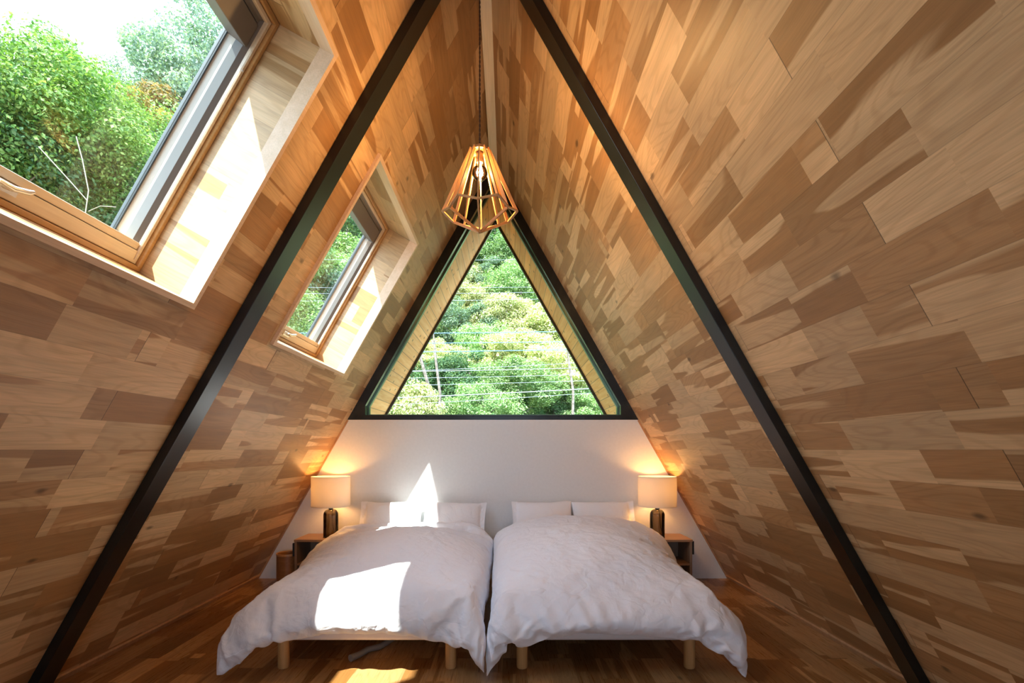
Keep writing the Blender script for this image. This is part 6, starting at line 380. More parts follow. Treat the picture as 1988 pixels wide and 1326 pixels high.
D1B = """-391 24 21 14 19 21 12 18 24 13 21 26 25 25 24 25 26 25 25 26 25 24 25 25 23 25 26 24 22 22 17 13 5 15 21 21 22 -6 1 4 7 -8 0 -3 3 1 5 -5 -1 0 0 2 0 -1 0 0 -1 0 1 0 -1 2 0 -2 1 3 1 -10 9 3 -2 -4 3 2 -4 0 0 3 8 -14 14 -11 0 -3 9 -2 1 0 -1 1 -1 1 0 -1 0 0 0 0 0 0 1 0 -2 -3 5 -1 0 8 1 -12 2 -3 -1 0 1 -7 10 -9 12 -11 10 0 0 -1 0 0 0 1 -1 0 1 0 0 -1 1 0 0 0 0 2 -4 9 -1 2 -6 3 -5 -6 0 2 -6 -2 9 -9 4 3 1 0 -1 0 1 0 0 -1 1 0 0 0 0 0 1 -1 1 -1 0 -1 -1 7 -4 2 -2 5 -17 16 -9 3 -7 -5 1 0 14 -10 -3 10 -2 0 2 -1 0 0 0 0 0 0 1 -1 0 0 1 -1 1 0 1 0 -1 6 -4 5 -19 17 -20 10 17 -10 -5 -8 0 -1 13 -6 -1 2 1 0 0 0 0 0 0 0 0 -1 2 -1 1 0 -1 1 0 0 1 2 -5 0 -5 -1 -10 5 3 22 -4 6 -8 -12 -14 2 8 0 0 0 0 1 0 0 1 -1 0 0 1 -1 1 -1 0 1 -1 1 0 0 1 4 -9 9 5 -9 -9 1 2 16 2 0 -5 -12 -6 5 -3 1 0 1 -1 0 1 -1 0 1 0 -1 0 1 0 0 1 0 -1 0 0 2 -2 0 -16 -2 6 8 -2 8 1 1 -7 -5 5 -3 -6 5 0 0 0 0 1 -1 0 1 -1 0 1 0 -1 0 1 -1 1 0 0 1 -1 1 -5 -1 -3 -4 11 -4 15 -7 -6 -3 0 1 0 0 -1 -1 1 -1 1 -1 0 1 -1 1 0 -1 1 0 0 0 0 -1 1 0 0 -1 -1 4 3 -1 -4 -11 5 -2 9 -7 2 1 -3 -1 -1 0 0 0 0 0 0 1 -1 0 0 0 0 0 0 0 0 0 0 0 0 0 0 2 -1 -2 1 -1 -5 1 9 -7 -4 2 0 2 -4 0 0 1 -1 0 -1 1 -1 1 0 -1 1 0 -1 1 0 -1 1 0 -1 1 -1 1 -1 6 -4 5 -4 5 -10 -9 9 1 -1 0 0 -1 -1 0 -1 1 0 0 0 0 -1 1 0 0 0 0 0 0 0 0 0 0 0 0 0 2 -3 7 -5 6 -9 10 -4 0 5 -1 0 0 -1 0 0 0 -1 0 1 -1 1 0 -1 1 -1 1 0 -1 0 1 -1 0 1 -1 1 -1 -1 2 -3 0 -1 5 1 -4 -1 3 -1 2 -2 2 1 -1 0 1 0 -1 0 0 1 0 -1 0 0 0 0 1 -1 0 1 -1 0 0 0 2 -1 2 -2 3 -1 -3 -3 -2 6 2 -4 1 2 -3 2 0 -1 0 1 0 -1 0 0 0 1 -1 0 1 -1 0 0 0 0 1 -1 0 0 3 -5 5 -6 2 3 -3 2 -3 4 -1 4 -4 3 -1 0 1 0 -1 0 1 -1 0 1 -1 0 1 -1 0 0 1 -1 0 0 0 0 -1 -1 4 -6 3 2 0 -2 0 5 -4 4 -3 1 1 0 0 -1 1 0 0 0 0 0 -1 1 0 -1 1 0 0 0 0 0 -1 1 0 -1 -2 -2 4 -1 3 -1 -2 -1 2 2 -1 -2 4 1 -1 1 0 -1 0 1 -1 0 1 0 -1 0 1 -1 0 0 -1 1 0 1 -1 0 0 -2 0 1 -1 2 0 -2 2 0 -4 2 2 3 -1 1 -1 0 0 1 -1 0 0 0 0 0 1 -1 0 0 0 0 0 0 0 0 0 -1 1 1 -5 5 2 0 0 0 -3 2 3 1 -3 1 0 1 0 0 -1 1 0 0 -1 1 0 -1 0 0 1 0 0 -1 1 -1 0 0 1 -1 -4 3 -1 5 0 1 -3 3 4 -9 2 2 1 0 0 0 0 0 -1 1 0 0 0 0 0 0 0 -1 1 0 0 -1 1 0 0 -2 -2 3 0 1 1 1 1 0 -5 0 8 -5 2 -1 0 0 0 0 0 1 -1 0 0 -1 1 0 0 0 0 -1 1 0 0 -1 0 1 1 -1 0 0 1 0 0 -2 2 3 -3 -4 5 0 -2 0 -1 1 0 0 -1 1 0 0 0 -1 1 0 0 0 0 -1 0 1 0 0 -1 1 3 -2 0 1 1 -2 -2 1 1 -1 5 -4 -3 1 0 1 -1 0 0 0 0 0 0 0 1 -1 0 0 0 0 0 1 -1 0 0 1 1 -2 5 -2 0 -3 1 -2 -1 2 4 -4 3 -3 -1 0 0 0 0 0 0 -1 1 0 0 -1 0 1 -1 1 0 0 -1 0 1 0 0 0 2 -3 3 -1 0 -1 -2 0 2 0 1 -2 0 -1 0 -1 1 0 -1 1 0 -1 1 0 0 0 -1 1 -1 0 1 0 0 0 0 -1 0 4 0 0 -2 0 0 -1 0 1 1 -1 0 -3 1 1 0 -1 0 1 -1 0 1 -1 0 0 0 0 1 0 -1 -1 1 0 -1 1 0 1 0 0 -1 2 -2 1 1 0 0 0 -3 2 2 -2 -1 0 0 0 0 1 -1 0 0 -1 1 0 0 -1 0 1 1 -1 0 0 -1 1 -2 4 -1 1 -2 2 0 -1 0 2 -2 1 -1 0 1 -1 1 0 0 0 -1 2 -1 0 1 -2 1 0 0 0 0 0 0 0 0 0 0 2 -3 3 -2 -2 3 0 1 -1 -2 0 1 1 -2 2 1 -1 1 0 0 0 -1 1 0 0 1 -1 0 0 0 0 -1 1 0 0 0 -1 1 -3 3 -2 2 1 0 1 0 -1 3 -4 -1 6 -1 -1 0 -1 0 0 1 0 0 0 0 0 0 -1 1 0 0 0 -1 0 1 0 0 -1 3 -7 3 4 -1 0 2 -2 -2 0 6 -5 1 2 1 0 0 0 0 -1 0 -1 1 -1 1 0 1 -1 0 0 0 1 0 -1 0 0 -2 -3 3 0 3 2 0 1 0 1 0 -6 10 -2 -2 0 0 0 0 0 0 1 0
-1 1 -1 0 0 0 0 0 1 -2 0 1 0 -1 3 0 -4 0 2 2 0 -1 1 0 -3 4 -4 5 0 0 -1 1 0 0 0 0 0 0 0 0 0 0 -1 1 0 -1 1 0 -1 0 1 -3 0 6 1 -2 0 1 -2 -1 3 -4 7 0 -1 0 -2 2 -1 0 0 0 0 0 1 -1 0 0 -1 2 -1 0 0 1 0 0 -1 0 2 0 -6 3 4 1 -1 -4 2 -1 6 -6 0 2 2 0 -1 0 1 -1 1 -1 0 0 0 0 0 0 0 0 0 0 0 0 -1 1 0 -3 2 0 -2 6 1 0 -1 -3 0 -2 1 10 -6 2 -2 0 0 -1 2 -1 0 1 -1 1 -1 0 2 -2 0 0 1 -2 0 2 0 0 0 -6 5 3 1 -1 0 -10 5 0 10 -5 -6 6 -2 2 -2 0 1 -1 0 1 -1 0 0 0 1 -1 1 -1 0 -1 1 0 0 0 0 -4 13 -2 -3 2 -3 1 -6 0 0 5 9 -2 -5 0 -5 2 1 -1 1 0 -2 1 0 -1 1 -1 0 1 0 0 0 0 1 -2 1 -7 2 -5 6 10 -4 2 0 -6 -2 0 -1 10 -3 -4 -1 5 0 -1 0 -1 0 2 -2 0 1 1 0 0 -1 1 0 1 0 -1 1 -8 6 1 -7 7 6 0 -3 0 -6 1 -4 0 -2 15 5 -13 2 0 -2 0 0 1 -1 1 1 0 -1 1 0 0 1 0 -1 1 0 0 -1 1 1 8 0 -5 2 -3 0 -5 -7 -2 0 3 1 3 5 -2 0 2 0 0 0 0 1 -1 0 1 -1 0 0 0 0 0 0 0 0 8 -4 0 0 4 4 -2 1 -8 -59 3 0 8 -16 -4 9 5 2 1 -1 1 0 1 1 -1 0 0 0 0 1 1 0 2 2 1 3 4 -3 -8 -7 -6 -8 3 3 3 3 18 5 1 -12 7 1 -6 8 -1 -2 6 -1 1 0 0 0 -3 2 1 -2 3 -3 0 2 -1 -2 1 -5 2 0 -11 -2 18 0 -1 -10 -13 13 2 3 4 0 -11 -7 -5 3 18 -6 -1 0 -1 -3 1 7 -2 -2 2 -7 6 0 -6 3 2 -4 1 -8 8 4 7 -8 3 -17 -14 14 11 2 2 -2 -3 1 -9 2 15 -17 -1 2 0 0 3 -3 -1 -1 2 0 1 -5 0 1 0 -5 4 0 8 0 4 2 -3 -21 4 1 10 12 -16 7 -8 17 -3 -3 -3 -3 0 0 1 -4 0 2 3 -5 3 -2 1 2 1 0 -3 0 4 -8 0 0 -7 24 -9 -19 16 -4 9 -4 11 9 -30 10 -2 15 -3 5 -16 1 -3 3 0 0 -3 3 2 -4 3 -1 0 0 -4 8 -6 2 1 2 2 -2 -3 -6 13 -7 16 4 3 16 -11 7 -13 -7 6 17 -14 -5 2 4 -2 2 0 0 -2 0 0 0 -1 1 0 4 -7 2 -1 5 -6 1 6 -12 11 4 15 -4 3 -10 2 2 1 7 -2 -8 0 0 8 -4 2 -2 0 1 -1 -2 2 0 -1 1 -2 2 -1 3 -1 1 -4 5 -3 2 2 10 2 -6 5 3 1 15 -6 0 4 7 3 -1 0 -2 2 -1 -1 1 -1 1 1 -2 2 -1 0 0 -1 0 2 0 -2 2 -1 1 -1 3 -6 2 -1 1 4 1 23 0 1 1 -1 -1 3 2 -2 -1 0 0 1 -1 0 0 0 0 0 0 1 -1 1 -2 1 0 0 0 0 3 -4 0 0 0 -1 2 -1 19 1 5 0 0 1 -1 -1 1 1 0 0 -1 1 0 0 0 -1 0 0 0 0 0 0 0 0 1 0 -1 -1 1 0 0 -1 0 -1 2 19 4 2 1 0 -2 1 1 0 -1 0 0 0 0 0 0 0 1 0 0 -1 0 0 1 0 0 -1 0 1 0 -1 1 0 0 -1 -3 1 23 2 1 -1 0 1 -1 0 0 0 0 0 0 0 0 0 0 0 0 0 1 0 0 -1 0 0 0 1 -1 0 1 -2 0 0 0 -2 -2 19 6 0 0 0 1 0 0 -1 1 0 -1 0 0 1 0 0 -1 0 0 1 -1 0 0 1 -1 0 0 1 0 -1 0 0 -1 1 0 -6 25 0 0 1 0 -2 1 0 1 -1 0 1 0 0 -1 0 0 1 0 0 -1 1 0 -1 0 1 0 -1 0 0 0 1 -1 0 -1 2 -1 24 1 0 0 -1 1 0 1 -1 0 0 0 0 0 0 0 0 0 0 0 0 0 0 1 -1 0 0 0 0 0 0 0 0 0 0 -2 2 25 -1 1 -1 1 1 -1 -1 1 0 0 0 0 0 0 0 0 0 0 0 0 0 0 0 0 0 0 0 0 0 1 -1 0 1 -1 0 0 25 0 0 0 0 0 1 -1 0 0 0 0 0 0 0 0 0 0 1 0 0 0 0 -1 1 -1 0 0 1 0 -1 0 0 -1 1 1 -1 25 0 0 0 0 0 0 0 0 0 0 0 0 1 0 0 0 0 -1 0 0 0 0 1 -1 1 0 0 -1 0 0 0 0 1 -1 0 0 25 0 0 0 0 0 0 0 0 0 0 0 0 0 0 0 0 0 0 0 0 0 0 0 0 0 0 0 0 0 0 1 0 -1 1 -2 1 25 -1 -1 2 0 0 0 1 0 -1 0 1 0 -1 0 0 0 0 0 0 0 0 1 0 -1 1 -1 0 0 1 0 -1 0 0 -2 3 -2 25 -2 2 0 0 0 0 0 0 1 0 -1 0 0 0 1 -1 1 0 0 0 0 -1 0 1 -1 1 -1 1 -1 0 0 0 0 1 -2 1 25 1 -1 -1 1 0 0 0 0 0 0 0 0 0 1 -1 1 -1 0 0 0 0 0 0 0 0 0 1 -1 0 0 0 0 0 0 0 0 26 -1 -1 1 0 0 0 0 0 0 0 0 0 0 0 0 0 0 0 0 0 0 0 0 0 0 0 0 0 0 0 0 1 0 -1 1 -1 25 0 0 0 0 0 0 0 0 0 0 0 0 0 0 0 0 0 0 0 0 0 0 0 0 0 0 0 0 0 0 0 0 -1 2 -1 0 25 1 -1 0 0 0 0 0 0 0 0 0 0 0 -1 0 1 0 0 0
0 0 0 0 0 0 0 1 -1 1 0 0 -1 1 -2 1 0 25 0 1 -1 0 0 0 0 0 0 0 0 0 0 0 0 0 0 0 0 0 0 0 0 0 0 0 -1 2 -2 0 1 0 0 1 0 -1 25 0 0 0 0 0 1 0 -1 0 0 0 1 -1 0 0 -1 1 0 0 0 0 0 0 0 0 0 0 -1 2 0 -1 0 0 0 0 0 25 0 0 0 0 1 -2 1 1 0 -1 0 -1 2 0 -1 1 -1 0 0 0 0 1 -1 0 0 0 0 0 0 0 0 1 0 0 0 -1 23 2 1 0 -1 -1 2 -1 0 0 0 0 0 -1 1 0 -1 1 0 1 -1 1 -2 1 0 0 0 0 1 -1 0 1 -1 0 0 0 1 26 -1 0 0 0 1 -1 0 -1 1 0 0 0 0 -1 1 0 -1 2 -2 1 -1 1 0 0 0 0 0 0 0 0 0 0 0 0 -1 1 25 0 0 0 1 -1 0 0 1 -1 0 0 0 0 0 0 1 -1 -1 2 -1 0 0 0 0 1 0 0 -1 0 0 0 0 1 0 -1 0 24 1 1 -1 -1 1 -1 1 0 -1 1 0 0 0 0 0 -1 2 -1 -1 2 -1 0 0 0 0 0 0 0 0 0 0 0 -1 1 1 -1 25 1 -2 1 0 -1 1 0 -1 1 0 0 0 0 0 0 0 0 0 0 -1 2 0 -1 1 -1 -1 1 0 0 1 -1 0 0 0 0 0 25 0 1 -1 0 -1 1 -1 1 0 0 0 0 0 0 0 1 -1 0 0 0 0 0 1 -2 1 0 -1 0 1 -1 0 1 1 -1 0 0 25 0 0 0 -1 1 -1 0 1 0 0 0 0 0 1 -1 0 0 0 0 1 -1 0 0 1 -2 2 -1 0 -1 1 0 0 -1 1 0 0 25 0 0 -1 1 0 -1 0 1 0 0 0 0 1 -1 1 -1 0 1 0 -1 0 0 0 0 1 -2 2 -1 0 -1 0 -1 2 0 -1 0 25 0 0 0 0 -1 0 0 1 0 0 1 0 -1 0 0 0 1 -2 2 -1 0 1 -1 0 0 0 -1 0 0 0 0 1 0 0 0 0 24 0 0 -3 4 0 0 -2 1 1 1 -1 0 0 0 1 0 -1 1 -2 1 1 -1 0 1 -1 0 -1 1 0 -1 0 0 0 0 1 -1 23 0 1 1 -8 5 2 1 -2 3 -1 0 1 0 0 -1 0 -1 1 1 0 -1 0 1 -1 0 0 1 -1 -2 -5 -2 4 4 -1 1 0 24 1 -1 1 -2 -2 -1 1 -7 -5 0 1 0 4 1 2 4 1 -1 0 0 -2 -1 2 -1 -1 1 -2 3 -1 -8 11 -1 0 3 1 -1 25 -3 0 0 4 -9 -7 -4 12 1 2 0 0 -3 -2 0 -1 1 0 -2 0 3 1 -3 1 1 -1 -3 -12 6 14 -3 5 -2 1 1 2 24 0 -3 0 -5 4 -3 4 -8 -3 4 1 0 1 2 -1 -2 1 -1 1 1 -1 0 0 0 -1 -1 -1 6 -9 5 2 -1 3 0 3 2 25 -7 -2 -1 3 -1 4 -6 -2 2 -8 -2 -1 -1 -1 -2 -1 -2 0 -1 -2 -1 -1 0 -1 1 1 5 8 13 0 1 -2 -2 1 1 6 10 4 14 18 1 10 16 -14 7 1 -10 -2 1 2 5 -4 0 -1 0 1 0 0 -3 1 -1 -3 -2 6 2 -4 18 15 -19 -19 -13 -13 -12 12 -4 -7 -6 17 -4 -4 10 -7 2 -2 1 -1 -3 -5 5 3 -1 -1 2 -3 3 4 -6 2 7 -3 -6 0 12 -2 -11 3 0 -1 10 9 22 -2 -3 -5 -5 12 -5 4 5 -14 12 0 0 2 0 0 -4 2 1 -3 5 -5 0 5 -2 -4 5 0 -1 0 -5 -13 6 7 6 -4 5 22 0 -3 2 0 -6 6 1 -7 10 0 0 0 -1 0 0 1 0 0 0 -2 2 -1 1 0 0 0 0 -1 -4 -9 3 6 2 1 2 -4 22 2 1 -3 -1 2 -2 3 1 1 -2 2 -1 1 0 -1 0 0 0 0 0 0 0 0 0 0 0 0 -1 -4 -5 -1 0 0 4 2 -14 22 -9 7 5 -2 -3 4 -4 3 0 3 -1 1 -1 0 0 0 0 0 0 0 0 0 0 0 0 0 -1 1 0 -2 1 -8 0 -4 -21 17 8 -1 11 4 1 0 -4 6 0 0 0 0 0 0 0 0 0 0 0 0 0 1 -1 0 0 0 0 0 0 -2 -1 -5 -4 -14 -8 1 -12 7 3 -15 9 9 10 1 2 -3 2 -1 0 0 0 1 0 -1 1 0 0 0 -2 2 -1 1 -2 2 -1 0 -1 -4 -12 0 -1 -10 -2 5 -6 -6 7 0 6 3 8 1 2 -1 1 0 0 0 -2 2 -2 1 0 -1 1 1 0 -1 0 2 -2 1 -1 -1 -6 2 -9 0 1 2 -3 -4 2 1 2 -1 1 2 0 -1 0 -1 0 2 -1 0 -2 3 -1 0 0 -1 2 -1 0 -1 0 0 3 -1 1 2 -4 -1 0 -1 5 -4 -1 -5 6 -1 0 1 -1 1 1 0 -1 0 -1 1 0 0 0 -1 1 0 1 -3 0 1 1 1 -1 -2 1 2 -1 2 1 0 0 -4 3 -14 6 6 1 1 -1 1 0 0 -1 1 0 -1 0 4 -3 0 0 -1 1 0 2 -2 0 1 0 -1 0 1 1 2 -1 0 1 0 -3 3 2 -4 1 0 -1 0 1 1 0 1 0 1 -2 0 -3 5 -2 0 1 -1 -1 0 1 0 -1 -1 2 0 0 -1 2 2 0 0 0 5 8 -10 9 -1 0 0 1 0 2 1 -4 1 1 1 0 -1 -2 2 0 1 -1 0 -1 1 0 0 1 -1 0 0 2 1 -1 0 -1 1 -5 -5 -1 1 0 -1 1 -2 1 1 1 1 -1 -3 1 0 2 0 0 0 -3 4 -3 3 -2 0 0 -1 3 0 -2 -1 0 3 0 0 0 -1 0 -1 3 -3 1 -1 1 1 -3 -1 4 -2 1 0 0 -1 2 -2 0 1 -2 3 -3 2 0 0 -1 -1 1 1 1 2 -2 0 0 -2 3 1 2 3
-4 -1 0 1 -2 3 -2 -3 3 0 0 -1 1 -2 2 0 0 0 0 0 0 1 0 0 1 -2 1 -1 -1 1 0 0 1 -3 2 3 -3 2 0 0 -1 1 -1 -1 1 1 -2 0 1 -1 0 0 1 -1 -1 3 -3 1 1 -2 1 -2 2 0 0 -1 0 0 0 -1 2 2 3 1 -2 0 1 0 -1 -2 0 0 -2 2 3 -2 -1 0 0 -1 1 3 -5 4 -2 -2 2 0 0 0 -1 0 -1 0 0 0 1 2 -1 3 3 -3 0 -1 0 0 -3 2 0 1 -2 -3 4 -1 0 0 0 0 -2 2 -1 1 0 2 -2 1 -2 3 -2 0 -2 0 0 0 -1 8 4 0 -1 -1 0 0 -3 1 2 -3 -1 2 1 -3 3 -1 2 -1 -1 0 0 0 0 2 -4 3 0 -1 -2 3 -3 0 0 0 0 3 -6 3 -2 2 -1 0 -1 2 0 -6 3 0 0 -1 1 -1 4 -5 1 1 0 0 1 0 -3 2 -1 -1 3 -1 -2 2 -1 0 0 -1 5 -4 2 -2 -1 2 0 1 -1 -4 3 0 0 2 0 -2 2 -2 0 2 -2 0 3 -4 2 -1 0 0 0 -1 2 -2 -1 2 -1 0 1 -2 2 2 -6 4 0 0 0 0 0 2 -2 3 -5 2 3 -5 -1 3 -2 3 -1 -3 3 0 0 1 3 -4 0 -1 4 -1 -2 1 -1 0 0 2 1 -3 0 0 1 0 -3 4 -2 2 -2 2 -2 -1 5 -2 0 0 -1 1 2 -2 -2 2 2 -4 2 0 0 -2 3 0 0 1 0 2 -1 0 0 -2 0 0 0 4 0 0 1 -3 2 -2 2 0 2 -2 1 1 -4 -2 5 -3 0 -1 -1 2 0 0 0 2 0 0 0 0 -3 4 -1 2 -3 0 -1 1 -1 1 1 0 4 -5 5 -3 -4 0 6 -5 2 4 -1 -5 5 -2 1 -1 4 0 -1 1 -3 2 -1 0 0 0 2 -1 3 -4 0 0 -1 2 1 2 -1 -5 5 -4 1 4 -2 -4 5 -4 0 1 5 -3 0 0 0 -4 1 0 0 5 0 1 0 0 -1 1 2 -2 -2 0 1 0 1 1 -4 0 6 -3 4 -4 -1 3 -2 2 -2 0 0 -3 1 3 -4 2 2 -2 1 1 1 0 0 0 0 1 1 -5 13 -8 -1 0 0 -1 0 1 1 0 -1 -1 7 -5 0 4 -7 3 0 2 -2 4 -4 0 2 -3 0 2 -2 -1 3 0 0 0 3 -2 2 -3 1 1 -1 1 -1 3 1 -4 -1 1 0 -5 4 2 -5 4 0 2 -1 -1 -4 6 -2 -1 1 1 0 2 0 -2 -1 0 0 4 -3 3 -7 6 0 0 -1 2 -3 -2 5 -5 2 -2 2 0 0 0 2 -2 -2 -1 3 0 -3 3 0 0 0 -2 1 0 0 1 0 -1 -1 4 4 -5 4 -1 0 0 -2 -3 3 0 0 0 0 0 0 -3 6 -5 5 -3 0 2 -1 0 -1 0 0 0 0 0 -1 0 -1 1 2 -2 1 4 -1 2 -2 1 -1 0 -2 -2 -2 2 1 4 -3 -1 0 -3 3 -3 3 2 -4 1 0 1 0 4 0 0 -4 -3 0 3 -2 1 4 -2 5 -2 -2 3 -1 0 -3 0 0 -1 5 -2 -7 4 1 0 0 0 2 -2 -2 2 0 0 0 3 -7 0 0 2 3 -1 -2 2 0 3 -2 4 -1 0 0 -1 1 -2 -1 5 -3 -5 3 3 -3 1 -1 3 0 -5 2 2 0 -2 0 0 -3 5 1 1 -4 -3 2 1 1 0 0 0 4 0 -1 0 0 -2 1 -2 -5 6 -1 -1 -1 2 -1 1 -3 0 3 0 -2 0 2 0 0 0 0 -3 -1 3 5 -2 0 -1 2 3 -3 3 2 -2 -1 -1 2 -3 5 -1 -6 2 1 0 -1 0 0 0 0 0 0 0 3 -1 -2 0 0 0 7 0 -3 -9 7 0 -1 5 -1 -1 7 -1 -1 1 -4 -3 3 -7 1 4 1 -3 1 1 0 1 2 1 -4 0 0 -3 1 2 2 2 -6 -5 0 9 2 -1 0 3 0 -1 1 -1 10 -3 -4 6 -4 -2 5 -6 -1 -1 1 0 0 0 0 -4 4 0 0 1 0 -1 1 1 -6 4 0 0 -6 8 6 1 -2 3 -5 2 2 0 6 -5 0 -4 5 -8 19 0 -1 0 -1 1 0 0 0 -5 5 0 -1 2 1 -4 -3 4 -2 0 -1 -4 6 -7 3 4 -3 0 -2 3 6 0 1 -8 9 -2 12 -16 2 2 2 2 2 4 -1 1 1 0 1 0 -3 0 2 -1 -1 1 2 1 -3 -5 -5 0 4 0 -3 -2 2 3 5 1 3 -5 0 2 6 6 -2 -1 1 -2 -2 2 2 -1 1 -1 0 0 0 0 1 0 0 -2 -4 7 -11 5 2 -4 1 -3 -6 3 11 2 -1 -2 1 -3 5 6 -3 6 -1 -1 0 -2 -1 -1 1 -2 1 0 1 1 1 1 1 2 0 -2 -11 3 -1 0 2 -1 0 -10"""
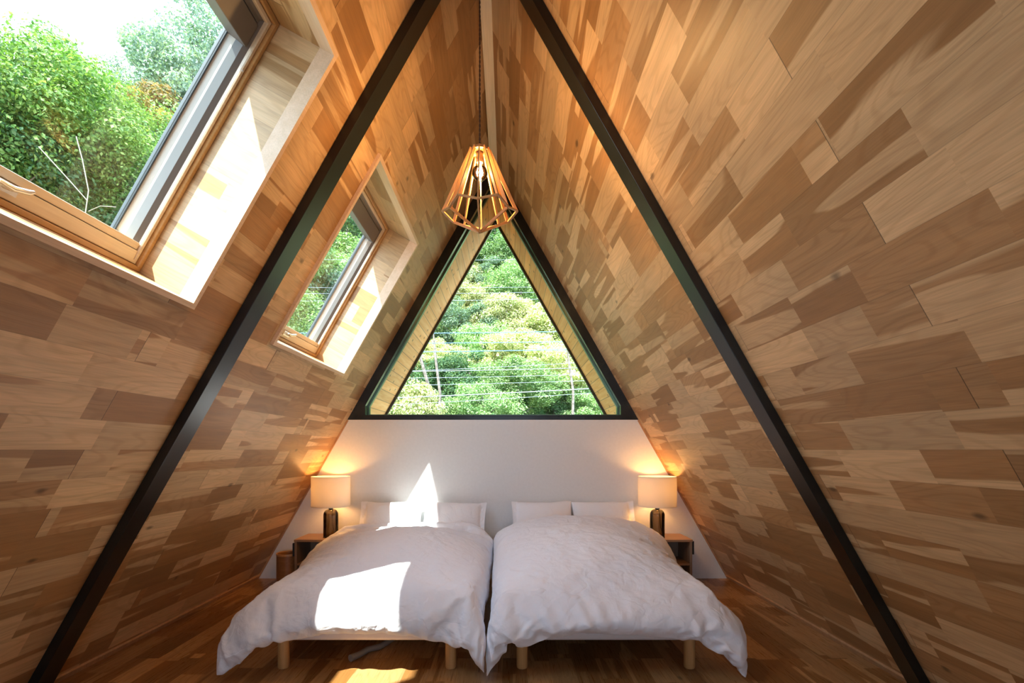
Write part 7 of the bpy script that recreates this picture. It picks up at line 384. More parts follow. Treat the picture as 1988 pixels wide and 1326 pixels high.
D2T = """-375 13 10 9 10 10 9 7 9 2 5 9 -1 13 5 4 9 12 12 12 13 12 13 11 12 13 13 12 13 11 12 12 11 12 13 12 13 13 12 13 13 12 13 13 12 13 13 12 13 12 13 12 13 5 12 13 12 10 1 11 12 11 13 10 11 -6 7 8 11 2 7 6 13 -1 -7 0 1 -1 -1 1 2 -7 7 1 -2 8 -3 7 -6 1 1 1 -1 0 -1 0 1 0 0 0 0 -1 1 1 -2 0 1 -1 1 0 -1 1 0 -1 1 0 -1 1 -1 0 1 -1 1 0 0 -1 7 -7 0 -2 -3 9 0 -1 -4 0 -4 -3 14 4 -3 -3 9 -5 3 -10 -1 -4 0 -3 0 1 -1 -1 2 1 2 -4 5 2 -1 3 1 0 0 1 -3 2 -2 0 1 -1 0 0 0 1 -1 1 1 -1 1 -1 0 0 0 0 0 0 -1 1 -1 1 0 0 0 0 -1 0 0 1 5 -6 0 6 1 -5 0 5 -8 6 4 -2 -2 5 0 -8 7 -2 -3 -2 -3 -2 3 -2 2 -5 0 8 -7 4 8 -4 -4 -6 12 0 0 -1 1 -1 -2 1 1 -1 1 -1 1 0 0 0 0 0 1 -1 0 0 1 -1 0 0 0 0 0 0 0 0 -1 1 0 0 1 0 -2 2 5 1 -7 -2 4 1 0 0 1 -1 6 0 -2 -7 9 -5 0 -4 -1 -1 -3 -3 5 -4 3 2 -10 9 -1 0 3 4 -1 -1 2 -2 -2 -1 3 -1 1 0 0 -1 1 -1 1 -1 1 1 0 -1 0 1 -1 0 1 -1 0 0 1 -1 1 -1 0 0 0 0 0 -1 1 2 -1 0 -5 6 4 -4 0 1 7 -9 1 1 -1 4 3 -12 7 -1 -3 -1 -1 0 -1 0 3 -5 1 8 -8 0 1 0 -5 9 -2 0 2 -1 -1 0 3 -1 -1 1 0 -1 1 0 0 -1 0 1 0 1 -1 1 -1 0 0 1 -1 0 1 -1 1 -1 1 -1 0 0 1 -1 0 1 0 5 -5 -1 6 -4 0 -4 7 0 -3 3 -1 1 4 -12 4 -6 -1 -1 0 1 -4 1 10 -13 -1 5 1 -2 -1 6 -1 2 -3 -1 3 2 -2 -1 0 1 -1 1 0 0 -1 0 1 0 0 0 0 0 0 0 0 1 -1 1 -1 0 0 0 0 0 1 -1 0 0 1 -1 0 1 1 1 1 -3 4 -4 4 0 -1 1 1 -4 0 3 5 -10 3 2 -3 4 0 -6 0 -6 7 1 4 -7 3 1 0 0 1 1 0 -3 -1 2 0 1 -1 1 0 -1 0 1 0 0 0 0 0 0 0 0 1 -1 0 0 0 0 0 0 0 0 0 0 0 1 0 -1 0 1 -1 -1 3 -1 3 0 2 -2 1 0 0 -2 -3 4 -3 0 -8 11 2 -2 -6 -1 6 0 6 -3 2 -9 5 -1 2 -1 0 -1 2 0 1 -2 0 1 -1 1 -1 0 2 -1 -1 1 -1 1 0 0 0 0 0 0 0 0 0 0 0 0 0 0 0 0 -1 1 0 0 0 0 0 0 2 1 -1 0 -1 2 2 -1 0 -2 -1 4 -3 -2 1 5 -5 3 0 6 -8 4 -8 -3 8 -8 4 3 -1 -1 1 0 0 -2 0 0 2 0 0 1 -1 1 0 -1 1 0 0 0 0 -1 1 -1 1 0 -1 1 -1 1 -1 1 -1 1 0 0 0 0 0 0 -1 1 1 -1 0 0 0 2 0 0 -1 0 0 -2 1 -2 2 1 2 -3 1 0 9 2 -17 7 -3 7 -12 -2 4 4 -1 1 1 -1 -1 1 1 -2 2 0 1 -1 0 0 0 0 0 0 0 0 1 -1 1 -1 1 -1 0 1 -1 1 -1 1 0 0 0 0 0 0 0 0 -1 1 0 -1 1 0 0 0 0 -1 2 -1 0 0 1 0 -1 -1 2 -8 4 3 1 -3 12 -3 -2 -3 -7 9 4 -7 0 -1 0 0 0 1 -2 0 1 1 0 0 0 0 1 -1 0 0 0 1 -1 0 0 0 0 0 1 -1 0 0 0 1 -1 0 1 -1 0 0 0 1 -1 1 0 -1 1 -1 1 -1 1 -1 2 -1 0 0 -1 1 -1 4 -1 -5 4 -12 -1 7 9 -10 13 0 -2 2 -10 -1 -2 -1 1 0 -1 1 0 0 -1 2 -1 1 -1 1 -1 0 1 -1 1 0 -1 1 0 0 0 0 0 0 0 0 1 -1 0 1 -1 0 0 0 0 0 0 1 -1 0 0 0 1 -1 1 -1 1 -1 0 1 -2 1 0 1 -2 3 -5 0 9 -10 8 3 6 0 2 -9 3 -2 -8 5 -1 0 -1 1 0 0 0 0 0 1 -1 1 0 0 0 -1 1 0 -1 1 0 -1 1 0 0 0 -1 1 0 -1 1 -1 0 1 0 0 0 1 -1 0 0 0 0 0 0 -1 1 0 0 0 0 0 1 0 0 -2 -3 4 -2 8 3 -11 2 1 2 10 -9 -7 12 -12 14 -7 -1 -3 -2 2 -1 0 0 1 1 -1 0 0 0 0 1 -1 1 0 -1 1 0 -1 1 -1 0 1 -1 1 0 -1 1 0 0 0 0 -1 1 -1 0 1 0 -1 1 0 0 0 0 0 -1 1 -1 1 0 -4 1 2 0 2 -5 0 2 4 -1 1 -2 3 -9 16 1 -17 5 -6 11 5 -4 -3 -4 0 0 0 0 1 0 0 1 -1 0 0 0 0 0 0 0 -1 2 -1 1 -1 0 1 -1 0 1 -1 0 0 0 0 0 0 1 -1 0 0 0 0 0 0 0 1 0 0 0 0 0 -1 3 -1 -4 0 0 1 -1 -2 -4 16 -4 -1 6 -6 -6 9 2 5 -5 2 -6 6 -1 -2 -6 -1 1 1 0 0 0 0 0 0 0 0 0 0 0 0 1 -1 0 0 0 0 0 0 0 0 0 0 0 0 0 1 -1 0 1 -1 0 1 -1 0 1 0 -1 0 1 -1 1 -1 1 -5 -3 -1 1 0 -3 0 1 3 -1 15 -13 9 -4 5 -14 14 -17 14 -8 6 -5 -3 0 3 -1 -1 0 0 1 0 -1 1 0
0 0 0 0 1 -1 0 -1 1 0 0 0 0 0 0 -1 1 0 1 -1 0 0 0 0 0 0 0 0 1 -1 0 0 0 0 0 1 -1 1 0 -2 2 -6 -2 -1 7 0 -4 -3 -1 0 2 -7 16 -6 1 -14 15 -11 5 -6 1 4 2 0 -1 0 0 0 0 0 0 0 0 -1 1 0 -1 0 1 0 0 0 0 0 0 0 0 0 1 -1 0 0 0 0 -1 1 0 0 0 0 0 -1 1 0 0 0 0 0 -1 1 -1 0 6 -8 8 1 -2 -6 -3 -5 6 -5 0 -1 0 -2 -9 0 3 -2 4 -1 5 2 1 -1 -1 0 0 0 0 0 0 0 0 0 0 0 0 0 0 0 -1 1 0 -1 1 0 -1 1 0 -1 1 0 -1 1 0 0 0 0 0 0 0 0 0 0 0 -1 1 -1 0 1 -1 1 0 -2 10 -10 0 -7 -2 3 6 -5 -4 -1 1 3 -13 6 -2 9 -2 2 2 -2 1 -2 -1 -1 0 0 0 -1 0 0 0 0 0 0 0 0 0 0 0 0 0 0 0 0 0 0 0 -1 1 0 0 0 0 -1 1 0 0 -1 1 0 -1 1 0 -1 1 0 0 0 -1 1 -1 0 0 -1 11 -10 9 -5 -14 3 -1 5 -3 10 0 -5 -2 7 -3 7 -3 -1 3 -5 2 -2 3 -2 0 0 1 -1 0 0 0 0 0 0 0 0 0 -1 1 0 0 0 0 -1 1 0 0 0 0 0 0 0 1 -1 0 -1 1 0 0 0 0 0 0 0 -1 1 -1 1 -1 0 0 2 -2 0 11 -3 -5 2 -12 -3 0 10 0 0 5 -5 -1 5 -5 5 -1 -7 5 -3 3 -3 2 0 -1 0 1 -1 1 -1 0 0 0 0 0 0 1 -1 0 0 0 0 0 0 0 0 0 0 -1 1 0 -1 1 0 1 -1 0 0 0 0 -1 1 0 0 -1 1 -1 1 0 -1 0 3 -5 0 5 9 1 1 -4 1 -17 1 -2 -3 9 -2 1 1 -8 -1 4 -1 3 -3 3 -1 0 0 0 -1 1 -1 1 -1 1 -1 0 1 -1 0 0 0 0 0 0 1 -1 0 1 -1 0 1 -1 0 1 -1 0 0 0 0 0 0 0 1 -1 0 0 0 -1 1 -1 0 1 1 -3 4 -2 -1 -1 10 2 2 -4 3 -18 -1 3 -6 7 -7 0 3 0 2 -1 -4 5 -2 1 0 0 0 0 -1 1 -1 1 -1 1 -1 0 1 -1 1 -1 0 1 -1 0 1 -1 0 1 -1 0 1 -1 0 1 0 -1 1 -1 0 1 -1 0 0 0 0 1 0 -1 0 0 -1 0 3 -5 0 -2 8 -6 7 1 -2 4 6 -2 -1 3 -2 3 1 -3 3 -2 -3 5 -1 -1 1 -1 1 -1 0 0 0 0 -1 1 0 0 0 -1 1 0 0 0 -1 1 0 -1 1 0 -1 1 -1 0 1 0 0 -1 1 -1 1 0 -1 1 -1 1 -1 1 -1 0 0 0 0 1 -2 -1 6 -3 2 -5 7 -8 7 3 -5 0 -2 2 4 -1 -1 -7 6 -4 -1 6 -1 -3 3 -1 1 -1 1 -1 0 -1 1 1 -1 0 0 0 0 0 -1 1 0 0 0 0 0 0 -1 1 0 0 0 0 0 -1 1 0 0 0 -1 1 0 0 -1 1 -1 0 0 0 1 -1 0 1 0 -1 5 -3 3 -4 5 -7 4 3 -3 -1 1 -3 -1 -1 6 -4 1 5 -2 -3 3 -1 2 -1 0 -2 1 1 0 0 -1 0 0 0 0 0 0 1 -1 0 0 0 0 0 0 1 -1 0 0 0 0 0 0 0 0 0 0 0 0 -1 1 0 -1 1 0 -1 1 -1 1 -1 1 -2 2 0 -1 1 -4 4 3 -2 0 2 -1 3 -1 -2 0 -2 5 2 -3 -3 3 0 0 -1 1 -1 1 0 0 0 -1 1 0 -1 1 -1 1 -1 0 1 -1 1 -1 0 1 -1 0 0 0 1 0 -1 0 1 -1 0 0 0 1 -1 1 -1 1 0 -1 0 0 -1 0 0 1 -1 2 -4 0 5 -4 7 -8 3 -3 4 -1 0 -4 1 1 1 1 -1 3 -4 4 0 -2 2 -1 -1 2 -1 1 -1 0 0 -1 0 1 -1 1 -1 1 0 -1 1 -1 1 0 -1 1 -1 1 0 -1 0 1 -1 0 1 -1 1 -1 0 1 -1 0 -1 1 1 -1 1 -1 0 -1 0 2 0 -1 1 -3 5 -1 -1 -4 7 -5 2 -1 1 1 -2 1 2 2 -8 5 -1 -1 3 -2 1 2 -3 2 -1 0 0 0 0 0 0 0 0 0 0 -1 1 0 0 0 -1 1 0 0 0 0 0 0 0 0 0 -1 1 0 0 0 -1 1 0 0 0 -1 1 -1 1 -1 1 0 -2 -1 4 -2 2 -2 -2 9 -4 -6 7 -3 0 3 -6 4 4 -1 -8 4 0 -1 2 0 1 1 -3 2 -1 -1 0 0 1 0 1 -1 0 0 0 0 0 0 -1 1 0 0 0 0 0 0 -1 1 0 -1 1 0 0 0 -1 1 0 0 -1 0 1 -1 0 0 1 -1 1 0 -2 0 2 -3 2 -1 1 0 -1 6 -2 -6 5 0 -5 4 5 -7 -1 4 1 -2 2 2 -2 2 -2 1 0 -1 1 0 0 -1 1 -2 1 1 -1 0 0 1 -1 1 -1 0 0 0 0 0 0 0 0 0 0 0 0 0 0 1 -1 0 0 0 1 -2 0 1 -1 1 -1 0 -1 3 -2 -1 2 -3 3 -2 4 -2 -2 7 -4 0 2 -4 6 -8 3 1 2 -3 2 1 -2 2 -2 1 1 -1 0 0 0 0 0 0 1 -1 -1 1 1 -1 0 0 0 0 0 1 -1 0 0 0 1 -1 0 0 0 0 0 0 0 0 -1 1 0 -1 2 -1 -1 1 -1 2 0 -1 -2 3 0 -3 3 -4 4 -4 4 1 -4 8 -6 -2 3 -5 5 1 -1 -4 5 0 -2 0 2 0 0 -1 0 1 0 0 -1 1 -1 0 0 1 -1 0 0 0 0 0 0 0 -1 1 0 0 0 0 0 0 0 0 0 0 0 0 0 1 -1 0 1 -2 2 -1 -1 0 0 0 0 1 -2 2 1 -1 0 -2 4
-5 5 0 -1 -3 -1 4 -2 0 -4 1 3 -1 0 3 -1 -1 1 -1 1 -1 0 0 0 1 -1 0 0 1 -1 0 0 0 0 0 0 0 0 1 -1 0 0 0 0 0 0 1 -1 0 0 0 0 0 -1 1 0 -1 1 0 1 0 0 -1 -2 3 -3 1 -1 3 -2 2 -3 1 4 -5 3 -4 7 0 -2 3 -1 3 -4 1 0 1 -1 2 -2 0 2 -2 1 1 -1 0 -1 1 0 0 -1 1 0 0 0 0 0 0 1 -1 0 0 0 0 0 0 0 0 -1 1 0 0 0 0 0 0 0 -1 1 -1 -1 0 2 -2 1 1 -1 2 -1 -2 0 0 2 0 -2 -1 4 -1 3 -2 -1 4 -1 1 -6 5 0 -2 1 0 1 0 -1 -1 2 0 -1 0 0 1 -1 0 0 1 -1 0 0 0 0 0 0 -1 1 -1 1 0 0 0 -1 1 0 0 0 0 0 0 -1 0 1 -1 2 -2 2 -1 0 -2 2 -2 0 -1 1 2 0 -2 1 -1 2 -1 1 -2 2 -2 3 0 -1 4 -7 7 -2 -3 5 0 -1 -2 1 1 -1 0 0 -1 1 0 -1 1 0 0 -1 0 1 -1 1 -1 1 -1 1 -1 1 0 -1 1 0 0 0 -1 1 0 -1 1 -1 1 0 -1 1 -1 1 -1 0 0 0 0 2 0 -1 -3 0 3 -1 2 -3 0 2 -2 2 -3 4 -1 0 3 -5 0 -1 1 4 -3 0 1 1 1 -2 2 -1 -1 2 -1 -1 1 -1 0 0 0 1 -1 1 -1 1 -1 1 -1 1 -1 0 1 -1 0 1 -1 1 -1 0 1 -1 1 -1 1 0 -1 1 0 0 1 -1 1 -1 -2 0 2 2 -3 -3 4 -4 2 1 0 1 -3 5 -3 1 0 -3 -2 6 -1 0 1 0 -1 1 0 -2 3 -2 -1 3 -3 1 0 0 0 0 1 0 -1 0 0 0 0 0 0 1 -1 1 -1 0 1 -1 0 0 0 1 -1 0 0 0 1 -1 0 1 -1 0 0 0 2 -1 0 1 -1 0 -3 3 1 -4 4 -1 -1 -1 1 1 -2 2 0 -1 1 0 -2 3 -1 -1 1 1 0 -2 2 -2 1 1 -3 2 0 0 0 0 0 -1 1 0 1 -1 0 0 0 0 -1 1 0 0 0 -1 1 0 0 0 0 0 0 0 0 -1 1 0 0 0 0 0 0 -2 0 0 0 2 -2 3 -4 2 1 -2 2 0 -1 0 -1 2 -1 1 -1 -2 4 -2 -2 3 0 0 0 -2 4 -3 1 0 -1 1 0 0 0 0 0 0 0 0 0 -1 1 0 0 0 0 0 0 -1 1 0 0 0 -1 1 0 -1 1 -1 1 0 0 -1 1 -1 0 0 0 0 1 1 -1 1 -3 0 0 4 -4 2 0 -1 -2 3 -1 2 -4 6 -3 -1 0 -2 3 -1 0 3 -1 -2 2 -1 0 -1 -1 1 1 0 -1 1 0 0 0 0 -1 1 0 -1 1 -1 1 -1 1 -1 1 -1 0 1 -1 1 0 -1 1 -1 1 0 -1 1 0 0 0 0 1 -1 0 0 -1 2 -1 0 1 0 -3 4 -5 2 -2 4 -2 0 0 2 -5 4 -1 0 0 0 1 2 -5 3 0 0 -3 3 -1 1 1 -2 0 1 0 -1 0 0 0 1 -1 0 1 -1 1 -1 1 -1 1 -1 1 -1 0 1 -1 0 1 -1 1 -1 0 1 -1 1 -1 0 0 0 1 -1 0 1 -1 -1 3 -1 -2 3 -3 4 -4 4 -3 -2 0 3 0 1 -2 -2 0 1 -1 2 -2 2 -2 3 -3 4 -4 3 0 -2 2 -1 -1 -1 1 0 0 0 0 0 0 0 0 0 0 0 0 0 0 0 1 -1 0 1 -1 0 0 0 1 -1 0 0 0 0 0 1 -2 1 1 -1 -1 2 1 -3 2 1 -2 0 -2 3 -2 0 3 0 -6 4 -1 1 -2 0 0 1 2 -2 0 0 -1 4 -5 4 -1 -2 2 0 -1 0 0 0 0 0 0 -1 1 0 0 0 0 0 0 0 0 0 0 -1 1 0 -1 1 0 0 0 0 0 0 0 0 0 0 -1 2 -2 1 1 -1 -1 1 -1 -3 3 -2 2 2 -3 -1 4 -1 -1 4 -5 2 0 -2 1 -1 4 -2 -1 1 0 1 -4 4 -1 -2 3 -3 -1 2 0 1 0 -1 0 1 0 -1 0 0 0 0 0 0 0 0 0 0 1 -1 0 0 0 0 0 0 0 0 0 0 0 1 0 0 -1 0 0 -1 2 -1 -1 5 0 -8 4 -1 0 2 2 -6 1 3 -4 3 -3 2 -2 2 -1 -2 2 1 1 0 -4 3 -2 0 2 -3 2 0 -1 1 0 -1 2 0 -2 0 1 0 0 0 -1 1 -1 1 0 0 0 -1 1 0 0 0 0 0 0 0 0 0 0 0 -1 1 0 0 1 -2 2 -1 1 -1 -1 0 6 -8 -1 1 1 0 3 0 -3 4 -2 3 -3 -2 -1 5 -3 -2 4 -3 -1 2 -1 1 1 -3 2 0 0 1 0 -1 1 -1 -1 1 1 -1 0 0 0 0 0 0 0 0 0 0 0 0 0 1 -1 0 0 0 0 0 0 0 0 0 -1 0 1 0 1 -2 1 -1 2 -3 3 -1 7 -6 -4 1 0 -2 1 3 0 -2 1 0 -2 0 -1 3 -1 -2 1 3 -1 0 0 -2 1 1 0 0 -1 -1 1 -1 0 1 1 -1 0 1 -1 0 0 0 1 -1 0 0 0 1 -1 0 0 0 0 0 0 0 0 0 0 0 0 -1 1 -2 0 0 1 -1 1 0 1 0 1 -3 9 -2 -8 1 -1 0 -1 3 3 -4 2 -1 0 0 0 2 -1 0 -2 3 -2 -1 1 2 -2 0 1 -2 1 0 1 0 0 -1 0 0 0 0 0 1 -1 0 0 0 1 -1 0 0 0 0 0 0 1 -1 0 1 -1 1 -2 1 1 -2 1 -1 1 -1 1 -2 0 2 -1 0 2 -1 5 0 -8 5 -6 3 -4 5 0 0 -1 0 0 1 -2 2 2 -4 -1 3 -1 1 1 0 0 -4 2 0 0 0 0 0 0 1 0 -1 0 1 -1 1 -1 1 -1 0 0 0 1 -1 0 1 0 -1 1 -1 0 0 0 2
-1 0 1 0 0 -3 1 -1 2 -2 0 0 -2 1 0 1 8 2 -8 5 -9 0 0 6 -2 -2 1 1 0 1 1 -5 4 1 -3 3 0 -4 1 -1 3 0 0 -1 0 0 0 0 -1 0 1 0 0 0 -1 1 -1 1 0 0 0 -1 1 0 0 -1 1 -1 1 0 0 0 -1 1 0 0 0 1 2 -3 0 -1 1 -2 0 3 -2 0 0 0 5 4 -3 3 -3 -10 3 2 0 -1 1 -1 3 -5 2 0 -2 5 -2 -1 0 0 0 0 1 -1 1 1 -1 0 0 0 1 -2 1 -1 1 0 0 0 0 -1 1 0 0 0 -1 0 1 0 0 0 -1 1 -1 1 0 0 0 0 0 -1 4 0 0 -2 2 0 -4 3 -2 -1 -1 2 2 0 0 -2 5 -9 4 -1 2 1 -2 -3 2 4 -3 0 -1 1 -2 3 -2 1 0 -1 1 0 -1 2 -1 0 0 -1 2 -1 0 0 0 0 0 0 1 -1 0 0 0 0 0 0 0 0 0 0 0 1 -1 0 0 1 -1 1 1 -2 1 0 3 -1 -3 4 -4 4 -1 0 -3 0 2 -2 6 -6 5 -4 0 1 -3 5 -4 2 -1 0 0 -1 -1 2 -1 1 -1 1 1 1 0 0 -2 1 0 0 0 -1 0 1 -1 1 -1 1 -1 0 0 0 1 -1 1 0 -1 0 1 -1 1 -1 0 0 0 1 -2 2 -2 0 2 -1 1 0 -1 4 -2 2 -3 -3 -2 -1 3 1 6 -3 3 -6 1 0 -2 5 -6 4 -1 0 0 2 -1 -1 0 0 0 3 -2 0 -1 -1 0 1 0 0 0 0 0 0 0 1 -1 1 -1 1 -1 1 -1 0 1 -1 0 1 -1 0 1 -1 1 -1 1 -1 0 1 0 0 1 -2 0 1 -1 2 -2 0 2 -2 6 -1 -1 -7 -1 -1 7 -4 5 -3 0 2 -4 2 2 1 -5 5 -3 0 2 -2 1 2 -3 3 -1 0 0 -1 0 -1 0 0 0 1 0 0 -1 1 -1 1 -1 1 0 0 0 0 0 0 -1 1 0 -1 1 0 0 0 0 0 0 -1 1 -2 1 2 -2 0 1 1 -1 -1 3 -5 2 3 3 -1 -1 -8 10 -9 3 1 0 -1 0 1 -3 5 -5 4 -1 -2 2 1 -1 1 -2 1 -2 1 1 -1 1 0 0 1 -1 0 0 0 0 0 0 0 0 -1 1 0 -1 1 0 0 0 0 0 0 -1 1 0 0 -1 0 0 1 1 0 -2 2 0 -2 1 2 -1 -3 2 1 -3 3 1 -3 1 -3 10 -10 1 0 -2 3 -5 4 -3 3 -2 0 3 0 -1 0 1 0 -1 0 -1 -1 1 0 1 0 -1 0 1 0 0 0 0 0 0 0 1 -1 0 1 -1 0 0 0 0 0 0 0 0 -1 1 0 0 1 -1 0 -1 2 -2 1 1 -1 -1 -1 2 2 -3 4 -4 2 0 4 -1 -2 4 1 -3 2 1 2 -2 -1 0 0 3 -2 2 0 -2 0 -1 -1 1 0 2 -1 1 -2 1 0 1 -1 0 0 0 0 0 1 -1 0 0 0 0 0 0 1 -1 0 0 0 1 -1 1 -1 0 1 -1 -1 1 1 -1 1 -1 -2 0 2 2 -1 -1 3 -5 4 -2 3 -4 2 0 2 3 -2 3 -6 1 -1 2 3 1 -1 1 -3 -2 2 -2 0 1 1 1 -2 2 -2 1 0 0 0 0 0 0 0 0 0 -1 1 0 0 0 0 0 0 0 0 0 1 -1 0 0 0 0 0 -1 1 1 -1 1 -1 -1 1 0 1 -2 1 -1 1 0 1 -3 1 3 0 0 -1 2 -1 4 -5 7 -1 0 -3 -2 -1 0 1 -1 1 -1 1 2 0 -1 0 1 -1 1 1 -1 1 -1 0 0 0 0 1 -1 1 -1 0 1 -1 0 0 0 0 0 0 0 0 0 0 0 0 1 -1 0 0 1 -2 1 0 -1 2 -1 0 -1 4 -3 -1 4 -1 1 -5 5 -1 -1 1 1 -3 4 -2 -3 2 6 -1 -3 0 -3 2 1 1 -1 -1 0 1 0 0 0 0 0 0 -1 1 0 0 0 0 0 0 0 1 -1 0 0 0 0 0 0 0 0 0 0 0 0 0 0 0 1 -1 0 -1 1 0 1 0 0 -2 1 0 -2 3 0 -1 2 -2 3 -1 -3 4 -1 0 1 2 -5 6 0 -4 -2 3 -1 2 -1 -1 0 2 0 -1 0 0 0 0 1 -1 0 0 0 0 0 0 0 -1 1 0 -1 1 0 0 0 0 0 0 0 0 0 0 0 0 0 0 -1 1 0 0 0 0 0 0 1 -1 1 1 -1 1 -1 1 -2 1 0 0 -1 2 0 0 -1 4 -6 4 0 -3 1 4 0 -1 -2 3 -1 1 -3 1 1 -1 -1 1 0 -1 0 1 0 0 0 0 0 0 0 0 -1 1 0 -1 1 -1 1 0 -1 1 0 -1 1 -1 1 0 0 0 0 0 0 0 0 -1 0 0 0 2 -1 0 0 -2 1 1 0 0 0 0 2 -3 2 -1 0 1 1 -4 4 -1 -2 0 2 4 -5 3 -3 2 -2 0 1 1 0 -1 1 0 -1 1 -1 1 -1 1 -1 1 -1 1 0 -1 1 -1 1 0 -1 1 0 -1 1 0 0 0 -1 1 0 -1 1 0 -1 1 1 -1 0 1 -2 1 1 -2 1 -1 1 -2 3 -1 2 -3 3 0 0 -3 4 -1 2 -2 1 3 -2 2 -6 4 -3 0 1 0 1 0 0 -2 2 -1 0 1 -1 1 -1 0 0 1 -1 1 -1 0 1 -1 1 -1 0 1 -1 0 1 -1 0 1 -1 0 0 0 1 -1 0 1 -1 0 1 0 -1 2 -2 -1 2 2 0 -3 3 -2 1 -1 -1 0 2 -1 3 -3 2 1 -1 4 -5 3 -7 4 -3 1 2 -2 2 0 0 0 1 -1 0 1 -1 0 0 0 1 -1 0 0 0 0 0 0 0 0 0 0 0 0 0 0 0 0 0 0 1 -1 1 -1 0 0 1 0 0 -1 0 0 -1 2 0 0 0 -2 3 -3 1 1 -2 6 -1 -3 -1 -2 4 -1 -1 5 -7 3 -6 3 -1 2 2 -1 1 0 0 0 0 0 0 0 -1 1 0 0 0 -1 1 -1 1
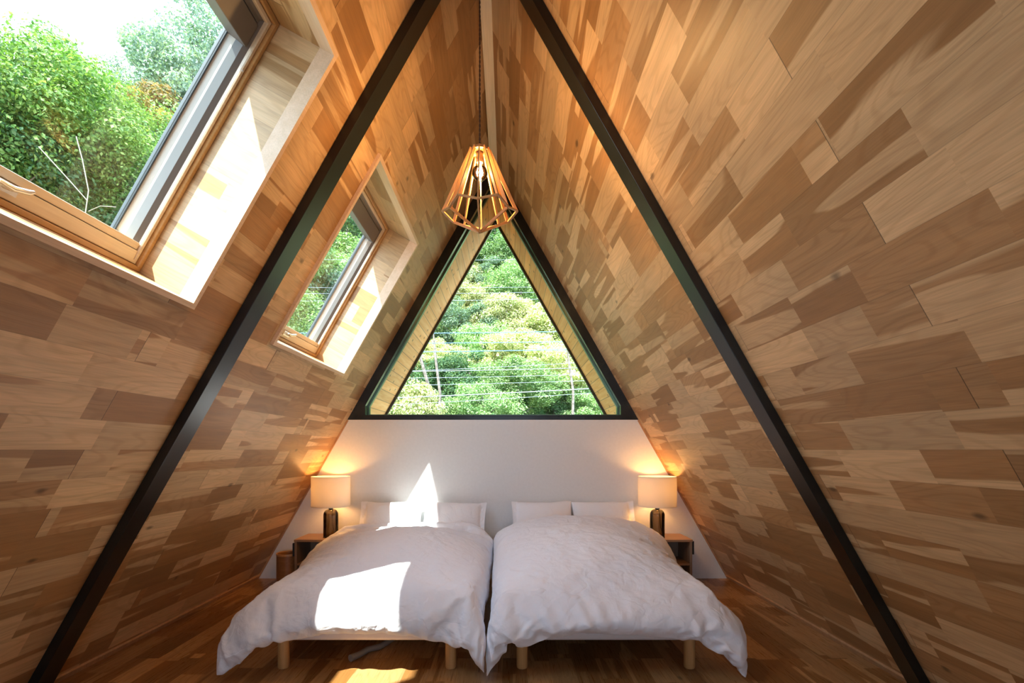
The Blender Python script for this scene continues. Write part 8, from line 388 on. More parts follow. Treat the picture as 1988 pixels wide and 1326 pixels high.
0 0 0 0 0 0 0 0 0 0 0 0 0 0 -1 1 -1 1 -1 1 0 1 -1 0 0 1 -1 1 -1 -1 2 -1 -1 2 0 2 0 -4 3 -3 2 0 -3 6 1 -1 -2 -8 4 -4 4 1 2 1 -2 1 1 -1 -1 0 0 0 0 0 1 -1 1 -1 0 1 0 0 0 -1 1 -1 0 1 -1 1 0 -1 1 0 -1 1 -1 1 0 0 0 0 0 0 0 0 0 0 -1 1 -1 2 0 -2 2 0 -2 0 2 -2 3 -2 0 -2 2 -1 -5 -3 0 0 4 -1 3 2 0 -1 -1 2 1 -2 1 1 0 0 -1 1 0 -1 1 -1 0 1 -1 0 1 -1 1 -1 1 0 -1 1 -1 0 1 -1 0 1 -1 1 0 -1 1 -1 1 -1 1 -1 1 0 0 1 -1 1 -1 1 1 -3 2 1 0 -4 3 -2 2 -1 1 -1 4 -1 -5 -2 1 2 -2 2 -1 2 -1 2 -1 -2 1 1 -1 0 -1 2 -1 0 0 -1 1 1 -1 1 -1 0 0 0 1 -1 0 0 0 1 -1 0 1 -1 0 1 -1 0 0 0 1 -1 0 0 0 -1 0 1 0 1 0 0 -1 0 2 -1 1 -2 3 -3 2 -3 3 -2 0 -7 0 6 -1 -1 1 1 0 0 -1 3 -2 -2 3 -1 -1 1 -1 2 -2 1 0 0 1 -1 0 0 0 0 0 1 -1 0 0 0 0 0 0 0 0 0 0 0 0 0 0 1 -1 0 0 1 -1 1 0 0 -1 -1 0 0 0 2 0 -2 0 1 2 0 -2 2 1 -2 1 -2 -4 0 -2 3 3 -3 2 -1 1 1 -2 0 2 -1 1 -2 0 1 -1 2 -2 1 0 -1 1 0 0 0 0 0 -1 1 0 0 0 1 -1 0 0 0 0 0 0 0 0 0 0 0 0 0 0 1 -1 0 1 -2 2 0 -2 1 -1 2 1 -3 -1 1 -3 6 -2 0 -3 0 3 -4 -1 4 2 -5 2 2 -1 0 -2 0 1 1 -1 0 2 -1 0 0 -1 1 0 0 0 0 0 0 0 0 0 0 0 0 0 0 0 0 0 0 0 0 0 0 0 0 0 0 0 0 0 0 0 0 1 -2 3 -2 -1 3 -2 1 -2 2 2 -4 0 -1 0 -3 -1 6 -1 0 -4 3 -4 0 3 2 -3 2 0 1 1 -1 0 -1 1 0 1 0 0 0 0 -1 0 0 -1 0 0 0 0 0 0 0 0 0 0 -1 1 0 0 0 0 0 0 0 0 0 -1 1 0 0 0 0 0 -1 2 -1 1 1 -3 3 -1 0 -2 2 4 -7 4 -5 7 0 -10 6 -2 -3 -1 1 2 0 -2 2 0 -2 1 0 1 -1 2 1 0 -1 1 0 0 -2 1 0 -1 1 -1 0 0 0 0 1 -1 0 0 0 1 -1 0 0 0 0 0 0 0 0 0 1 -1 0 0 0 -1 1 -1 0 0 1 0 2 -3 -1 1 3 -2 1 5 -5 5 -9 3 9 -15 5 -3 2 0 -2 2 -1 1 -1 1 1 0 0 0 1 -1 1 0 0 0 0 -1 -1 0 2 -2 1 0 -1 1 -1 0 0 0 0 0 0 0 0 1 -1 0 0 0 0 1 -1 0 0 0 1 -1 1 -2 1 -1 1 0 0 0 2 0 -2 -2 1 0 3 3 -5 7 -1 -6 10 -13 -3 -2 3 1 -1 2 -2 1 3 -1 -1 2 0 -1 1 -2 2 -1 -1 -2 3 -1 0 -1 1 0 0 0 -1 1 -1 1 -1 1 -1 0 1 -1 0 0 0 1 -1 0 0 1 -1 1 -1 0 0 -1 2 0 -1 -1 -1 1 0 0 -1 3 0 0 -1 -1 3 0 0 -2 6 -1 5 -3 2 -1 -1 3 -2 2 0 0 1 2 -3 2 0 -1 1 -2 -2 2 0 -1 2 -1 1 0 -1 0 1 -1 -1 0 0 1 -1 1 0 -1 1 -1 1 0 -1 1 0 -1 0 1 -1 1 0 0 1 -1 1 1 -1 1 -2 -1 0 1 -3 1 0 1 0 0 5 -2 1 -1 -3 4 -2 1 -2 2 -1 3 1 2 -2 1 -3 3 -1 -4 -2 0 1 2 -1 2 1 -1 1 -1 -1 -1 1 -1 2 -1 1 0 -1 1 0 -1 1 -1 1 0 -1 1 0 -1 1 0 -1 1 0 -1 1 0 0 0 0 2 -1 1 1 -6 0 3 -3 2 -1 -1 1 -1 5 -2 0 7 -5 -2 0 2 0 1 2 0 0 0 -2 3 -4 0 2 -3 1 0 -1 -1 1 -1 0 -1 0 1 2 -1 0 0 1 0 0 0 0 0 0 0 0 0 0 0 0 0 0 0 0 0 0 0 0 0 -1 1 0 0 0 0 -3 -2 3 1 -1 2 -4 3 1 -2 2 -2 7 -1 -2 4 -2 0 2 3 2 -1 -1 -1 2 -3 0 2 -4 -5 5 -3 0 1 2 -2 1 0 1 1 0 -1 1 0 0 1 -1 0 0 0 0 0 0 1 -1 0 0 0 0 0 0 0 0 0 0 0 0 1 -1 0 0 0 1 2 0 0 -8 0 0 3 -3 2 1 -2 1 2 4 -1 3 -1 0 5 0 1 -1 2 -4 -1 3 -1 -7 -5 7 -1 2 0 -1 -1 1 1 0 1 -1 1 1 -1 1 0 -1 1 -1 1 0 -1 1 -1 0 0 0 1 0 -1 1 -1 0 1 -1 0 1 -1 0 0 0 1 -1 -1 2 1 -2 7 -11 0 0 1 -2 0 2 0 -1 2 9 -3 -2 8 -1 1 -1 1 -1 5 -4 -5 -6 1 2 0 0 0 0 1 1 0 0 1 -1 1 -1 0 1 -1 0 1 -1 1 0 -1 1 -1 1 0 0 0 0 -1 1 0 0 0 -1 1 0 -1 1 -1 1 -1 0 0 1 -1 1 4 -7 11 -14 -1 1 0 1 -1 1 -1 1 -1 10 -66 0 0 0 -1 -1 -1 3 -2 13 -8 8 2 0 -1 -1 -3 -1 -2 1 1 1 1 2 -2 0 0 0 1 1 -2 3 -4 0 0 -1 0 0 0 0 0 0 0 0 0 1 0 0 0 0 2 0 0 2 -3 0 -2 7 -8 -3 -3 -4 0 -1 6 -5 -1 -1 5 -8 1 2 -1 12 -9 -3 -3 2 -2
-5 -3 14 -10 14 -18 -1 1 0 -2 0 1 2 5 2 -7 -1 0 -1 1 -1 3 -4 0 1 2 -2 2 -2 2 -1 -1 1 1 -1 1 2 -4 3 -2 0 0 0 2 -3 3 -2 0 5 -2 9 -13 2 1 9 -7 -1 9 -12 0 6 -6 -1 12 9 -7 10 6 -1 1 -6 -5 -2 3 3 -1 -4 -2 0 -1 -3 -1 0 7 -1 2 -3 3 3 -5 -4 5 -3 0 0 -1 -1 3 -1 2 -3 1 -1 1 2 0 -3 1 0 0 2 -3 2 0 0 2 -2 -2 1 -1 -2 1 5 -7 6 11 -9 1 7 -11 -4 10 -4 -5 7 3 8 -10 11 1 6 0 -6 5 -3 6 -6 -3 -9 7 -9 5 -5 12 -8 2 1 -1 0 0 1 -2 1 -1 -2 2 3 -6 5 -2 -2 0 1 2 4 -2 -1 -1 -1 2 4 -4 -4 6 -1 -1 2 -4 -2 0 4 -4 8 -5 -6 2 4 11 -12 3 -5 10 1 -6 -6 8 3 4 4 -9 8 0 1 6 0 -2 -4 10 -8 4 6 -13 -10 -1 0 9 -4 0 3 -3 7 6 -8 -3 -2 3 3 3 -4 -3 2 -1 2 3 -10 5 4 -6 2 5 -3 1 3 -8 4 4 -7 4 -2 -3 4 1 0 2 -4 -1 5 -3 -5 5 -8 11 -3 -2 -5 13 8 0 -1 0 -4 -3 9 -4 0 -1 6 -1 2 -1 -6 10 -4 -13 13 -8 0 7 2 -16 12 5 -2 -4 0 -3 -7 8 4 -3 -1 0 4 -2 2 -3 -5 9 -4 -4 6 -2 -3 5 -4 2 0 1 -3 5 -6 4 0 2 -2 -2 -3 6 -8 -1 7 6 -14 6 -8 11 8 -4 6 -11 3 7 -7 4 -1 -3 8 -1 -6 6 0 -1 1 -4 -4 11 -5 -10 6 1 5 -13 13 0 -4 8 -5 -9 10 -4 5 -6 0 -2 5 -3 6 -6 2 3 -4 4 -3 -4 6 -2 -2 3 -5 6 -4 4 -3 1 -2 2 -2 4 1 -4 -2 3 4 -3 -5 9 -16 7 8 -10 12 -8 1 4 -6 5 3 1 -2 -3 6 2 5 2 3 -1 -3 6 -12 4 2 3 -4 -8 12 -3 1 -1 -4 9 -7 -7 10 -3 -2 5 -3 -1 4 -5 5 -1 -3 1 0 1 0 -1 0 2 -2 0 -2 3 -1 0 2 -2 -1 3 -3 -2 6 -1 -1 -2 4 -4 3 2 -7 -6 4 -5 8 1 -3 4 4 2 -3 2 0 -2 2 6 1 -5 -1 6 -10 12 0 2 -8 3 1 -3 2 0 3 -2 -1 3 -4 -2 -3 7 -4 5 -2 -3 4 -4 2 2 1 -4 3 -1 -2 1 1 -2 2 0 -1 -1 2 -2 4 -3 -1 -1 3 -2 1 1 2 -3 1 -6 10 -1 -4 3 -4 -7 6 3 2 1 -2 2 1 -2 1 1 3 3 1 3 2 -4 -10 10 -7 3 8 -4 1 -1 0 -1 3 -6 -3 7 0 -2 -2 5 -2 -1 0 1 0 -1 1 -2 3 -3 2 1 -1 -1 1 -1 1 -2 2 -2 2 -3 3 -2 1 3 -3 0 3 -4 3 -1 -2 -3 7 -2 -3 3 2 1 1 -1 1 -2 0 -2 3 -1 0 -7 16 0 0 -4 5 -3 -9 4 5 0 4 -5 1 3 -2 -1 -5 5 1 -2 3 -1 0 -2 2 2 -6 2 2 -1 3 -3 1 0 -1 0 -2 5 -2 -2 2 -3 3 -2 3 -2 0 0 -1 1 3 -4 4 -4 2 2 -4 -2 7 -2 1 -1 0 -1 0 1 1 -1 0 -1 1 1 10 -13 13 1 -1 -6 2 5 0 2 -6 -1 3 -1 -1 3 -5 1 3 0 -1 -2 2 -3 4 -1 -4 3 3 -3 1 -2 2 1 -2 0 1 1 -2 1 0 0 0 0 0 -2 2 -1 3 -3 2 -3 1 -2 4 0 -3 2 3 -4 2 -1 1 1 -1 2 -4 1 2 0 -2 -3 2 -4 12 -3 -2 -5 5 9 -1 0 -2 2 -1 1 -2 -2 1 -4 4 -2 1 2 2 -1 -1 -3 4 0 -1 -2 1 0 1 -1 0 1 1 -1 -2 1 0 1 1 -1 -2 3 -2 -1 3 -3 0 1 1 0 1 -3 2 1 0 -2 2 0 0 1 -1 0 -1 2 -3 1 0 -1 -3 -10 11 -4 -8 5 8 -1 1 -3 2 -1 1 -2 1 -1 -1 -1 -1 3 2 -2 1 -3 1 0 3 -2 -2 3 0 2 -2 -1 1 0 0 -3 2 1 -1 0 0 -1 0 2 -3 4 0 -3 0 2 -1 -2 2 -1 2 -2 1 2 -1 1 0 -2 0 0 1 2 -2 1 -3 -1 0 3 -2 12 -9 8 0 -1 2 -3 3 0 -1 -3 4 -5 3 -2 -1 2 -2 0 2 -1 2 -2 3 -4 1 3 -2 -1 0 3 -2 0 -1 1 2 -1 -1 0 2 -2 1 2 -4 2 -2 1 1 0 0 -1 1 1 -1 -1 2 0 -2 2 -3 0 3 1 -2 1 -2 2 1 -1 -1 0 -2 -1 12 -1 -2 -3 5 1 -2 2 -5 5 0 -3 1 -1 2 -6 5 -1 0 -1 2 -1 2 -3 3 -1 -1 1 2 -3 -2 3 1 -1 0 -1 0 2 0 -3 2 -1 0 1 -1 1 -1 2 0 -2 2 -1 -2 0 1 -1 2 0 -3 2 2 -4 0 4 -1 1 0 0 0 -2 1 2 0 11 1 -1 1 -1 -3 4 -8 9 -3 1 1 -1 -1 -3 3 -2 2 1 0 -2 1 -1 2 -1 0 1 -2 0 1 2 -2 -1 2 1 -1 -1 0 -1 2 -1 0 -1 1 2 -1 1 -3 0 1 -1 2 0 0 -2 1 -3 1 1 1 -3 4 -1 -1 1 -1 -5 -1 0 6 1 -1 -3 8 4 -6 6 -3 1 -4 7 -1 0 0 0 0 0 0 -1 1 -1 -1 1 1 -1 0 -1 0 0 0 1 0 1 -3 2 0 -1 -1 1 2 -2 2 -2 2 -1 0
1 -2 1 -1 1 0 1 -1 -1 0 0 1 0 1 -1 1 -1 0 0 0 0 -2 0 2 0 0 -6 3 -1 2 7 -1 7 -1 -6 6 -1 1 -2 1 1 0 1 -1 0 0 0 0 0 0 -1 1 0 0 0 0 0 -1 0 0 1 -1 0 0 0 1 -2 2 -2 1 0 0 1 -2 1 -2 2 0 0 -1 1 0 0 1 0 -1 1 0 0 0 0 -2 1 -3 -1 1 4 -1 -4 3 -9 6 -1 13 -1 -7 -2 7 -3 4 -1 2 1 0 0 -1 1 0 -1 0 1 0 -1 0 0 -1 1 -1 1 0 1 -1 0 0 0 1 -1 0 -1 1 -1 0 1 -1 1 -1 0 1 2 -2 0 0 0 0 1 0 -1 0 1 -1 1 -1 0 1 -1 -3 4 -1 -5 -5 6 3 -2 -6 0 -5 12 -8 9 -2 1 1 -1 0 1 -2 1 1 0 -1 1 0 0 -1 0 1 -1 0 1 -2 2 -1 -1 0 0 0 0 0 -1 1 1 -1 0 1 1 -1 -1 1 -1 2 -2 0 0 1 0 0 0 -1 0 1 0 0 1 -1 1 0 -1 1 -1 -4 4 -3 3 -6 3 -1 4 -14 12 9 3 -2 2 1 -1 1 0 -1 1 0 -1 0 1 -1 1 -1 1 -1 0 1 -1 0 1 -2 0 1 0 0 1 0 -1 0 0 -1 1 0 -1 1 0 0 -1 1 0 0 -1 1 -1 0 1 0 1 0 -1 0 0 0 1 -1 0 1 -1 0 0 -4 3 0 1 -3 -4 -2 9 -1 7 5 0 1 -1 1 -2 1 0 1 -1 0 1 0 0 -1 1 -1 1 -1 0 0 0 0 1 -1 0 0 0 -1 0 1 0 0 0 0 0 1 -2 0 1 0 -1 -1 2 0 0 0 0 -1 1 -1 1 0 1 0 -1 0 1 0 -1 0 1 -1 0 0 -4 -2 -1 5 0 -1 2 12 0 0 1 -1 0 1 -1 0 0 0 1 -1 0 1 0 -1 1 -1 1 -1 1 -1 0 0 1 -1 0 0 0 0 0 0 0 1 -1 0 -1 1 -1 1 0 1 0 -1 0 0 0 0 1 -1 1 -1 0 0 0 1 0 -1 0 0 1 -2 2 -1 1 -1 -1 -1 -4 4 -2 2 13 -1 1 -1 0 0 0 0 1 -1 1 -1 1 0 -1 1 0 0 0 -1 1 -1 1 -1 0 0 1 -1 0 0 0 0 0 0 -1 1 0 0 0 1 -1 -1 1 0 0 0 0 0 1 -1 0 0 0 1 0 -1 0 0 1 0 0 -1 1 -1 0 -1 2 -1 0 0 0 -2 -6 12 1 0 -1 1 -1 0 1 -1 0 0 1 0 0 0 -1 1 -1 0 1 -1 0 0 1 -1 0 0 1 -1 0 0 0 0 0 0 0 0 0 0 0 0 1 -1 0 -1 1 0 1 -1 0 1 -1 1 -1 0 1 -1 0 0 0 0 0 0 0 0 0 0 0 0 0 0 1 0 13 -1 0 0 0 0 1 -1 0 1 0 -1 0 0 1 0 -1 1 0 -1 0 1 0 -1 1 -1 0 0 1 0 0 -1 0 0 0 0 0 0 0 0 0 0 0 0 1 -1 0 0 0 0 0 0 0 1 -1 0 1 0 0 0 0 0 0 -1 0 0 0 0 0 1 -1 0 0 12 1 -1 0 0 1 -1 1 0 0 -1 1 0 0 -1 1 -1 0 0 0 1 -1 0 0 0 1 -1 0 0 0 0 0 0 0 0 0 0 0 0 0 0 0 0 0 0 0 1 -1 0 1 -1 1 -1 0 1 0 0 0 -1 1 0 0 0 0 0 0 -1 0 1 -1 1 -1 1 13 -1 0 0 1 -1 0 0 0 0 1 0 0 0 0 -1 1 -1 1 0 0 0 -1 1 0 -1 1 0 -1 0 0 1 0 0 -1 0 0 0 0 0 0 0 0 0 1 0 -1 0 1 -1 1 -1 1 0 -1 0 0 0 1 -1 0 0 0 0 0 0 1 0 -1 1 -1 1 -1 12 1 0 0 -1 1 0 -1 0 0 0 0 0 0 0 0 1 0 -1 0 0 0 1 -1 0 1 -1 0 1 -1 0 0 0 0 0 0 1 -1 0 0 0 0 0 1 -1 0 0 1 -1 1 -1 1 0 -1 1 0 0 0 0 0 -1 1 0 0 0 0 -1 0 0 0 1 0 0 12 0 0 0 1 -1 0 0 1 0 -1 1 0 0 0 0 -1 0 1 0 -1 1 -1 1 -1 0 0 0 0 0 0 0 0 0 1 0 -2 2 0 0 0 0 0 -1 0 0 1 -1 1 -1 1 -1 0 1 -1 0 0 0 0 0 1 0 -1 0 1 -1 1 0 -1 0 0 0 1 13 -1 0 1 -1 0 0 1 -1 0 1 -1 0 0 0 0 1 0 -1 0 1 -1 1 -1 0 0 1 -1 0 1 -1 0 0 0 0 0 1 -1 0 0 0 0 0 0 0 1 -1 1 -1 1 -1 1 0 -1 1 0 0 0 0 0 0 -1 1 0 -1 1 -1 0 1 -1 1 -1 0 12 0 0 -1 1 0 0 0 1 0 -1 0 1 0 0 0 -1 0 0 1 -1 0 0 0 1 -1 0 0 1 -1 1 0 0 -1 0 0 0 0 0 0 0 0 0 1 0 -1 0 0 0 0 1 -1 0 1 0 0 -1 0 0 0 0 0 0 0 1 0 0 0 -1 1 -2 2 0 11 1 1 -1 0 0 1 -1 0 0 1 0 -1 0 0 0 0 1 0 -1 0 1 -1 1 -1 1 -1 1 -1 1 0 -1 0 1 0 -1 1 -1 1 -1 1 -1 1 -1 0 0 1 -1 1 -1 0 1 -1 1 -1 0 1 0 0 0 0 0 0 0 -1 0 0 1 0 -1 1 -2 1 12 1 -2 2 -1 1 -1 1 0 -1 0 0 0 1 0 0 0 -1 0 1 0 -1 0 0 1 -1 1 -1 0 0 0 0 0 0 0 1 -1 1 -1 1 -1 1 -1 0 1 0 -1 1 -1 1 -1 0 1 -2 2 0 0 -1 0 0 0 0 1 0 0 0 0 -1 1 0 -1 1 -1 13 -2 2 -1 0 0 0 0 0 1 0 0 0 -1 0 0 0 0 1 -1 0 1 0 0 -1 0 0 1 -1 0 0 0 1 -1 0 0 0 0 0 0 0 1 0 -1 0 0 1 -1 1 -1 1 -1 0
1 -1 0 0 1 0 0 0 0 -1 0 0 0 1 0 -1 0 1 -1 0 12 1 -1 1 0 -1 1 -1 0 0 0 0 0 0 0 0 1 0 -1 0 1 -1 1 -1 0 1 0 -1 1 -1 0 1 -1 1 -1 1 -1 0 1 0 -1 0 0 1 0 0 -1 0 0 0 0 1 0 -1 0 0 0 0 0 1 0 0 0 0 0 0 -1 0 1 0 -1 1 -1 13 -1 1 -1 0 0 0 1 0 0 0 0 0 0 0 0 -1 0 1 0 -1 1 -1 0 1 -1 0 0 0 1 0 -1 0 0 1 -1 1 0 -1 0 1 -1 0 1 -1 0 1 0 0 0 -1 1 -1 1 0 0 0 0 0 -1 0 0 0 0 1 0 0 0 -1 0 1 -1 1 12 1 -1 0 0 1 -1 0 0 0 0 0 0 0 0 0 0 1 -1 0 1 -1 0 1 -1 1 -1 1 0 -1 0 1 0 0 -1 1 0 0 0 -1 1 0 0 -1 0 1 -1 0 0 0 1 -1 1 0 0 0 -1 0 0 0 1 -1 1 0 -1 0 0 1 0 0 -1 1 -1 13 -1 0 0 0 0 1 0 0 0 0 0 0 0 0 0 0 -1 0 1 -1 0 1 -1 1 -1 1 -1 0 1 -1 0 0 0 1 -1 0 0 0 1 -1 0 0 0 1 -1 0 1 -1 1 -1 0 -1 0 1 -1 1 1 0 -1 -1 2 -1 0 1 0 0 -1 0 1 0 -1 1 12 0 0 0 1 0 0 -1 0 0 0 0 0 0 0 1 -1 1 0 -1 1 0 -1 1 -1 0 0 1 -1 0 1 0 0 -1 1 -1 0 0 0 1 0 0 0 0 0 0 0 -1 1 -1 1 -1 1 -1 -1 1 0 -1 1 1 0 -1 0 1 -1 0 1 0 0 -1 0 1 -1 13 0 -1 1 0 -1 0 1 0 0 0 0 0 0 0 -2 2 -1 0 1 -1 0 0 0 1 0 0 0 0 0 0 -1 0 1 -1 1 -1 1 0 -1 0 0 0 0 0 0 1 0 -1 1 -1 1 -1 1 0 0 0 0 -1 0 0 1 0 0 0 0 -1 0 1 0 0 -1 1 12 0 1 -1 0 1 0 -1 0 0 0 0 0 0 0 2 -2 1 0 -1 0 1 0 0 -1 0 0 0 1 -1 0 1 0 0 0 -1 1 0 -1 0 0 0 1 0 -1 1 -1 1 -1 0 1 -1 1 0 -1 0 0 0 1 0 0 -1 1 -1 0 0 1 0 -1 0 1 0 -1 13 0 0 0 -1 0 0 1 0 0 0 0 0 -1 1 -1 1 -1 0 1 0 -1 1 -1 1 1 -1 0 -1 1 0 0 -1 0 0 1 0 -1 1 0 0 0 0 -1 1 -1 1 -1 1 0 -1 0 1 -1 0 1 -1 0 0 0 0 1 -2 2 0 0 -1 0 1 0 -1 0 1 12 0 0 1 0 0 0 0 0 0 -1 0 0 1 -1 0 1 0 0 0 -1 1 -1 1 -1 0 1 -1 1 -1 0 0 1 0 -1 0 1 0 0 0 0 0 -1 1 0 0 -1 0 1 -1 1 0 -2 2 0 -2 1 1 -2 1 1 -2 2 -2 1 0 1 0 -1 0 1 0 -1 13 0 0 -1 1 0 -1 0 0 0 1 0 0 0 0 0 -1 0 0 0 1 -1 1 0 0 -1 1 0 -1 1 0 0 0 -1 1 0 -1 0 0 0 0 1 -1 1 -1 0 1 0 -1 1 -1 1 0 -1 1 1 -1 -1 1 -1 0 1 0 0 0 0 -1 0 1 0 -1 0 1 13 -1 0 1 0 -1 1 0 0 0 -1 0 1 -1 1 0 0 0 0 0 0 0 -1 0 1 0 -1 0 1 0 0 -1 0 1 0 -1 1 0 0 0 0 -2 2 0 0 0 -1 1 0 -1 1 -1 1 -1 0 0 0 0 1 -1 0 1 -1 0 0 0 0 1 -1 0 1 0 -1 12 1 0 0 -1 1 0 0 0 -1 1 0 -1 1 -1 0 1 -1 1 -1 0 1 0 0 0 0 -1 1 0 0 -1 1 0 0 0 0 0 -1 0 0 0 1 0 -1 0 0 1 -1 0 0 0 1 -1 1 0 -1 1 0 -2 1 0 0 0 1 -1 0 1 -1 0 1 -1 0 1 13 0 0 -1 1 -1 0 0 -1 2 -1 0 1 -1 0 0 0 1 -1 0 1 0 0 -1 0 0 1 0 -1 0 1 0 0 -1 0 1 -1 1 -1 1 0 0 -1 0 0 0 0 0 1 0 -1 0 0 1 -1 0 0 0 1 0 -2 1 0 0 1 0 0 0 0 -1 0 1 -1 12 0 0 1 -1 1 0 -1 1 -1 1 0 -1 1 0 0 -1 1 0 1 -2 0 1 0 -1 1 0 -1 1 -1 0 0 0 1 0 0 0 -1 2 -1 0 -1 1 0 0 0 -1 0 0 0 1 0 0 -1 0 1 0 0 -1 0 1 -3 2 0 0 0 -1 1 1 0 0 -1 0 13 0 0 -1 1 -1 0 1 0 0 0 0 0 0 0 0 0 -1 1 -1 1 -1 0 0 1 0 -1 1 -1 1 0 0 0 0 -1 1 -1 1 -1 0 0 1 -1 0 0 1 0 0 -1 1 0 -1 0 0 1 -1 0 0 1 -1 0 1 -3 0 2 0 0 0 -1 1 1 0 0 12 0 1 0 0 0 0 -1 1 -1 0 0 0 0 0 1 -1 0 0 0 1 0 0 0 0 -1 1 0 0 0 0 -1 0 0 1 -1 0 1 0 0 0 0 0 0 0 -1 0 1 0 -1 0 0 1 -1 0 1 -1 1 -1 1 0 -1 1 -2 0 2 -1 -1 2 -1 0 0 0 13 0 -1 1 -1 1 0 0 -1 1 0 0 0 0 0 -2 2 0 -1 1 -1 1 -1 1 -1 1 -1 0 1 0 -1 1 0 0 -1 0 1 -1 0 1 -1 0 0 0 0 1 0 -1 0 0 -1 1 -1 2 -1 0 1 -1 1 -1 -1 1 0 1 -4 0 4 -2 1 0 0 1 0 12 0 1 -1 1 -1 0 1 0 -1 0 0 0 0 0 1 -1 1 0 -1 1 -1 1 -1 1 -1 1 0 -1 0 1 0 -1 0 1 0 0 0 0 -1 1 0 0 0 0 -1 0 0 0 1 0 -1 0 -2 3 0 -1 0 0 1 0 0 -1 0 1 -2 -3 3 -2 2
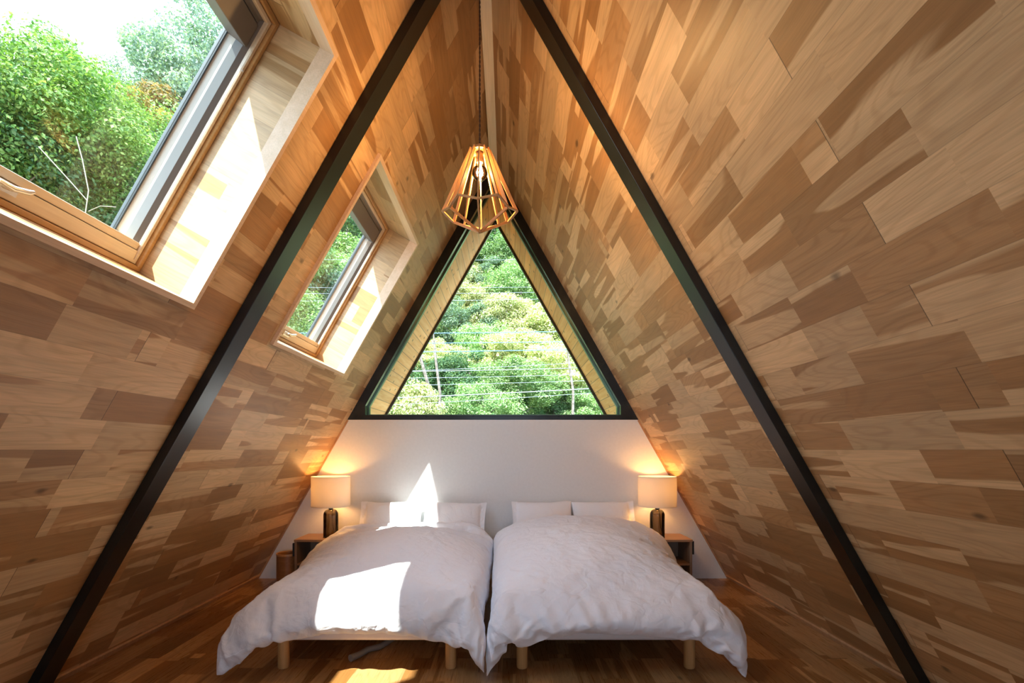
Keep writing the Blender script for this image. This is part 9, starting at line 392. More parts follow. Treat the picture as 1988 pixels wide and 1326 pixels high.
1 0 0 13 0 -1 1 -1 1 -1 0 0 1 0 0 -1 0 0 1 0 -1 0 1 -1 1 -1 1 -1 1 -1 0 1 -1 0 0 1 0 0 0 0 -1 0 0 0 1 -1 0 0 1 0 0 0 -1 0 0 1 0 -3 0 1 1 -2 0 3 -2 2 0 0 -1 0 0 0 0 -1 1 1 12 0 1 -1 0 0 1 -1 0 0 0 0 1 0 0 -1 0 1 0 0 0 -1 1 -1 1 -1 1 0 0 0 0 -1 1 -1 0 0 0 1 0 0 0 -1 1 0 0 -1 0 0 1 0 0 0 -1 0 1 -1 -1 -1 2 1 -4 3 -2 0 1 2 0 -1 1 -2 2 -1 0 12 1 -1 1 0 -1 0 1 0 -1 0 0 0 0 0 0 1 -1 0 0 0 1 -1 1 -1 1 -1 0 0 1 -1 1 -1 1 0 0 0 0 0 -1 1 0 0 0 0 0 0 0 -1 0 0 0 1 0 -1 1 0 -1 0 -1 1 -1 1 1 -1 -1 1 1 -2 1 -1 1 1 13 -1 1 -1 0 1 0 -1 0 1 0 0 0 0 0 0 -1 0 0 0 0 0 0 0 0 0 1 -1 0 0 1 0 0 -1 0 0 0 0 0 1 -1 0 0 0 0 0 0 0 0 0 1 0 -1 0 1 -1 0 1 -1 0 1 -1 1 -2 0 1 1 -1 0 1 -1 0 0 12 1 -1 0 1 -1 0 1 -1 0 0 0 0 0 0 0 1 0 0 -1 1 -1 1 -1 1 0 -1 1 0 0 0 -1 0 1 0 0 0 0 0 0 0 0 0 0 0 0 0 0 0 0 -1 1 0 0 -1 1 0 -1 1 -1 0 1 -1 1 0 -1 -2 1 1 -1 1 1 0 13 -1 0 1 -1 1 -1 0 1 0 -1 0 0 0 1 0 -1 0 0 1 -1 0 0 1 -1 0 1 0 -1 0 0 1 0 0 0 0 -1 0 0 0 0 0 0 0 0 0 0 1 0 0 0 -1 0 1 0 -1 0 1 -1 1 -1 0 0 0 0 0 1 -1 1 0 -1 -2 2 12 0 1 -1 0 0 0 0 0 0 1 0 0 0 -1 0 0 0 0 -1 1 1 0 -1 1 -1 0 0 1 0 0 0 -1 0 0 0 1 0 0 0 0 0 0 0 0 0 0 -1 0 0 0 1 0 -1 0 1 0 -1 1 -1 1 0 0 0 0 0 -1 1 -1 -1 0 1 -1 12 1 -1 0 1 -1 1 -1 1 -1 1 -1 0 0 0 0 0 0 0 1 -1 0 0 0 0 1 0 0 0 -1 0 0 1 0 0 0 0 0 0 0 -1 0 0 1 0 0 0 0 0 0 0 -1 1 0 0 -1 1 0 0 0 0 -1 0 0 0 1 0 -1 0 1 0 -1 -1 12 0 0 1 -1 1 -1 1 -1 1 -1 1 -1 1 -1 -1 1 0 1 -1 1 -1 0 1 0 0 -1 0 0 1 0 0 0 -1 0 0 0 0 0 0 1 0 0 -1 0 0 0 0 0 1 0 0 -1 0 1 0 -1 1 -1 1 -1 1 0 0 0 -1 0 1 -1 0 0 1 0 13 -1 1 -1 0 0 1 -1 -1 0 1 -1 0 -1 1 2 -1 1 -1 1 -1 1 0 0 -1 0 1 0 0 0 -1 0 0 1 0 0 0 0 0 0 0 0 0 0 0 0 0 0 0 -1 0 0 1 0 -1 0 1 -1 1 -1 1 0 -1 0 0 0 1 -1 1 -1 0 0 0 12 1 -1 0 1 -1 -1 1 1 -1 -1 1 1 0 0 -1 1 -1 0 0 1 0 -1 0 1 0 0 -1 0 0 1 0 0 0 0 0 0 0 0 0 -1 0 0 0 1 0 -1 1 0 0 0 0 -1 1 0 0 -1 1 -1 1 0 -1 1 0 0 0 -1 0 0 1 0 -1 0 12 0 0 0 0 0 1 -1 0 1 -1 0 0 0 0 0 0 1 0 0 -1 0 1 0 -1 0 0 1 0 0 0 0 -1 0 0 0 0 0 0 0 1 0 0 0 -1 0 1 -1 0 0 1 0 0 -1 0 1 0 -1 1 -1 0 1 -1 0 0 0 0 1 -1 0 0 0 0 13 -1 1 0 -1 1 -1 1 -1 0 1 -1 1 -1 0 1 0 -1 0 0 1 0 -1 0 1 0 0 0 -1 0 0 0 1 0 0 0 0 0 0 0 0 0 0 0 0 0 0 0 0 0 -1 0 0 1 0 -1 1 0 -1 1 -1 0 1 0 0 0 0 -1 1 0 -1 1 -1 12 1 -1 0 1 -1 1 -1 1 0 -1 1 -1 0 1 -1 0 0 1 0 -1 0 1 0 0 -1 0 0 1 0 0 0 0 0 -1 0 0 0 0 0 0 0 0 0 0 0 0 0 0 0 1 0 0 -1 1 0 -1 1 0 -1 1 -1 0 0 0 0 1 0 -1 0 1 -1 0 13 -1 0 1 -1 1 -1 -1 1 -1 1 0 0 1 -1 1 -1 1 0 -1 1 0 0 -1 0 1 0 0 0 0 -1 0 0 0 1 0 0 0 0 0 0 0 0 0 0 0 0 0 0 0 -1 0 1 0 -1 0 0 0 0 1 -1 1 0 -1 0 1 -1 0 1 -1 0 0 0 12 1 0 -1 1 -1 -1 2 -1 -1 2 -2 1 0 1 -1 1 0 -1 1 0 -1 0 1 0 0 -1 0 0 0 1 0 0 0 0 0 0 0 0 -1 0 0 0 0 0 0 0 0 0 0 1 0 -1 0 0 1 0 -1 1 -1 1 0 -1 1 0 -1 0 1 -1 1 -1 0 1 13 -1 0 1 -1 0 0 1 -3 2 -2 3 -1 1 -1 1 -1 0 1 -1 0 1 0 0 -1 0 1 0 0 0 0 -1 0 0 0 0 0 0 0 1 0 0 0 0 0 0 0 0 0 0 -1 0 0 1 0 -1 0 1 -1 1 -1 0 1 -1 0 0 0 0 0 0 1 0 -1 12 0 0 0 0 -3 3 -3 3 0 1 -1 1 -1 1 -1 1 0 -1 1 0 -1 1 -1 1 0 0 -1 0 0 0 1 0 0 0 0 0 0 0 0 0 0 0 0 -1 0 1 -1 1 0 0 0 0 -1 1 0 0 -1 1 -1 1 -1 0 0 1 0 -1 0 0 0 0 0 0 12 -2 -1 -1 0 3 -1 2 0 1 -1 1 -1 1 -1 1 -1 0 1 -1 0 1 -1
1 0 -1 0 1 0 0 0 0 0 0 0 -1 0 0 0 0 0 0 0 0 1 0 -1 1 -1 0 0 0 0 0 0 0 0 1 -1 0 0 0 0 1 -2 0 2 -1 1 0 -1 0 0 12 1 -1 0 0 1 -1 0 1 -1 1 -1 1 -1 1 0 0 0 -1 1 0 0 -1 0 0 1 0 0 0 -1 0 0 0 0 0 1 0 0 0 0 0 0 0 0 0 0 0 0 0 0 0 0 0 0 -1 0 1 -1 0 1 -1 0 0 0 1 0 -1 0 0 0 1 0 0 10 0 3 -1 0 0 1 0 -1 1 -1 1 -1 1 -1 0 1 -1 1 -1 0 0 1 0 0 -1 0 0 0 1 0 0 0 0 0 0 0 0 -1 0 0 0 0 0 0 0 0 0 0 0 0 0 1 0 0 0 -1 1 0 -1 0 1 -1 0 0 0 0 1 -1 0 0 0 0 12 0 -1 1 1 -1 0 0 1 -1 1 -1 1 0 0 -1 0 1 -1 1 0 0 0 -1 0 1 0 0 0 0 0 0 0 -1 0 0 0 0 1 0 0 0 0 0 0 0 0 0 0 0 0 0 -1 0 0 1 0 -1 0 1 0 -1 0 1 0 -1 0 0 0 0 0 0 0 12 0 0 1 -2 2 0 0 0 0 -1 1 0 -1 0 1 0 -1 1 0 0 -1 0 1 0 0 0 -1 0 0 0 0 0 1 0 0 0 0 0 0 0 0 0 0 0 0 -1 1 0 0 0 0 0 0 0 -1 0 1 -1 0 0 1 0 -2 1 1 -1 0 0 -2 3 -1 0 12 1 -1 0 1 0 -1 1 -1 1 0 -1 0 0 1 -1 0 1 -2 0 -1 3 -1 0 0 0 0 1 0 0 0 0 0 0 0 0 0 -1 0 0 0 0 0 0 0 0 1 -1 0 0 0 0 0 0 0 1 -1 0 2 -2 0 0 1 0 -2 1 0 0 0 0 -2 3 0 12 -1 1 0 1 -1 1 0 -1 0 1 0 0 0 -1 0 0 -1 1 -3 3 -2 2 0 0 0 1 0 0 0 -1 0 0 0 0 0 0 1 0 0 0 0 0 0 0 0 0 0 0 0 0 0 0 -1 0 0 1 -1 -1 3 0 -1 -1 0 0 -1 2 -3 3 0 -4 2 1 12 1 0 0 -1 0 0 0 1 0 -1 1 -1 0 0 0 -5 2 -2 4 1 0 0 0 1 0 -2 1 0 0 1 0 0 0 0 0 0 0 -1 0 0 0 0 0 1 -1 0 0 0 0 0 0 0 0 1 -1 0 1 0 -1 0 0 1 0 0 -1 -1 2 -4 1 3 -4 3 12 -1 1 0 1 0 0 -1 1 -1 1 -2 -5 1 0 -3 4 -1 5 0 -1 1 0 0 -1 -1 3 -1 0 0 0 0 0 0 0 0 0 0 1 0 0 0 0 0 -1 1 0 0 0 0 0 0 -1 0 0 0 -1 -1 0 2 0 1 -1 1 0 0 0 0 0 0 -1 -1 -2 13 0 0 -1 1 -1 1 0 0 0 -3 -5 5 -5 1 5 1 0 -1 1 0 -1 0 -1 1 1 -1 0 1 1 0 0 0 0 0 0 0 -1 0 0 0 0 0 0 1 0 0 0 0 -1 0 0 1 0 -2 1 -1 1 0 -3 4 -1 1 -1 1 0 -1 -1 1 0 0 1 -1 12 1 -1 1 -1 1 -1 -4 2 -1 -5 5 0 4 -2 0 1 1 -1 1 -2 1 0 1 -1 0 0 1 0 -1 0 0 0 0 0 0 0 0 1 0 -1 0 1 0 -2 0 1 -1 1 1 -1 0 0 1 0 -1 1 -2 -1 2 -1 2 -1 1 -1 1 0 0 -1 1 0 -2 1 12 0 0 1 -1 0 -6 3 0 -4 7 0 0 0 1 -1 1 0 0 -1 -1 1 -1 0 2 0 0 0 -1 0 -1 1 0 0 0 0 0 1 -2 1 0 0 0 -1 2 -1 -1 1 -1 0 2 -1 0 0 0 -1 0 -2 -3 7 -1 0 0 -1 2 -1 0 1 0 -2 0 1 -1 12 0 1 -1 -1 -5 6 1 -4 4 0 -3 2 -3 3 -1 -1 0 4 -3 2 -2 1 1 -1 1 -1 0 -1 0 2 -2 0 0 0 0 0 0 1 -1 1 0 -1 1 -1 1 0 0 0 0 -2 2 -1 -1 1 1 0 0 0 -13 10 2 0 1 -3 3 0 -1 1 1 -1 1 -2 13 0 -1 -1 -2 3 -3 3 1 -1 -2 2 -5 6 -3 3 0 1 -3 2 -1 2 -1 0 0 -1 -1 -1 2 -2 0 2 0 0 -1 -1 1 -1 1 0 0 0 0 0 0 0 0 0 -1 0 2 -3 1 1 -1 -2 2 1 1 0 -12 8 2 0 2 -4 2 2 0 0 1 -3 2 12 -1 0 0 2 0 0 -5 -9 11 1 1 2 -1 1 -1 0 0 0 0 0 -2 1 -1 -1 -1 1 0 -1 2 -1 -1 -1 0 1 1 -1 1 -1 0 0 1 0 0 0 0 0 0 1 -1 -2 2 -1 0 0 1 -2 1 2 2 -4 -12 7 1 0 3 -1 0 0 1 1 3 -1 10 0 6 8 8 8 8 11 9 1 9 2 12 2 -12 -12 -9 -4 -3 -1 0 2 3 4 -3 1 0 1 3 5 -6 3 -4 0 -1 0 -1 0 -1 0 0 -1 0 0 0 0 0 0 0 0 3 -2 2 11 -1 0 2 2 -9 -7 -3 0 3 6 5 -10 -9 -10 1 -10 -10 -11 0 2 7 2 -1 0 0 -2 -2 -4 9 0 -7 -1 -10 9 0 2 2 3 3 1 -3 -3 -1 0 1 0 2 -4 -2 3 2 -1 1 -2 1 0 -1 1 1 -1 1 1 -2 1 0 0 -1 0 2 -4 5 -4 -6 12 -1 3 -11 5 1 4 -1 -2 2 -14 2 6 0 -9 4 3 3 -8 10 1 -1 0 -1 -2 2 0 1 -1 -1 -2 -16 5 8 -1 8 1 0 -1 2 0 -2 -3 5 -4 1 0 -1 -4 6 -1 1 -2 1 -1 1 1 1 -3 1 0 0 1 -1 0 0 1 1 -1 -1 0 0 -5 -4 11 -13 10 2 1 1 -1 -1 -10 9 1 -6 2 1 4 -3 0 0 11 -1 0 1 0 -1 -1 1 -2 2 -9 8 -4 7 -12
11 1 -1 0 0 1 -2 1 0 -2 3 0 -4 3 1 -3 0 1 0 3 -1 -1 0 -1 2 1 -1 -2 2 0 0 0 -1 -1 -1 2 -2 3 0 -8 -8 12 3 -1 2 -4 3 1 -1 -5 2 0 0 0 0 1 -1 1 12 -1 0 -1 -3 3 1 -8 2 -12 5 2 12 -2 0 2 -1 1 0 0 -1 0 1 0 1 -1 -1 2 -1 0 1 -4 3 1 -2 1 1 0 -1 0 -1 1 1 -1 0 0 0 1 0 0 0 -1 0 0 0 -2 2 -4 3 1 0 -4 -2 -7 1 5 0 3 -1 -4 5 0 2 11 0 0 0 1 -4 1 0 2 1 -1 1 -2 -5 7 -2 1 2 -1 1 -3 3 -1 1 -1 1 -1 0 0 1 0 -1 0 0 1 0 -1 0 1 0 0 0 0 -1 1 -1 0 0 0 0 1 0 -1 0 1 -2 -3 5 -4 1 -3 3 -5 6 0 -6 5 -1 -1 -2 -1 2 4 11 0 0 0 1 0 -4 3 -3 4 1 -3 -1 3 0 0 -5 4 1 -1 1 -1 2 -1 1 -1 1 -2 1 0 -1 1 -1 2 0 -2 2 0 0 -1 0 0 -1 2 -1 1 -1 0 -1 1 0 0 0 -1 1 1 -4 0 2 0 0 -1 1 0 -1 1 -1 -2 1 0 -3 1 -6 11 0 -2 0 1 -4 3 3 -1 -3 3 1 -2 1 -1 2 1 -7 5 2 -2 1 0 0 0 0 -2 2 -1 0 1 0 0 -1 0 1 0 -1 0 1 0 0 0 -1 0 1 1 -1 1 0 -2 0 1 0 -2 2 -1 -2 4 -3 2 -3 2 0 0 -1 -1 0 0 0 0 1 -3 11 0 0 -1 1 2 -5 1 -2 4 0 -1 2 -1 0 -2 1 1 -2 2 1 1 -2 1 -2 1 2 -2 2 -1 -1 -1 2 -1 1 0 -1 0 2 -2 0 1 0 -1 1 -2 1 1 0 -1 1 0 -1 -1 2 -1 1 -5 1 3 -1 1 0 0 -1 0 -1 0 0 0 0 -3 1 11 0 -7 4 -6 7 2 -3 3 1 -6 4 -1 1 0 0 -2 4 1 -3 0 0 2 -3 1 1 0 0 -1 1 -1 2 -1 0 -1 0 1 0 -1 1 0 0 -1 2 -1 1 0 -1 0 -2 2 -1 -1 3 -3 2 1 1 -5 3 0 0 -2 -1 -1 1 -1 2 0 0 -1 0 1 5 -3 6 0 3 -4 1 1 2 -1 0 -3 5 -2 -2 2 1 1 -1 -1 1 -1 0 0 1 -1 -1 2 0 -2 2 -2 1 0 0 1 -1 1 -3 3 0 -1 2 -3 2 -2 1 1 0 0 -1 -1 2 -3 3 -1 -1 2 1 -6 3 -2 2 0 1 -1 0 -1 0 -1 2 0 0 -2 7 0 0 3 2 1 -8 4 -2 6 0 -3 2 0 -3 4 0 -2 0 1 1 -1 1 -2 1 2 -1 -2 2 -2 2 -1 -1 1 -1 1 -1 2 -2 1 0 0 1 -1 2 -3 1 -2 3 -1 1 -1 2 -4 1 1 -1 -2 4 -2 1 -2 0 0 -1 2 0 -1 -1 -2 -2 6 -8 -1 8 -1 -6 3 5 6 1 2 -2 1 -1 2 2 -1 2 -2 1 -1 -1 -2 0 3 1 -3 0 1 1 0 0 -2 1 1 -1 0 0 2 -2 1 -1 -1 1 1 -2 1 2 -3 2 0 -1 -1 1 -2 4 -3 1 0 1 -2 0 0 -1 1 0 1 -1 1 -1 1 -1 3 0 -5 2 -4 4 8 -4 0 6 -2 3 -2 3 -1 0 2 1 0 -2 -1 2 -2 3 -1 -1 -1 1 1 -2 0 -2 2 1 -1 0 0 3 -3 -1 3 -1 0 1 -1 -2 3 -3 0 3 0 -2 1 2 -1 0 -2 2 -2 -2 2 -2 1 2 0 -1 -1 -2 2 0 1 -1 3 -1 0 1 -4 4 -1 -1 5 -1 0 2 1 3 -4 5 -2 1 1 -1 2 -1 -2 2 -2 2 -3 3 0 -2 1 1 0 -3 2 0 0 0 -3 3 0 0 -3 2 0 -2 4 -2 2 -1 -1 0 0 0 0 -1 2 0 -2 1 1 -3 4 -1 -5 1 3 0 1 -4 -1 2 1 1 3 0 0 5 -2 -1 0 1 1 0 -9 3 4 7 -1 1 -2 5 -4 1 0 1 -3 2 -2 3 -2 0 0 0 -2 3 1 -3 -1 2 0 1 -1 -2 -1 5 -2 0 1 0 0 -1 1 -3 0 3 -2 1 2 -1 0 0 -3 2 3 -2 -3 5 -1 -4 0 0 1 -1 -1 -3 -2 4 -6 2 0 2 -2 1 -3 0 -9 9 -3 1 1 8 0 3 -3 3 -3 -1 1 2 -2 1 -1 -1 1 0 1 0 -1 -1 3 1 -3 -2 1 2 1 0 -2 1 -1 1 -2 -1 0 0 4 1 -3 3 -4 -1 2 1 1 2 -1 -1 -1 3 -8 -4 -2 2 -1 -3 -1 -1 11 -1 -9 -3 4 -2 -7 2 1 -1 -6 10 -2 3 1 0 -2 5 0 1 -2 1 1 -1 -1 3 -1 0 1 0 0 -1 -2 0 3 -2 0 1 1 1 -4 2 -1 1 -3 2 1 -2 3 -1 1 -2 -1 0 0 3 1 -2 0 -1 1 -1 -1 1 -1 0 1 -4 -4 0 6 1 -2 -11 10 -1 -2 -8 1 7 1 -7 3 6 -1 2 -1 -1 -2 2 0 0 1 1 1 1 -1 2 -5 2 0 0 1 0 1 2 -1 -2 0 1 0 0 -3 4 -3 3 0 0 0 -2 3 -2 3 -3 0 1 1 -1 -1 -1 0 -1 1 -2 1 0 -1 1 3 -2 4 1 -1 -4 -3 -2 6 -13 8 0 0 1 -6 -1 8 1 0 0 -1 -1 -1 2 -2 1 1 0 0 -2 1 0 0 5 -1 -1 3 -3 0 -1 0 1 1 1 -3 1 2 0 -2 4 -2 -3 3 -1 1 0 -1 -4 3 2 -1 -1 1 -3 1 1 -2 -1 2 -2 2 0 -1 -2 5 -3 0 -3 -3 7 2 -4 1 -2 3 -2 -5 7 -1 0 1 -2 0 1 -1 1 1 1 0 0 0 0 1 1 1 1 -3 1 3 -4 0 3 0
1 0 -1 -1 3 0 -3 2 1 -4 -1 4 -1 -1 2 -5 4 1 0 -2 -2 3 -3 5 -2 -3 3 0 -2 -1 0 0 0 0 -1 4 -2 1 0 -6 4 -2 -2 -7 2 9 -10 -1 3 0 -3 3 0 -3 4 -2 2 -3 2 0 -1 3 2 -3 1 -2 1 2 -1 1 2 -3 0 2 -4 2 1 1 -2 3 -1 -1 2 -1 -2 1 1 -2 3 -1 2 -3 0 2 -4 2 -3 1 3 -2 0 -1 2 -2 -2 2 2 -3 1 3 -1 2 -2 -4 0 0 6 -1 -10 13 -3 0 -1 3 -4 1 4 -4 3 -4 4 -2 1 1 -2 -1 3 0 3 0 -1 -2 0 2 0 0 0 3 -1 -1 -3 2 0 0 0 -2 5 0 -2 0 1 1 -3 -1 1 1 -1 2 -3 3 -2 -1 -2 0 1 0 -1 3 -6 1 5 -5 -1 4 -2 0 -1 1 1 -4 1 -2 -1 4 0 -1 -1 3 0 -1 2 -3 3 -4 2 -2 2 0 2 0 -1 -2 1 0 2 3 -4 3 0 -2 0 2 -1 2 0 -4 2 0 2 -2 1 0 0 -3 1 -1 3 -1 1 0 -3 4 -5 3 -1 2 -2 -3 -1 2 -2 5 1 -6 5 -2 -1 0 1 0 -2 0 -2 1 0 2 -1 -2 3 0 0 0 -2 0 4 -5 3 -2 2 -2 3 -4 1 3 -1 1 -1 3 -4 3 -3 1 3 -1 -2 2 -1 0 3 -2 0 -1 1 -2 2 1 0 0 1 -2 -1 -1 0 0 1 0 -1 0 -1 2 2 -4 0 1 -3 0 5 -5 0 -1 4 -2 1 1 0 0 -6 0 0 1 1 -1 0 1 -2 1 2 -4 1 2 -2 0 1 -1 4 -2 -2 4 0 2 -7 6 -2 1 -1 -1 1 1 0 1 -2 1 1 -2 3 -2 1 -3 1 2 -3 4 -3 3 -4 0 3 -3 3 -3 1 0 -2 -1 4 -5 1 2 -2 -1 4 -2 1 -3 3 -2 1 0 0 0 1 0 0 0 1 0 -2 3 0 -4 1 4 -5 2 0 1 -2 0 4 0 -2 -2 0 5 -5 4 0 1 0 0 -1 0 -1 2 -1 -2 4 -4 1 1 0 0 -1 3 -5 3 -3 4 1 -3 0 -1 0 -1 1 -3 3 -3 4 -4 2 0 0 0 3 -1 0 -1 0 -1 0 0 0 2 0 0 0 0 0 1 -1 -2 2 1 -3 2 -3 2 -1 3 0 -3 0 2 3 -3 1 0 -1 1 0 0 -1 0 3 -1 0 -1 3 -3 2 -1 -1 2 -1 0 -2 2 -1 1 -1 -2 4 -3 -2 3 -1 -3 5 -6 5 -3 4 -4 1 -2 1 2 -2 1 -1 2 0 -1 0 0 1 2 -1 1 -1 0 -1 -1 2 0 0 -1 0 1 -2 3 -2 1 -1 1 -1 -1 4 -1 0 2 -2 -2 2 2 0 -3 1 -1 2 -2 2 0 -2 2 0 -2 0 2 -1 1 -1 -1 1 -3 3 -1 0 1 1 -2 -1 -2 0 0 2 -2 3 -4 -1 4 -1 1 -1 1 0 0 0 3 -1 0 0 1 0 0 -2 2 -2 -1 3 -2 1 0 -2 2 -3 2 3 0 -2 1 0 2 -5 3 3 -3 1 -2 1 0 1 1 0 -2 0 3 -2 -2 2 2 -5 2 -2 2 -1 -1 2 -2 3 -5 2 0 -3 6 -4 2 -4 -1 5 -1 0 0 -2 3 0 -1 -1 1 0 0 3 0 0 -1 0 -1 -1 4 -3 2 0 -4 3 -1 -2 3 -3 3 0 -3 4 1 -2 -2 2 0 2 -4 4 -1 0 0 0 -1 0 0 2 -1 -1 0 2 -2 -1 5 -5 4 -2 2 -2 -3 3 -3 4 -2 0 2 -5 4 -4 4 -1 -2 -3 4 0 1 -2 -1 2 0 -1 0 1 2 1 -1 1 -3 1 3 -1 0 0 -1 0 -1 -2 5 -3 3 0 1 0 -4 1 -1 3 -1 3 -5 3 -4 2 4 -3 0 3 -2 -1 0 1 0 0 1 -1 1 -3 3 -2 -2 0 3 0 -2 1 -2 0 -2 3 2 -4 3 -1 -4 -1 5 -5 3 -1 1 0 0 0 1 0 -1 3 -1 1 -2 3 0 -2 0 1 -1 -2 3 -5 5 -3 1 1 -2 0 2 1 -2 4 -1 -3 2 0 2 -2 1 -1 0 1 -2 0 1 1 0 -1 0 -2 2 -1 0 1 -1 2 -1 0 -2 -2 4 -3 -1 4 -4 2 -2 -1 -2 8 -3 -3 4 -5 4 -2 3 -1 -1 0 0 1 7 -5 0 1 -1 1 -1 1 -1 -1 3 -3 3 -2 -1 1 0 2 0 -2 -1 3 -5 3 3 -5 3 -2 4 -5 0 5 -1 -1 0 1 -3 2 -2 3 -2 2 -3 3 -2 0 0 1 -3 5 -1 -4 3 -2 0 1 -2 4 1 -4 -4 5 1 -4 3 -5 4 -3 2 1 -1 0 0 -1 3 1 0 0 -1 3 -4 0 2 -1 -1 0 -1 3 1 -2 -1 -1 2 0 1 2 -2 -3 5 -3 1 -2 1 2 -2 -2 4 -1 -1 2 -4 4 -2 1 -1 1 -1 1 -1 0 -1 2 -2 2 1 -3 3 -5 0 0 -1 1 2 1 -4 2 2 -1 0 -2 3 -3 1 1 -1 3 1 2 -1 0 1 0 -1 1 0 -3 1 1 -1 3 -4 1 1 2 -1 -3 3 -3 1 -2 5 -2 1 -1 2 0 0 -1 1 -2 0 3 -2 -1 2 -3 3 -4 2 1 -1 0 1 -3 0 0 0 0 3 -2 4 -1 -1 -1 -4 4 -3 2 -3 4 -3 2 -1 -1 3 -2 0 1 -3 2 0 1 0 -1 1 -1 0 0 1 -3 3 0 -4 4 -1 -2 -1 3 3 -5 4 -3 4 -2 -1 -2 3 -2 3 -3 -1 3 -1 3 -4 1 4 -5 1 1 1 0 -2 -1 1 1 1 0 0 -4 1 -2 0 -1 3 -3 2 3 -2 1 -2 0 -2 2 2 -1 -1 -1 2 0 -1 0 2 0 0 0 0 -1 0 1 0 0 -1 -1 2 1 -3 1 0 3 -3 -1 3 -4 4 -3 1 -1 5 -3 2 -2
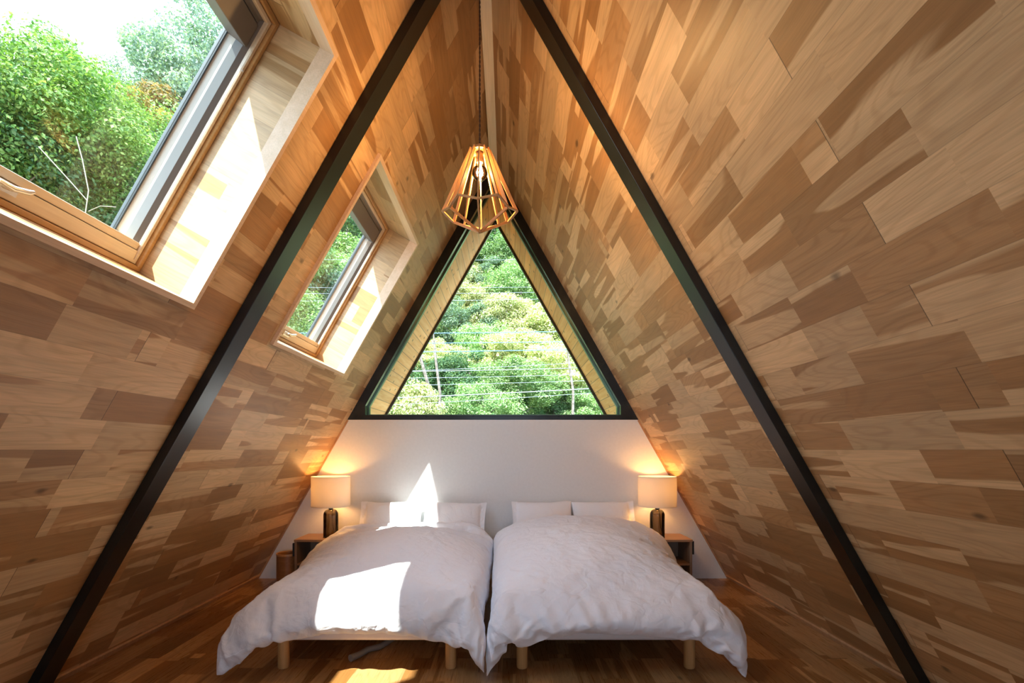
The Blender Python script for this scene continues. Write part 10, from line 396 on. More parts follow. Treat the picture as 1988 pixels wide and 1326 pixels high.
1 1 -2 1 -2 2 0 -2 4 -3 1 -1 -1 0 2 0 -3 0 1 -2 7 -5 2 -1 1 -5 5 -3 -3 -1 3 3 -1 -1 0 -1 2 0 0 -1 0 0 0 2 0 0 0 0 0 1 -3 -1 1 3 -2 -2 2 2 -4 4 -4 1 3 -2 3 -1 0 -2 1 0 -1 0 0 -1 1 1 -2 3 -3 0 2 -3 5 -6 4 2 -3 2 -2 0 3 -4 3 -5 4 -2 1 -3 2 -1 4 1 -3 -4 0 5 -2 2 -2 0 1 -1 1 -1 1 0 1 1 -1 1 0 0 -1 2 -1 0 -2 0 2 -3 1 3 -4 3 1 -3 3 -2 0 3 -2 1 -3 3 0 -1 2 0 -1 1 -2 0 2 -3 3 -1 1 -1 -3 4 -4 2 1 -2 5 -4 4 -2 2 0 -2 0 0 -5 0 5 1 -3 -5 5 -4 2 0 0 1 -1 2 -1 -1 2 0 0 -1 1 -1 -1 0 3 -3 0 3 -4 4 0 -4 4 -3 1 3 -4 2 -1 -2 3 2 -1 -1 -1 1 1 -3 1 1 -2 5 -4 2 -2 -2 2 0 2 -2 0 1 0 1 -4 4 -3 1 0 1 2 0 -1 2 -1 -1 -4 3 2 -5 5 -2 -1 0 0 1 -1 0 0 2 -1 0 1 -2 2 0 0 -3 1 3 -4 4 -2 -1 4 -2 1 -1 -3 4 -3 3 -1 -1 -3 3 0 1 -1 -2 3 0 -1 1 -2 4 -2 1 0 0 -2 1 1 1 -2 -2 2 1 -3 3 -1 0 -2 0 -1 -1 0 4 -3 5 -5 2 0 -2 3 0 -1 0 -1 1 0 0 1 0 0 0 1 -2 1 0 0 2 -4 3 -1 0 2 -3 2 -1 -1 3 -2 1 -2 0 3 1 -1 -1 -3 5 0 -1 0 -3 2 0 -2 1 1 0 0 2 -4 -1 2 -1 1 -2 3 2 -4 0 0 -1 2 2 0 0 -5 1 0 5 -5 4 0 -2 -1 2 -1 1 -1 1 0 1 0 0 0 0 0 -2 0 3 -3 1 1 0 2 -2 2 -5 3 1 -4 1 3 0 2 -5 0 2 0 2 -3 1 0 -1 4 -2 -1 0 3 -4 4 -3 0 0 4 -3 1 0 -1 -1 -1 2 2 -4 5 0 -5 5 -1 0 0 0 -4 4 -5 2 -1 3 -2 1 -1 1 -1 0 1 0 0 0 0 -1 2 -1 -1 1 2 -2 1 -3 -2 3 3 -1 -3 2 3 -5 2 -2 5 -4 0 3 -4 2 -1 1 1 -2 2 0 -1 -1 2 -2 2 0 1 -1 -2 2 1 1 -3 1 -2 1 5 -7 2 5 -4 -2 5 -1 -3 4 -3 4 -5 3 -3 0 0 1 0 0 0 0 0 1 -1 0 1 0 1 -3 3 -3 2 -3 1 4 -4 0 0 5 -1 -2 2 -3 1 0 4 -5 -1 5 -3 2 -2 0 1 0 -2 2 2 -3 0 1 -2 4 -6 5 -1 -1 1 1 -4 6 -5 0 4 -4 -2 4 3 -6 4 1 -3 2 -3 3 -2 1 1 0 -2 1 0 0 1 0 -1 1 -1 1 -1 0 2 -4 4 -3 1 2 -4 1 3 1 -2 0 -2 2 1 0 -2 -2 5 0 -3 2 -2 2 0 -1 -2 6 -4 -2 3 1 -1 3 -6 3 -2 1 2 -3 0 3 -4 6 -5 2 2 -1 -3 3 -1 -5 5 -2 0 3 -3 0 2 0 -1 2 -2 1 0 0 0 1 -2 1 0 1 -1 -2 4 -4 1 2 -3 5 1 -4 0 -1 -2 5 -1 -2 1 -1 4 -2 -2 1 0 2 -2 1 1 -1 -2 2 2 -1 0 -1 -1 3 1 1 -4 -2 4 2 0 -1 -3 2 0 -3 4 -3 -3 7 0 -8 5 0 -1 3 0 -3 0 2 -2 1 -1 1 0 1 -1 2 -2 1 -3 1 4 -4 3 0 -2 3 -2 0 1 -3 1 4 -5 -1 4 0 0 -2 1 1 1 -3 2 -1 -1 2 0 0 1 -3 3 -2 -1 2 0 0 1 2 0 -2 -4 2 1 -1 3 -6 5 -1 1 -1 -1 0 5 -6 -3 3 0 1 2 0 -2 2 -1 1 -1 1 -1 0 0 2 -4 3 1 -2 2 -1 -1 3 -3 2 -1 -3 2 1 -3 3 2 -3 -1 2 2 -4 3 0 2 -3 0 0 1 -1 0 0 0 -3 1 3 0 -3 2 -3 2 1 0 3 -2 -3 4 -2 3 -2 -2 0 4 -6 5 -2 4 -2 -6 3 0 -2 2 2 0 0 0 0 0 1 0 0 -1 3 -1 -3 2 0 -1 2 -1 0 -3 -1 6 -1 -2 3 -1 -1 -1 2 0 -4 4 -2 2 -3 -1 4 0 -4 5 -4 3 -1 1 0 1 -3 4 -3 3 -4 0 1 -1 -3 5 -5 0 -1 2 -1 5 -3 1 1 1 -2 6 0 -7 1 0 0 -1 2 1 -1 1 1 0 0 -1 1 -1 0 2 -3 2 2 -1 -2 1 0 0 0 2 1 -3 -1 -2 4 -3 1 2 -2 0 -2 3 1 -1 0 0 0 1 0 -2 2 1 -2 1 -3 3 -3 5 0 -5 0 5 -6 1 -1 4 -5 4 -5 3 4 -3 0 2 -1 4 0 -5 2 -4 4 -3 3 0 -1 1 0 0 0 0 0 -1 2 1 -3 1 -2 -2 1 1 6 -3 -1 -1 2 0 0 0 -1 -1 0 4 -2 -1 1 -1 0 1 -2 2 0 -3 4 -1 -3 2 -1 3 -1 1 -5 2 5 -1 -4 6 0 0 -6 3 -4 3 -6 2 1 -2 0 1 0 7 0 -2 2 -5 0 0 2 0 1 0 0 0 0 -2 3 -2 -1 3 -4 0 6 -2 2 -5 1 -1 2 0 -1 3 -2 2 -2 0 -2 1 3 -1 1 -3 2 2 -5 2 1 -2 1 1 0 -1 1 -4 3 0 1 -1 1 0 0 -1 1 5 -5 0 -2 4 -6 -1 5 -2 0 2 -2 5 0 -2 1 0 -5 2 0 2 -1 0 1 -2 3 -1 0 2 -6 3 1 1 1 -2 0 -1 1 -1 -3 4 -4 1 1 1 1 0 1 -1 0 -2 4 -4 2 -2 1 -1 2 -1 -1 -1 1 0 2 -2
3 -5 2 1 3 -4 4 -1 -4 8 0 0 -4 4 0 -6 5 -3 -3 0 1 2 0 0 -1 2 -4 2 1 1 -1 0 2 -1 -3 3 -1 2 -2 4 -5 2 -2 2 1 -2 -1 2 -5 6 -1 2 -1 -2 0 0 -3 2 1 1 -2 -1 4 -1 1 -2 -1 2 0 0 -1 1 -3 2 3 -2 -2 -2 5 -5 4 3 -4 2 1 3 -2 -4 7 -7 5 0 -2 -2 0 1 -2 2 -1 2 -2 2 -1 2 -2 1 0 1 -1 0 2 1 -4 2 -2 4 -3 -4 0 1 0 2 -2 0 -1 2 2 0 0 2 -3 1 -4 7 -3 0 -2 -2 3 0 -2 1 2 -2 0 4 -3 0 -1 3 1 -5 4 -4 0 4 -3 2 0 0 5 -4 3 -3 -4 0 -2 3 1 3 -1 -1 -1 1 2 1 -2 2 -1 0 0 0 -1 -1 2 0 0 1 -6 3 2 2 0 1 0 -1 -1 2 -1 -1 0 -1 -2 1 0 2 -5 3 -2 3 1 -3 2 2 -2 -4 4 0 -4 2 0 1 -4 1 4 0 1 0 -5 3 0 1 1 -2 -1 3 -3 5 -1 0 -6 0 -1 5 0 1 -1 2 0 1 0 -2 0 3 -5 4 1 -3 2 0 -5 5 -5 1 0 1 2 -1 4 -2 -1 0 -2 -1 1 2 2 -2 -2 3 0 0 -1 -1 1 -3 2 0 1 -2 -2 2 1 -2 0 2 3 -3 0 -2 -1 2 3 -3 -1 3 0 0 -2 3 -3 1 2 2 -1 0 -6 4 0 0 3 -1 1 -1 0 2 -4 5 -5 1 3 -1 -5 3 1 1 -1 2 -1 -1 3 -6 6 -6 0 4 1 -2 0 -2 0 2 -1 -3 4 -2 1 0 2 -2 -1 2 -1 0 3 -6 4 1 0 -7 2 -1 6 0 1 -6 4 0 -3 3 1 0 -3 1 1 -2 2 0 -1 1 -3 0 3 2 1 0 -1 3 -3 3 -3 2 -1 -3 0 5 -1 -5 1 3 0 2 -1 -2 3 -7 5 1 -2 -2 1 0 -2 3 -1 -1 3 -5 4 0 0 -2 -1 3 0 -1 2 -2 4 -4 -2 -1 6 -2 1 -5 2 -2 5 -4 2 2 -3 0 -2 2 3 -3 3 -3 2 0 1 0 -1 -2 3 0 -1 1 -2 1 1 0 0 -1 1 -3 -2 4 1 3 0 -1 -2 -2 2 -4 7 -3 -2 0 2 -2 1 3 -5 2 -2 1 2 -1 -1 -2 4 -1 -3 2 1 -1 0 -3 2 2 2 -5 4 -3 0 3 0 -3 3 -2 -3 0 3 2 0 -2 3 -4 3 -2 1 -1 1 0 0 3 0 0 1 0 1 -2 -3 -1 0 -1 4 3 -4 3 1 -1 -3 -1 3 -3 3 -1 -1 1 -2 0 4 -3 -1 3 -3 5 -4 0 -2 2 2 -4 2 0 -2 1 1 -1 1 1 -2 1 -1 -3 6 -1 -2 1 2 -5 3 -2 3 -3 2 -2 2 0 0 -2 2 1 0 0 0 0 2 0 1 -3 1 -1 2 3 1 0 -2 3 -2 3 -1 -5 0 2 -1 0 1 0 -6 3 0 4 -4 -2 2 0 0 1 -2 4 -3 1 -1 -2 4 -2 3 -1 -3 1 0 3 -6 3 0 1 -1 -2 4 -1 -3 1 2 -4 5 -1 -1 -2 5 -4 0 4 -2 0 -1 2 -1 0 -1 3 0 -1 2 0 -1 -3 0 3 -1 5 -4 -1 -1 1 2 -1 -2 3 -2 0 0 1 -1 0 -4 3 1 -1 1 -1 1 0 -4 3 -2 2 3 -4 2 -4 0 4 -2 2 -3 3 -1 -2 3 2 -2 -1 -2 4 -2 1 0 0 -3 2 -1 -1 4 -2 -1 3 -1 0 0 -1 1 0 2 0 0 0 -2 1 1 2 -3 3 -3 1 1 0 -5 1 3 1 -2 1 -3 0 3 1 -2 0 2 0 0 -4 3 1 -4 4 -2 3 -3 -3 4 -3 3 0 -1 -1 -2 4 2 -4 3 -4 2 -2 -1 4 -2 1 0 2 -1 -1 2 1 -1 -2 3 -2 0 0 0 0 1 -1 0 2 0 1 0 -1 2 0 -3 0 -1 3 -5 4 -5 8 -4 -2 1 2 -2 3 -1 -1 -2 1 3 -4 0 1 3 -4 1 2 -2 2 -2 -1 5 -5 4 -2 0 0 3 -2 -2 -3 5 -3 3 -1 1 1 -2 2 -4 0 2 -1 4 -2 0 -1 -1 1 0 1 -1 1 -1 1 0 0 3 -1 0 -1 4 -4 1 2 0 -1 -5 6 -7 8 -6 5 1 -2 -2 -1 1 -1 0 4 0 -3 1 -1 1 0 2 -4 2 0 -2 1 1 -1 1 -2 1 2 -4 2 1 -1 2 -1 1 1 -6 5 -2 -2 0 4 0 -2 2 -3 2 0 0 0 -2 3 -3 3 -1 1 -1 0 1 2 1 -1 1 -2 1 0 -4 2 -4 7 -4 4 0 -1 0 -3 1 -1 5 -4 2 2 -7 3 -1 5 -3 1 -3 1 1 -2 0 3 -1 0 -3 4 -2 1 -2 5 -6 4 -1 0 -1 0 -1 4 -4 3 2 -4 1 1 1 -4 5 -4 0 2 2 0 -4 3 -1 1 -1 -1 1 0 2 0 0 -1 -1 2 -5 5 -4 8 -5 4 0 -5 5 -4 1 -2 3 -5 4 -2 -1 4 -3 4 -4 2 -4 5 -1 -1 0 3 -2 0 -1 2 -5 3 0 -1 -2 2 1 -1 1 -1 1 1 -1 2 -3 1 4 -3 -2 0 3 -4 3 0 0 0 -1 3 -2 0 0 0 2 0 -2 1 0 0 0 2 -6 6 -2 5 -3 2 -2 -3 3 -3 1 -2 3 -3 4 -3 2 -1 0 2 -5 0 3 1 -3 -2 4 -2 -1 -1 0 6 -4 3 -2 0 3 -2 1 -3 2 0 0 -2 0 5 -1 0 -2 0 0 3 -2 2 -2 -1 2 -2 0 2 0 1 -1 -2 2 -1 0 1 2 -2 0 0 0 6 -3 2 -2 0 -2 -2 3 -2 -2 1 4 -2 0 -2 3 0 -4 3 -3 6 -2 -1 0 1 1 -3 2 -1 1 -1 -3 2 -1 3 -2 0 0 -1 2 2 -4 4 0 0
-3 -2 4 1 -3 3 -2 1 -3 5 -1 -2 3 -1 -3 1 2 -1 2 -2 1 -1 1 2 2 0 1 -1 -1 2 -2 -2 0 1 2 -4 -1 4 -1 -2 -2 4 0 -2 -2 6 -4 2 -3 2 -2 1 -1 0 1 -2 2 -2 5 -2 0 -1 0 3 -5 4 0 -3 -1 5 -2 -1 -1 0 4 -3 2 1 0 1 -3 3 -2 2 1 -4 2 2 -1 -3 3 -2 1 0 0 -1 2 0 0 0 1 -2 1 0 0 -2 1 -3 2 4 -3 -3 1 4 -2 -2 1 0 1 0 -2 1 1 0 -1 1 1 -1 1 -2 2 -3 1 1 -1 -1 -2 4 -2 1 0 3 -3 0 1 2 -3 1 -1 -3 1 2 0 3 -1 1 -2 0 4 -2 1 -2 2 -2 2 -2 1 0 0 2 0 0 0 0 0 -1 -1 1 0 -3 2 3 -5 2 2 0 -1 -2 3 -1 3 -5 2 0 1 -5 2 0 0 -2 0 3 0 -2 1 0 0 3 -4 4 -2 0 -1 2 -2 1 -1 2 0 3 -4 2 0 0 -3 -1 1 1 -2 5 0 -4 2 0 3 0 -2 1 1 -1 0 0 2 -1 1 0 -2 2 -1 1 -2 0 2 0 -2 0 -2 5 -2 -1 2 -3 2 -1 1 -2 1 -3 2 1 0 -2 3 0 -3 0 5 -5 -1 3 -2 2 -4 2 2 2 -2 -3 1 3 -3 -1 4 1 -1 2 1 -3 3 -1 -4 1 -2 4 3 -5 0 1 -3 6 -1 0 -2 1 0 1 1 -2 0 3 -2 -2 2 0 2 -1 -1 -2 4 1 -5 1 0 -1 2 -1 -3 3 0 -1 1 2 -3 0 2 -3 1 -1 1 0 0 1 -4 3 1 0 0 -1 -1 0 4 0 -4 3 1 -4 1 3 -1 -1 4 -4 -1 5 -2 1 -4 2 4 -4 0 -1 1 -2 0 4 -1 1 2 -1 2 -1 -1 -1 3 -3 0 -1 -1 2 -1 1 -5 2 -2 2 -4 2 -3 5 -4 4 1 0 0 0 0 -2 5 -4 5 -4 -2 4 -1 2 -4 0 3 -1 -1 -1 3 -2 1 1 -2 3 -2 1 -2 -1 4 1 2 0 -5 6 -2 -1 -2 1 4 -6 4 -6 6 0 -3 3 -1 2 1 -1 -1 -1 2 -2 0 3 -2 1 -2 2 -5 0 -2 3 -4 2 -6 6 -4 4 0 0 1 1 2 0 2 -7 4 -2 2 1 -4 2 -2 4 1 -6 2 -1 5 -2 0 0 0 2 -4 3 -3 2 -3 0 0 4 3 2 -6 -1 2 3 -1 1 3 -4 3 -6 1 2 -1 2 1 0 0 1 -1 1 -1 1 -2 0 -1 0 -1 -2 1 -2 -7 3 -2 5 1 3 -1 -4 3 1 -4 2 2 0 5 -3 -1 1 -2 4 -3 1 -2 -2 5 -1 1 -2 -1 1 0 2 -1 -1 -1 3 -6 3 2 -1 -1 1 3 3 0 -2 -4 0 0 5 2 -3 3 0 -3 -2 2 2 0 0 -1 1 -2 2 -1 -5 0 1 -2 -6 1 0 -2 2 -1 7 2 -5 3 -1 2 -3 -3 7 -1 -3 0 2 2 1 -4 2 -1 1 -1 1 3 -3 1 1 -3 2 -2 -1 0 4 2 -3 -2 4 4 -9 -1 -2 -1 1 7 -2 5 0 1 -1 -3 4 0 0 -2 2 0 -3 2 0 -1 1 -2 2 -2 -1 2 -3 -5 -6 4 -4 1 5 5 3 -6 1 2 -5 2 -3 0 3 -2 0 6 1 -3 0 0 1 -2 0 1 1 -2 -1 2 -1 -1 1 2 2 -1 -1 -2 -1 7 0 2 -2 3 -1 1 -4 -4 -7 12 -7 4 0 1 1 -2 5 -2 1 0 0 -1 2 -1 2 -2 1 -3 -2 -6 2 -1 -4 3 0 11 5 -1 -2 -3 2 -10 0 1 -1 4 5 2 -2 -3 -4 2 0 -3 0 2 0 1 0 -2 2 0 -1 -2 2 1 -4 0 4 -2 1 3 -6 5 -1 1 3 3 0 3 0 -6 -9 9 -5 3 -1 -2 3 -2 6 -1 0 1 1 2 0 -1 1 -2 -3 -8 2 1 -4 7 8 -2 -2 2 -5 0 1 4 2 3 -4 4 -1 -4 -5 2 2 0 -4 -3 3 0 -1 0 -2 2 2 -3 1 0 1 1 -3 4 -4 -1 3 -1 -2 4 -5 3 1 -2 -1 1 -4 -2 13 1 -4 2 -6 5 1 -1 2 -2 5 -1 0 -1 2 1 -1 -4 -3 -7 10 3 -10 13 -2 -8 9 3 -10 10 0 0 -7 7 -7 7 -5 -4 0 3 -2 -3 -3 -1 5 -1 -1 1 0 1 -2 0 2 -1 1 0 -4 4 -3 4 -2 -1 0 0 -2 5 -4 -3 3 3 -2 4 0 -10 4 0 1 4 -6 4 1 -2 1 4 3 -1 1 3 -1 -6 -1 -4 8 -7 4 8 -5 -6 11 2 -7 8 -5 -2 1 5 -4 2 -5 -1 1 -1 -4 -2 1 3 -3 -1 2 0 -1 0 -2 2 -1 1 -1 1 -1 2 0 1 -1 -1 0 -1 -1 4 -6 3 2 -2 -2 3 1 3 -3 -5 3 0 0 3 -4 1 3 1 -2 3 7 -2 2 -7 -1 0 4 -1 3 -6 -6 2 14 -1 0 1 -1 0 1 -4 -3 -2 -1 -1 -1 0 -2 1 0 0 -2 3 -1 -2 0 1 0 2 -2 1 -1 1 -2 2 0 -1 -1 1 1 0 0 1 -3 2 -1 0 0 1 -2 2 1 6 -6 -1 -2 -1 0 2 0 0 0 1 1 1 9"""
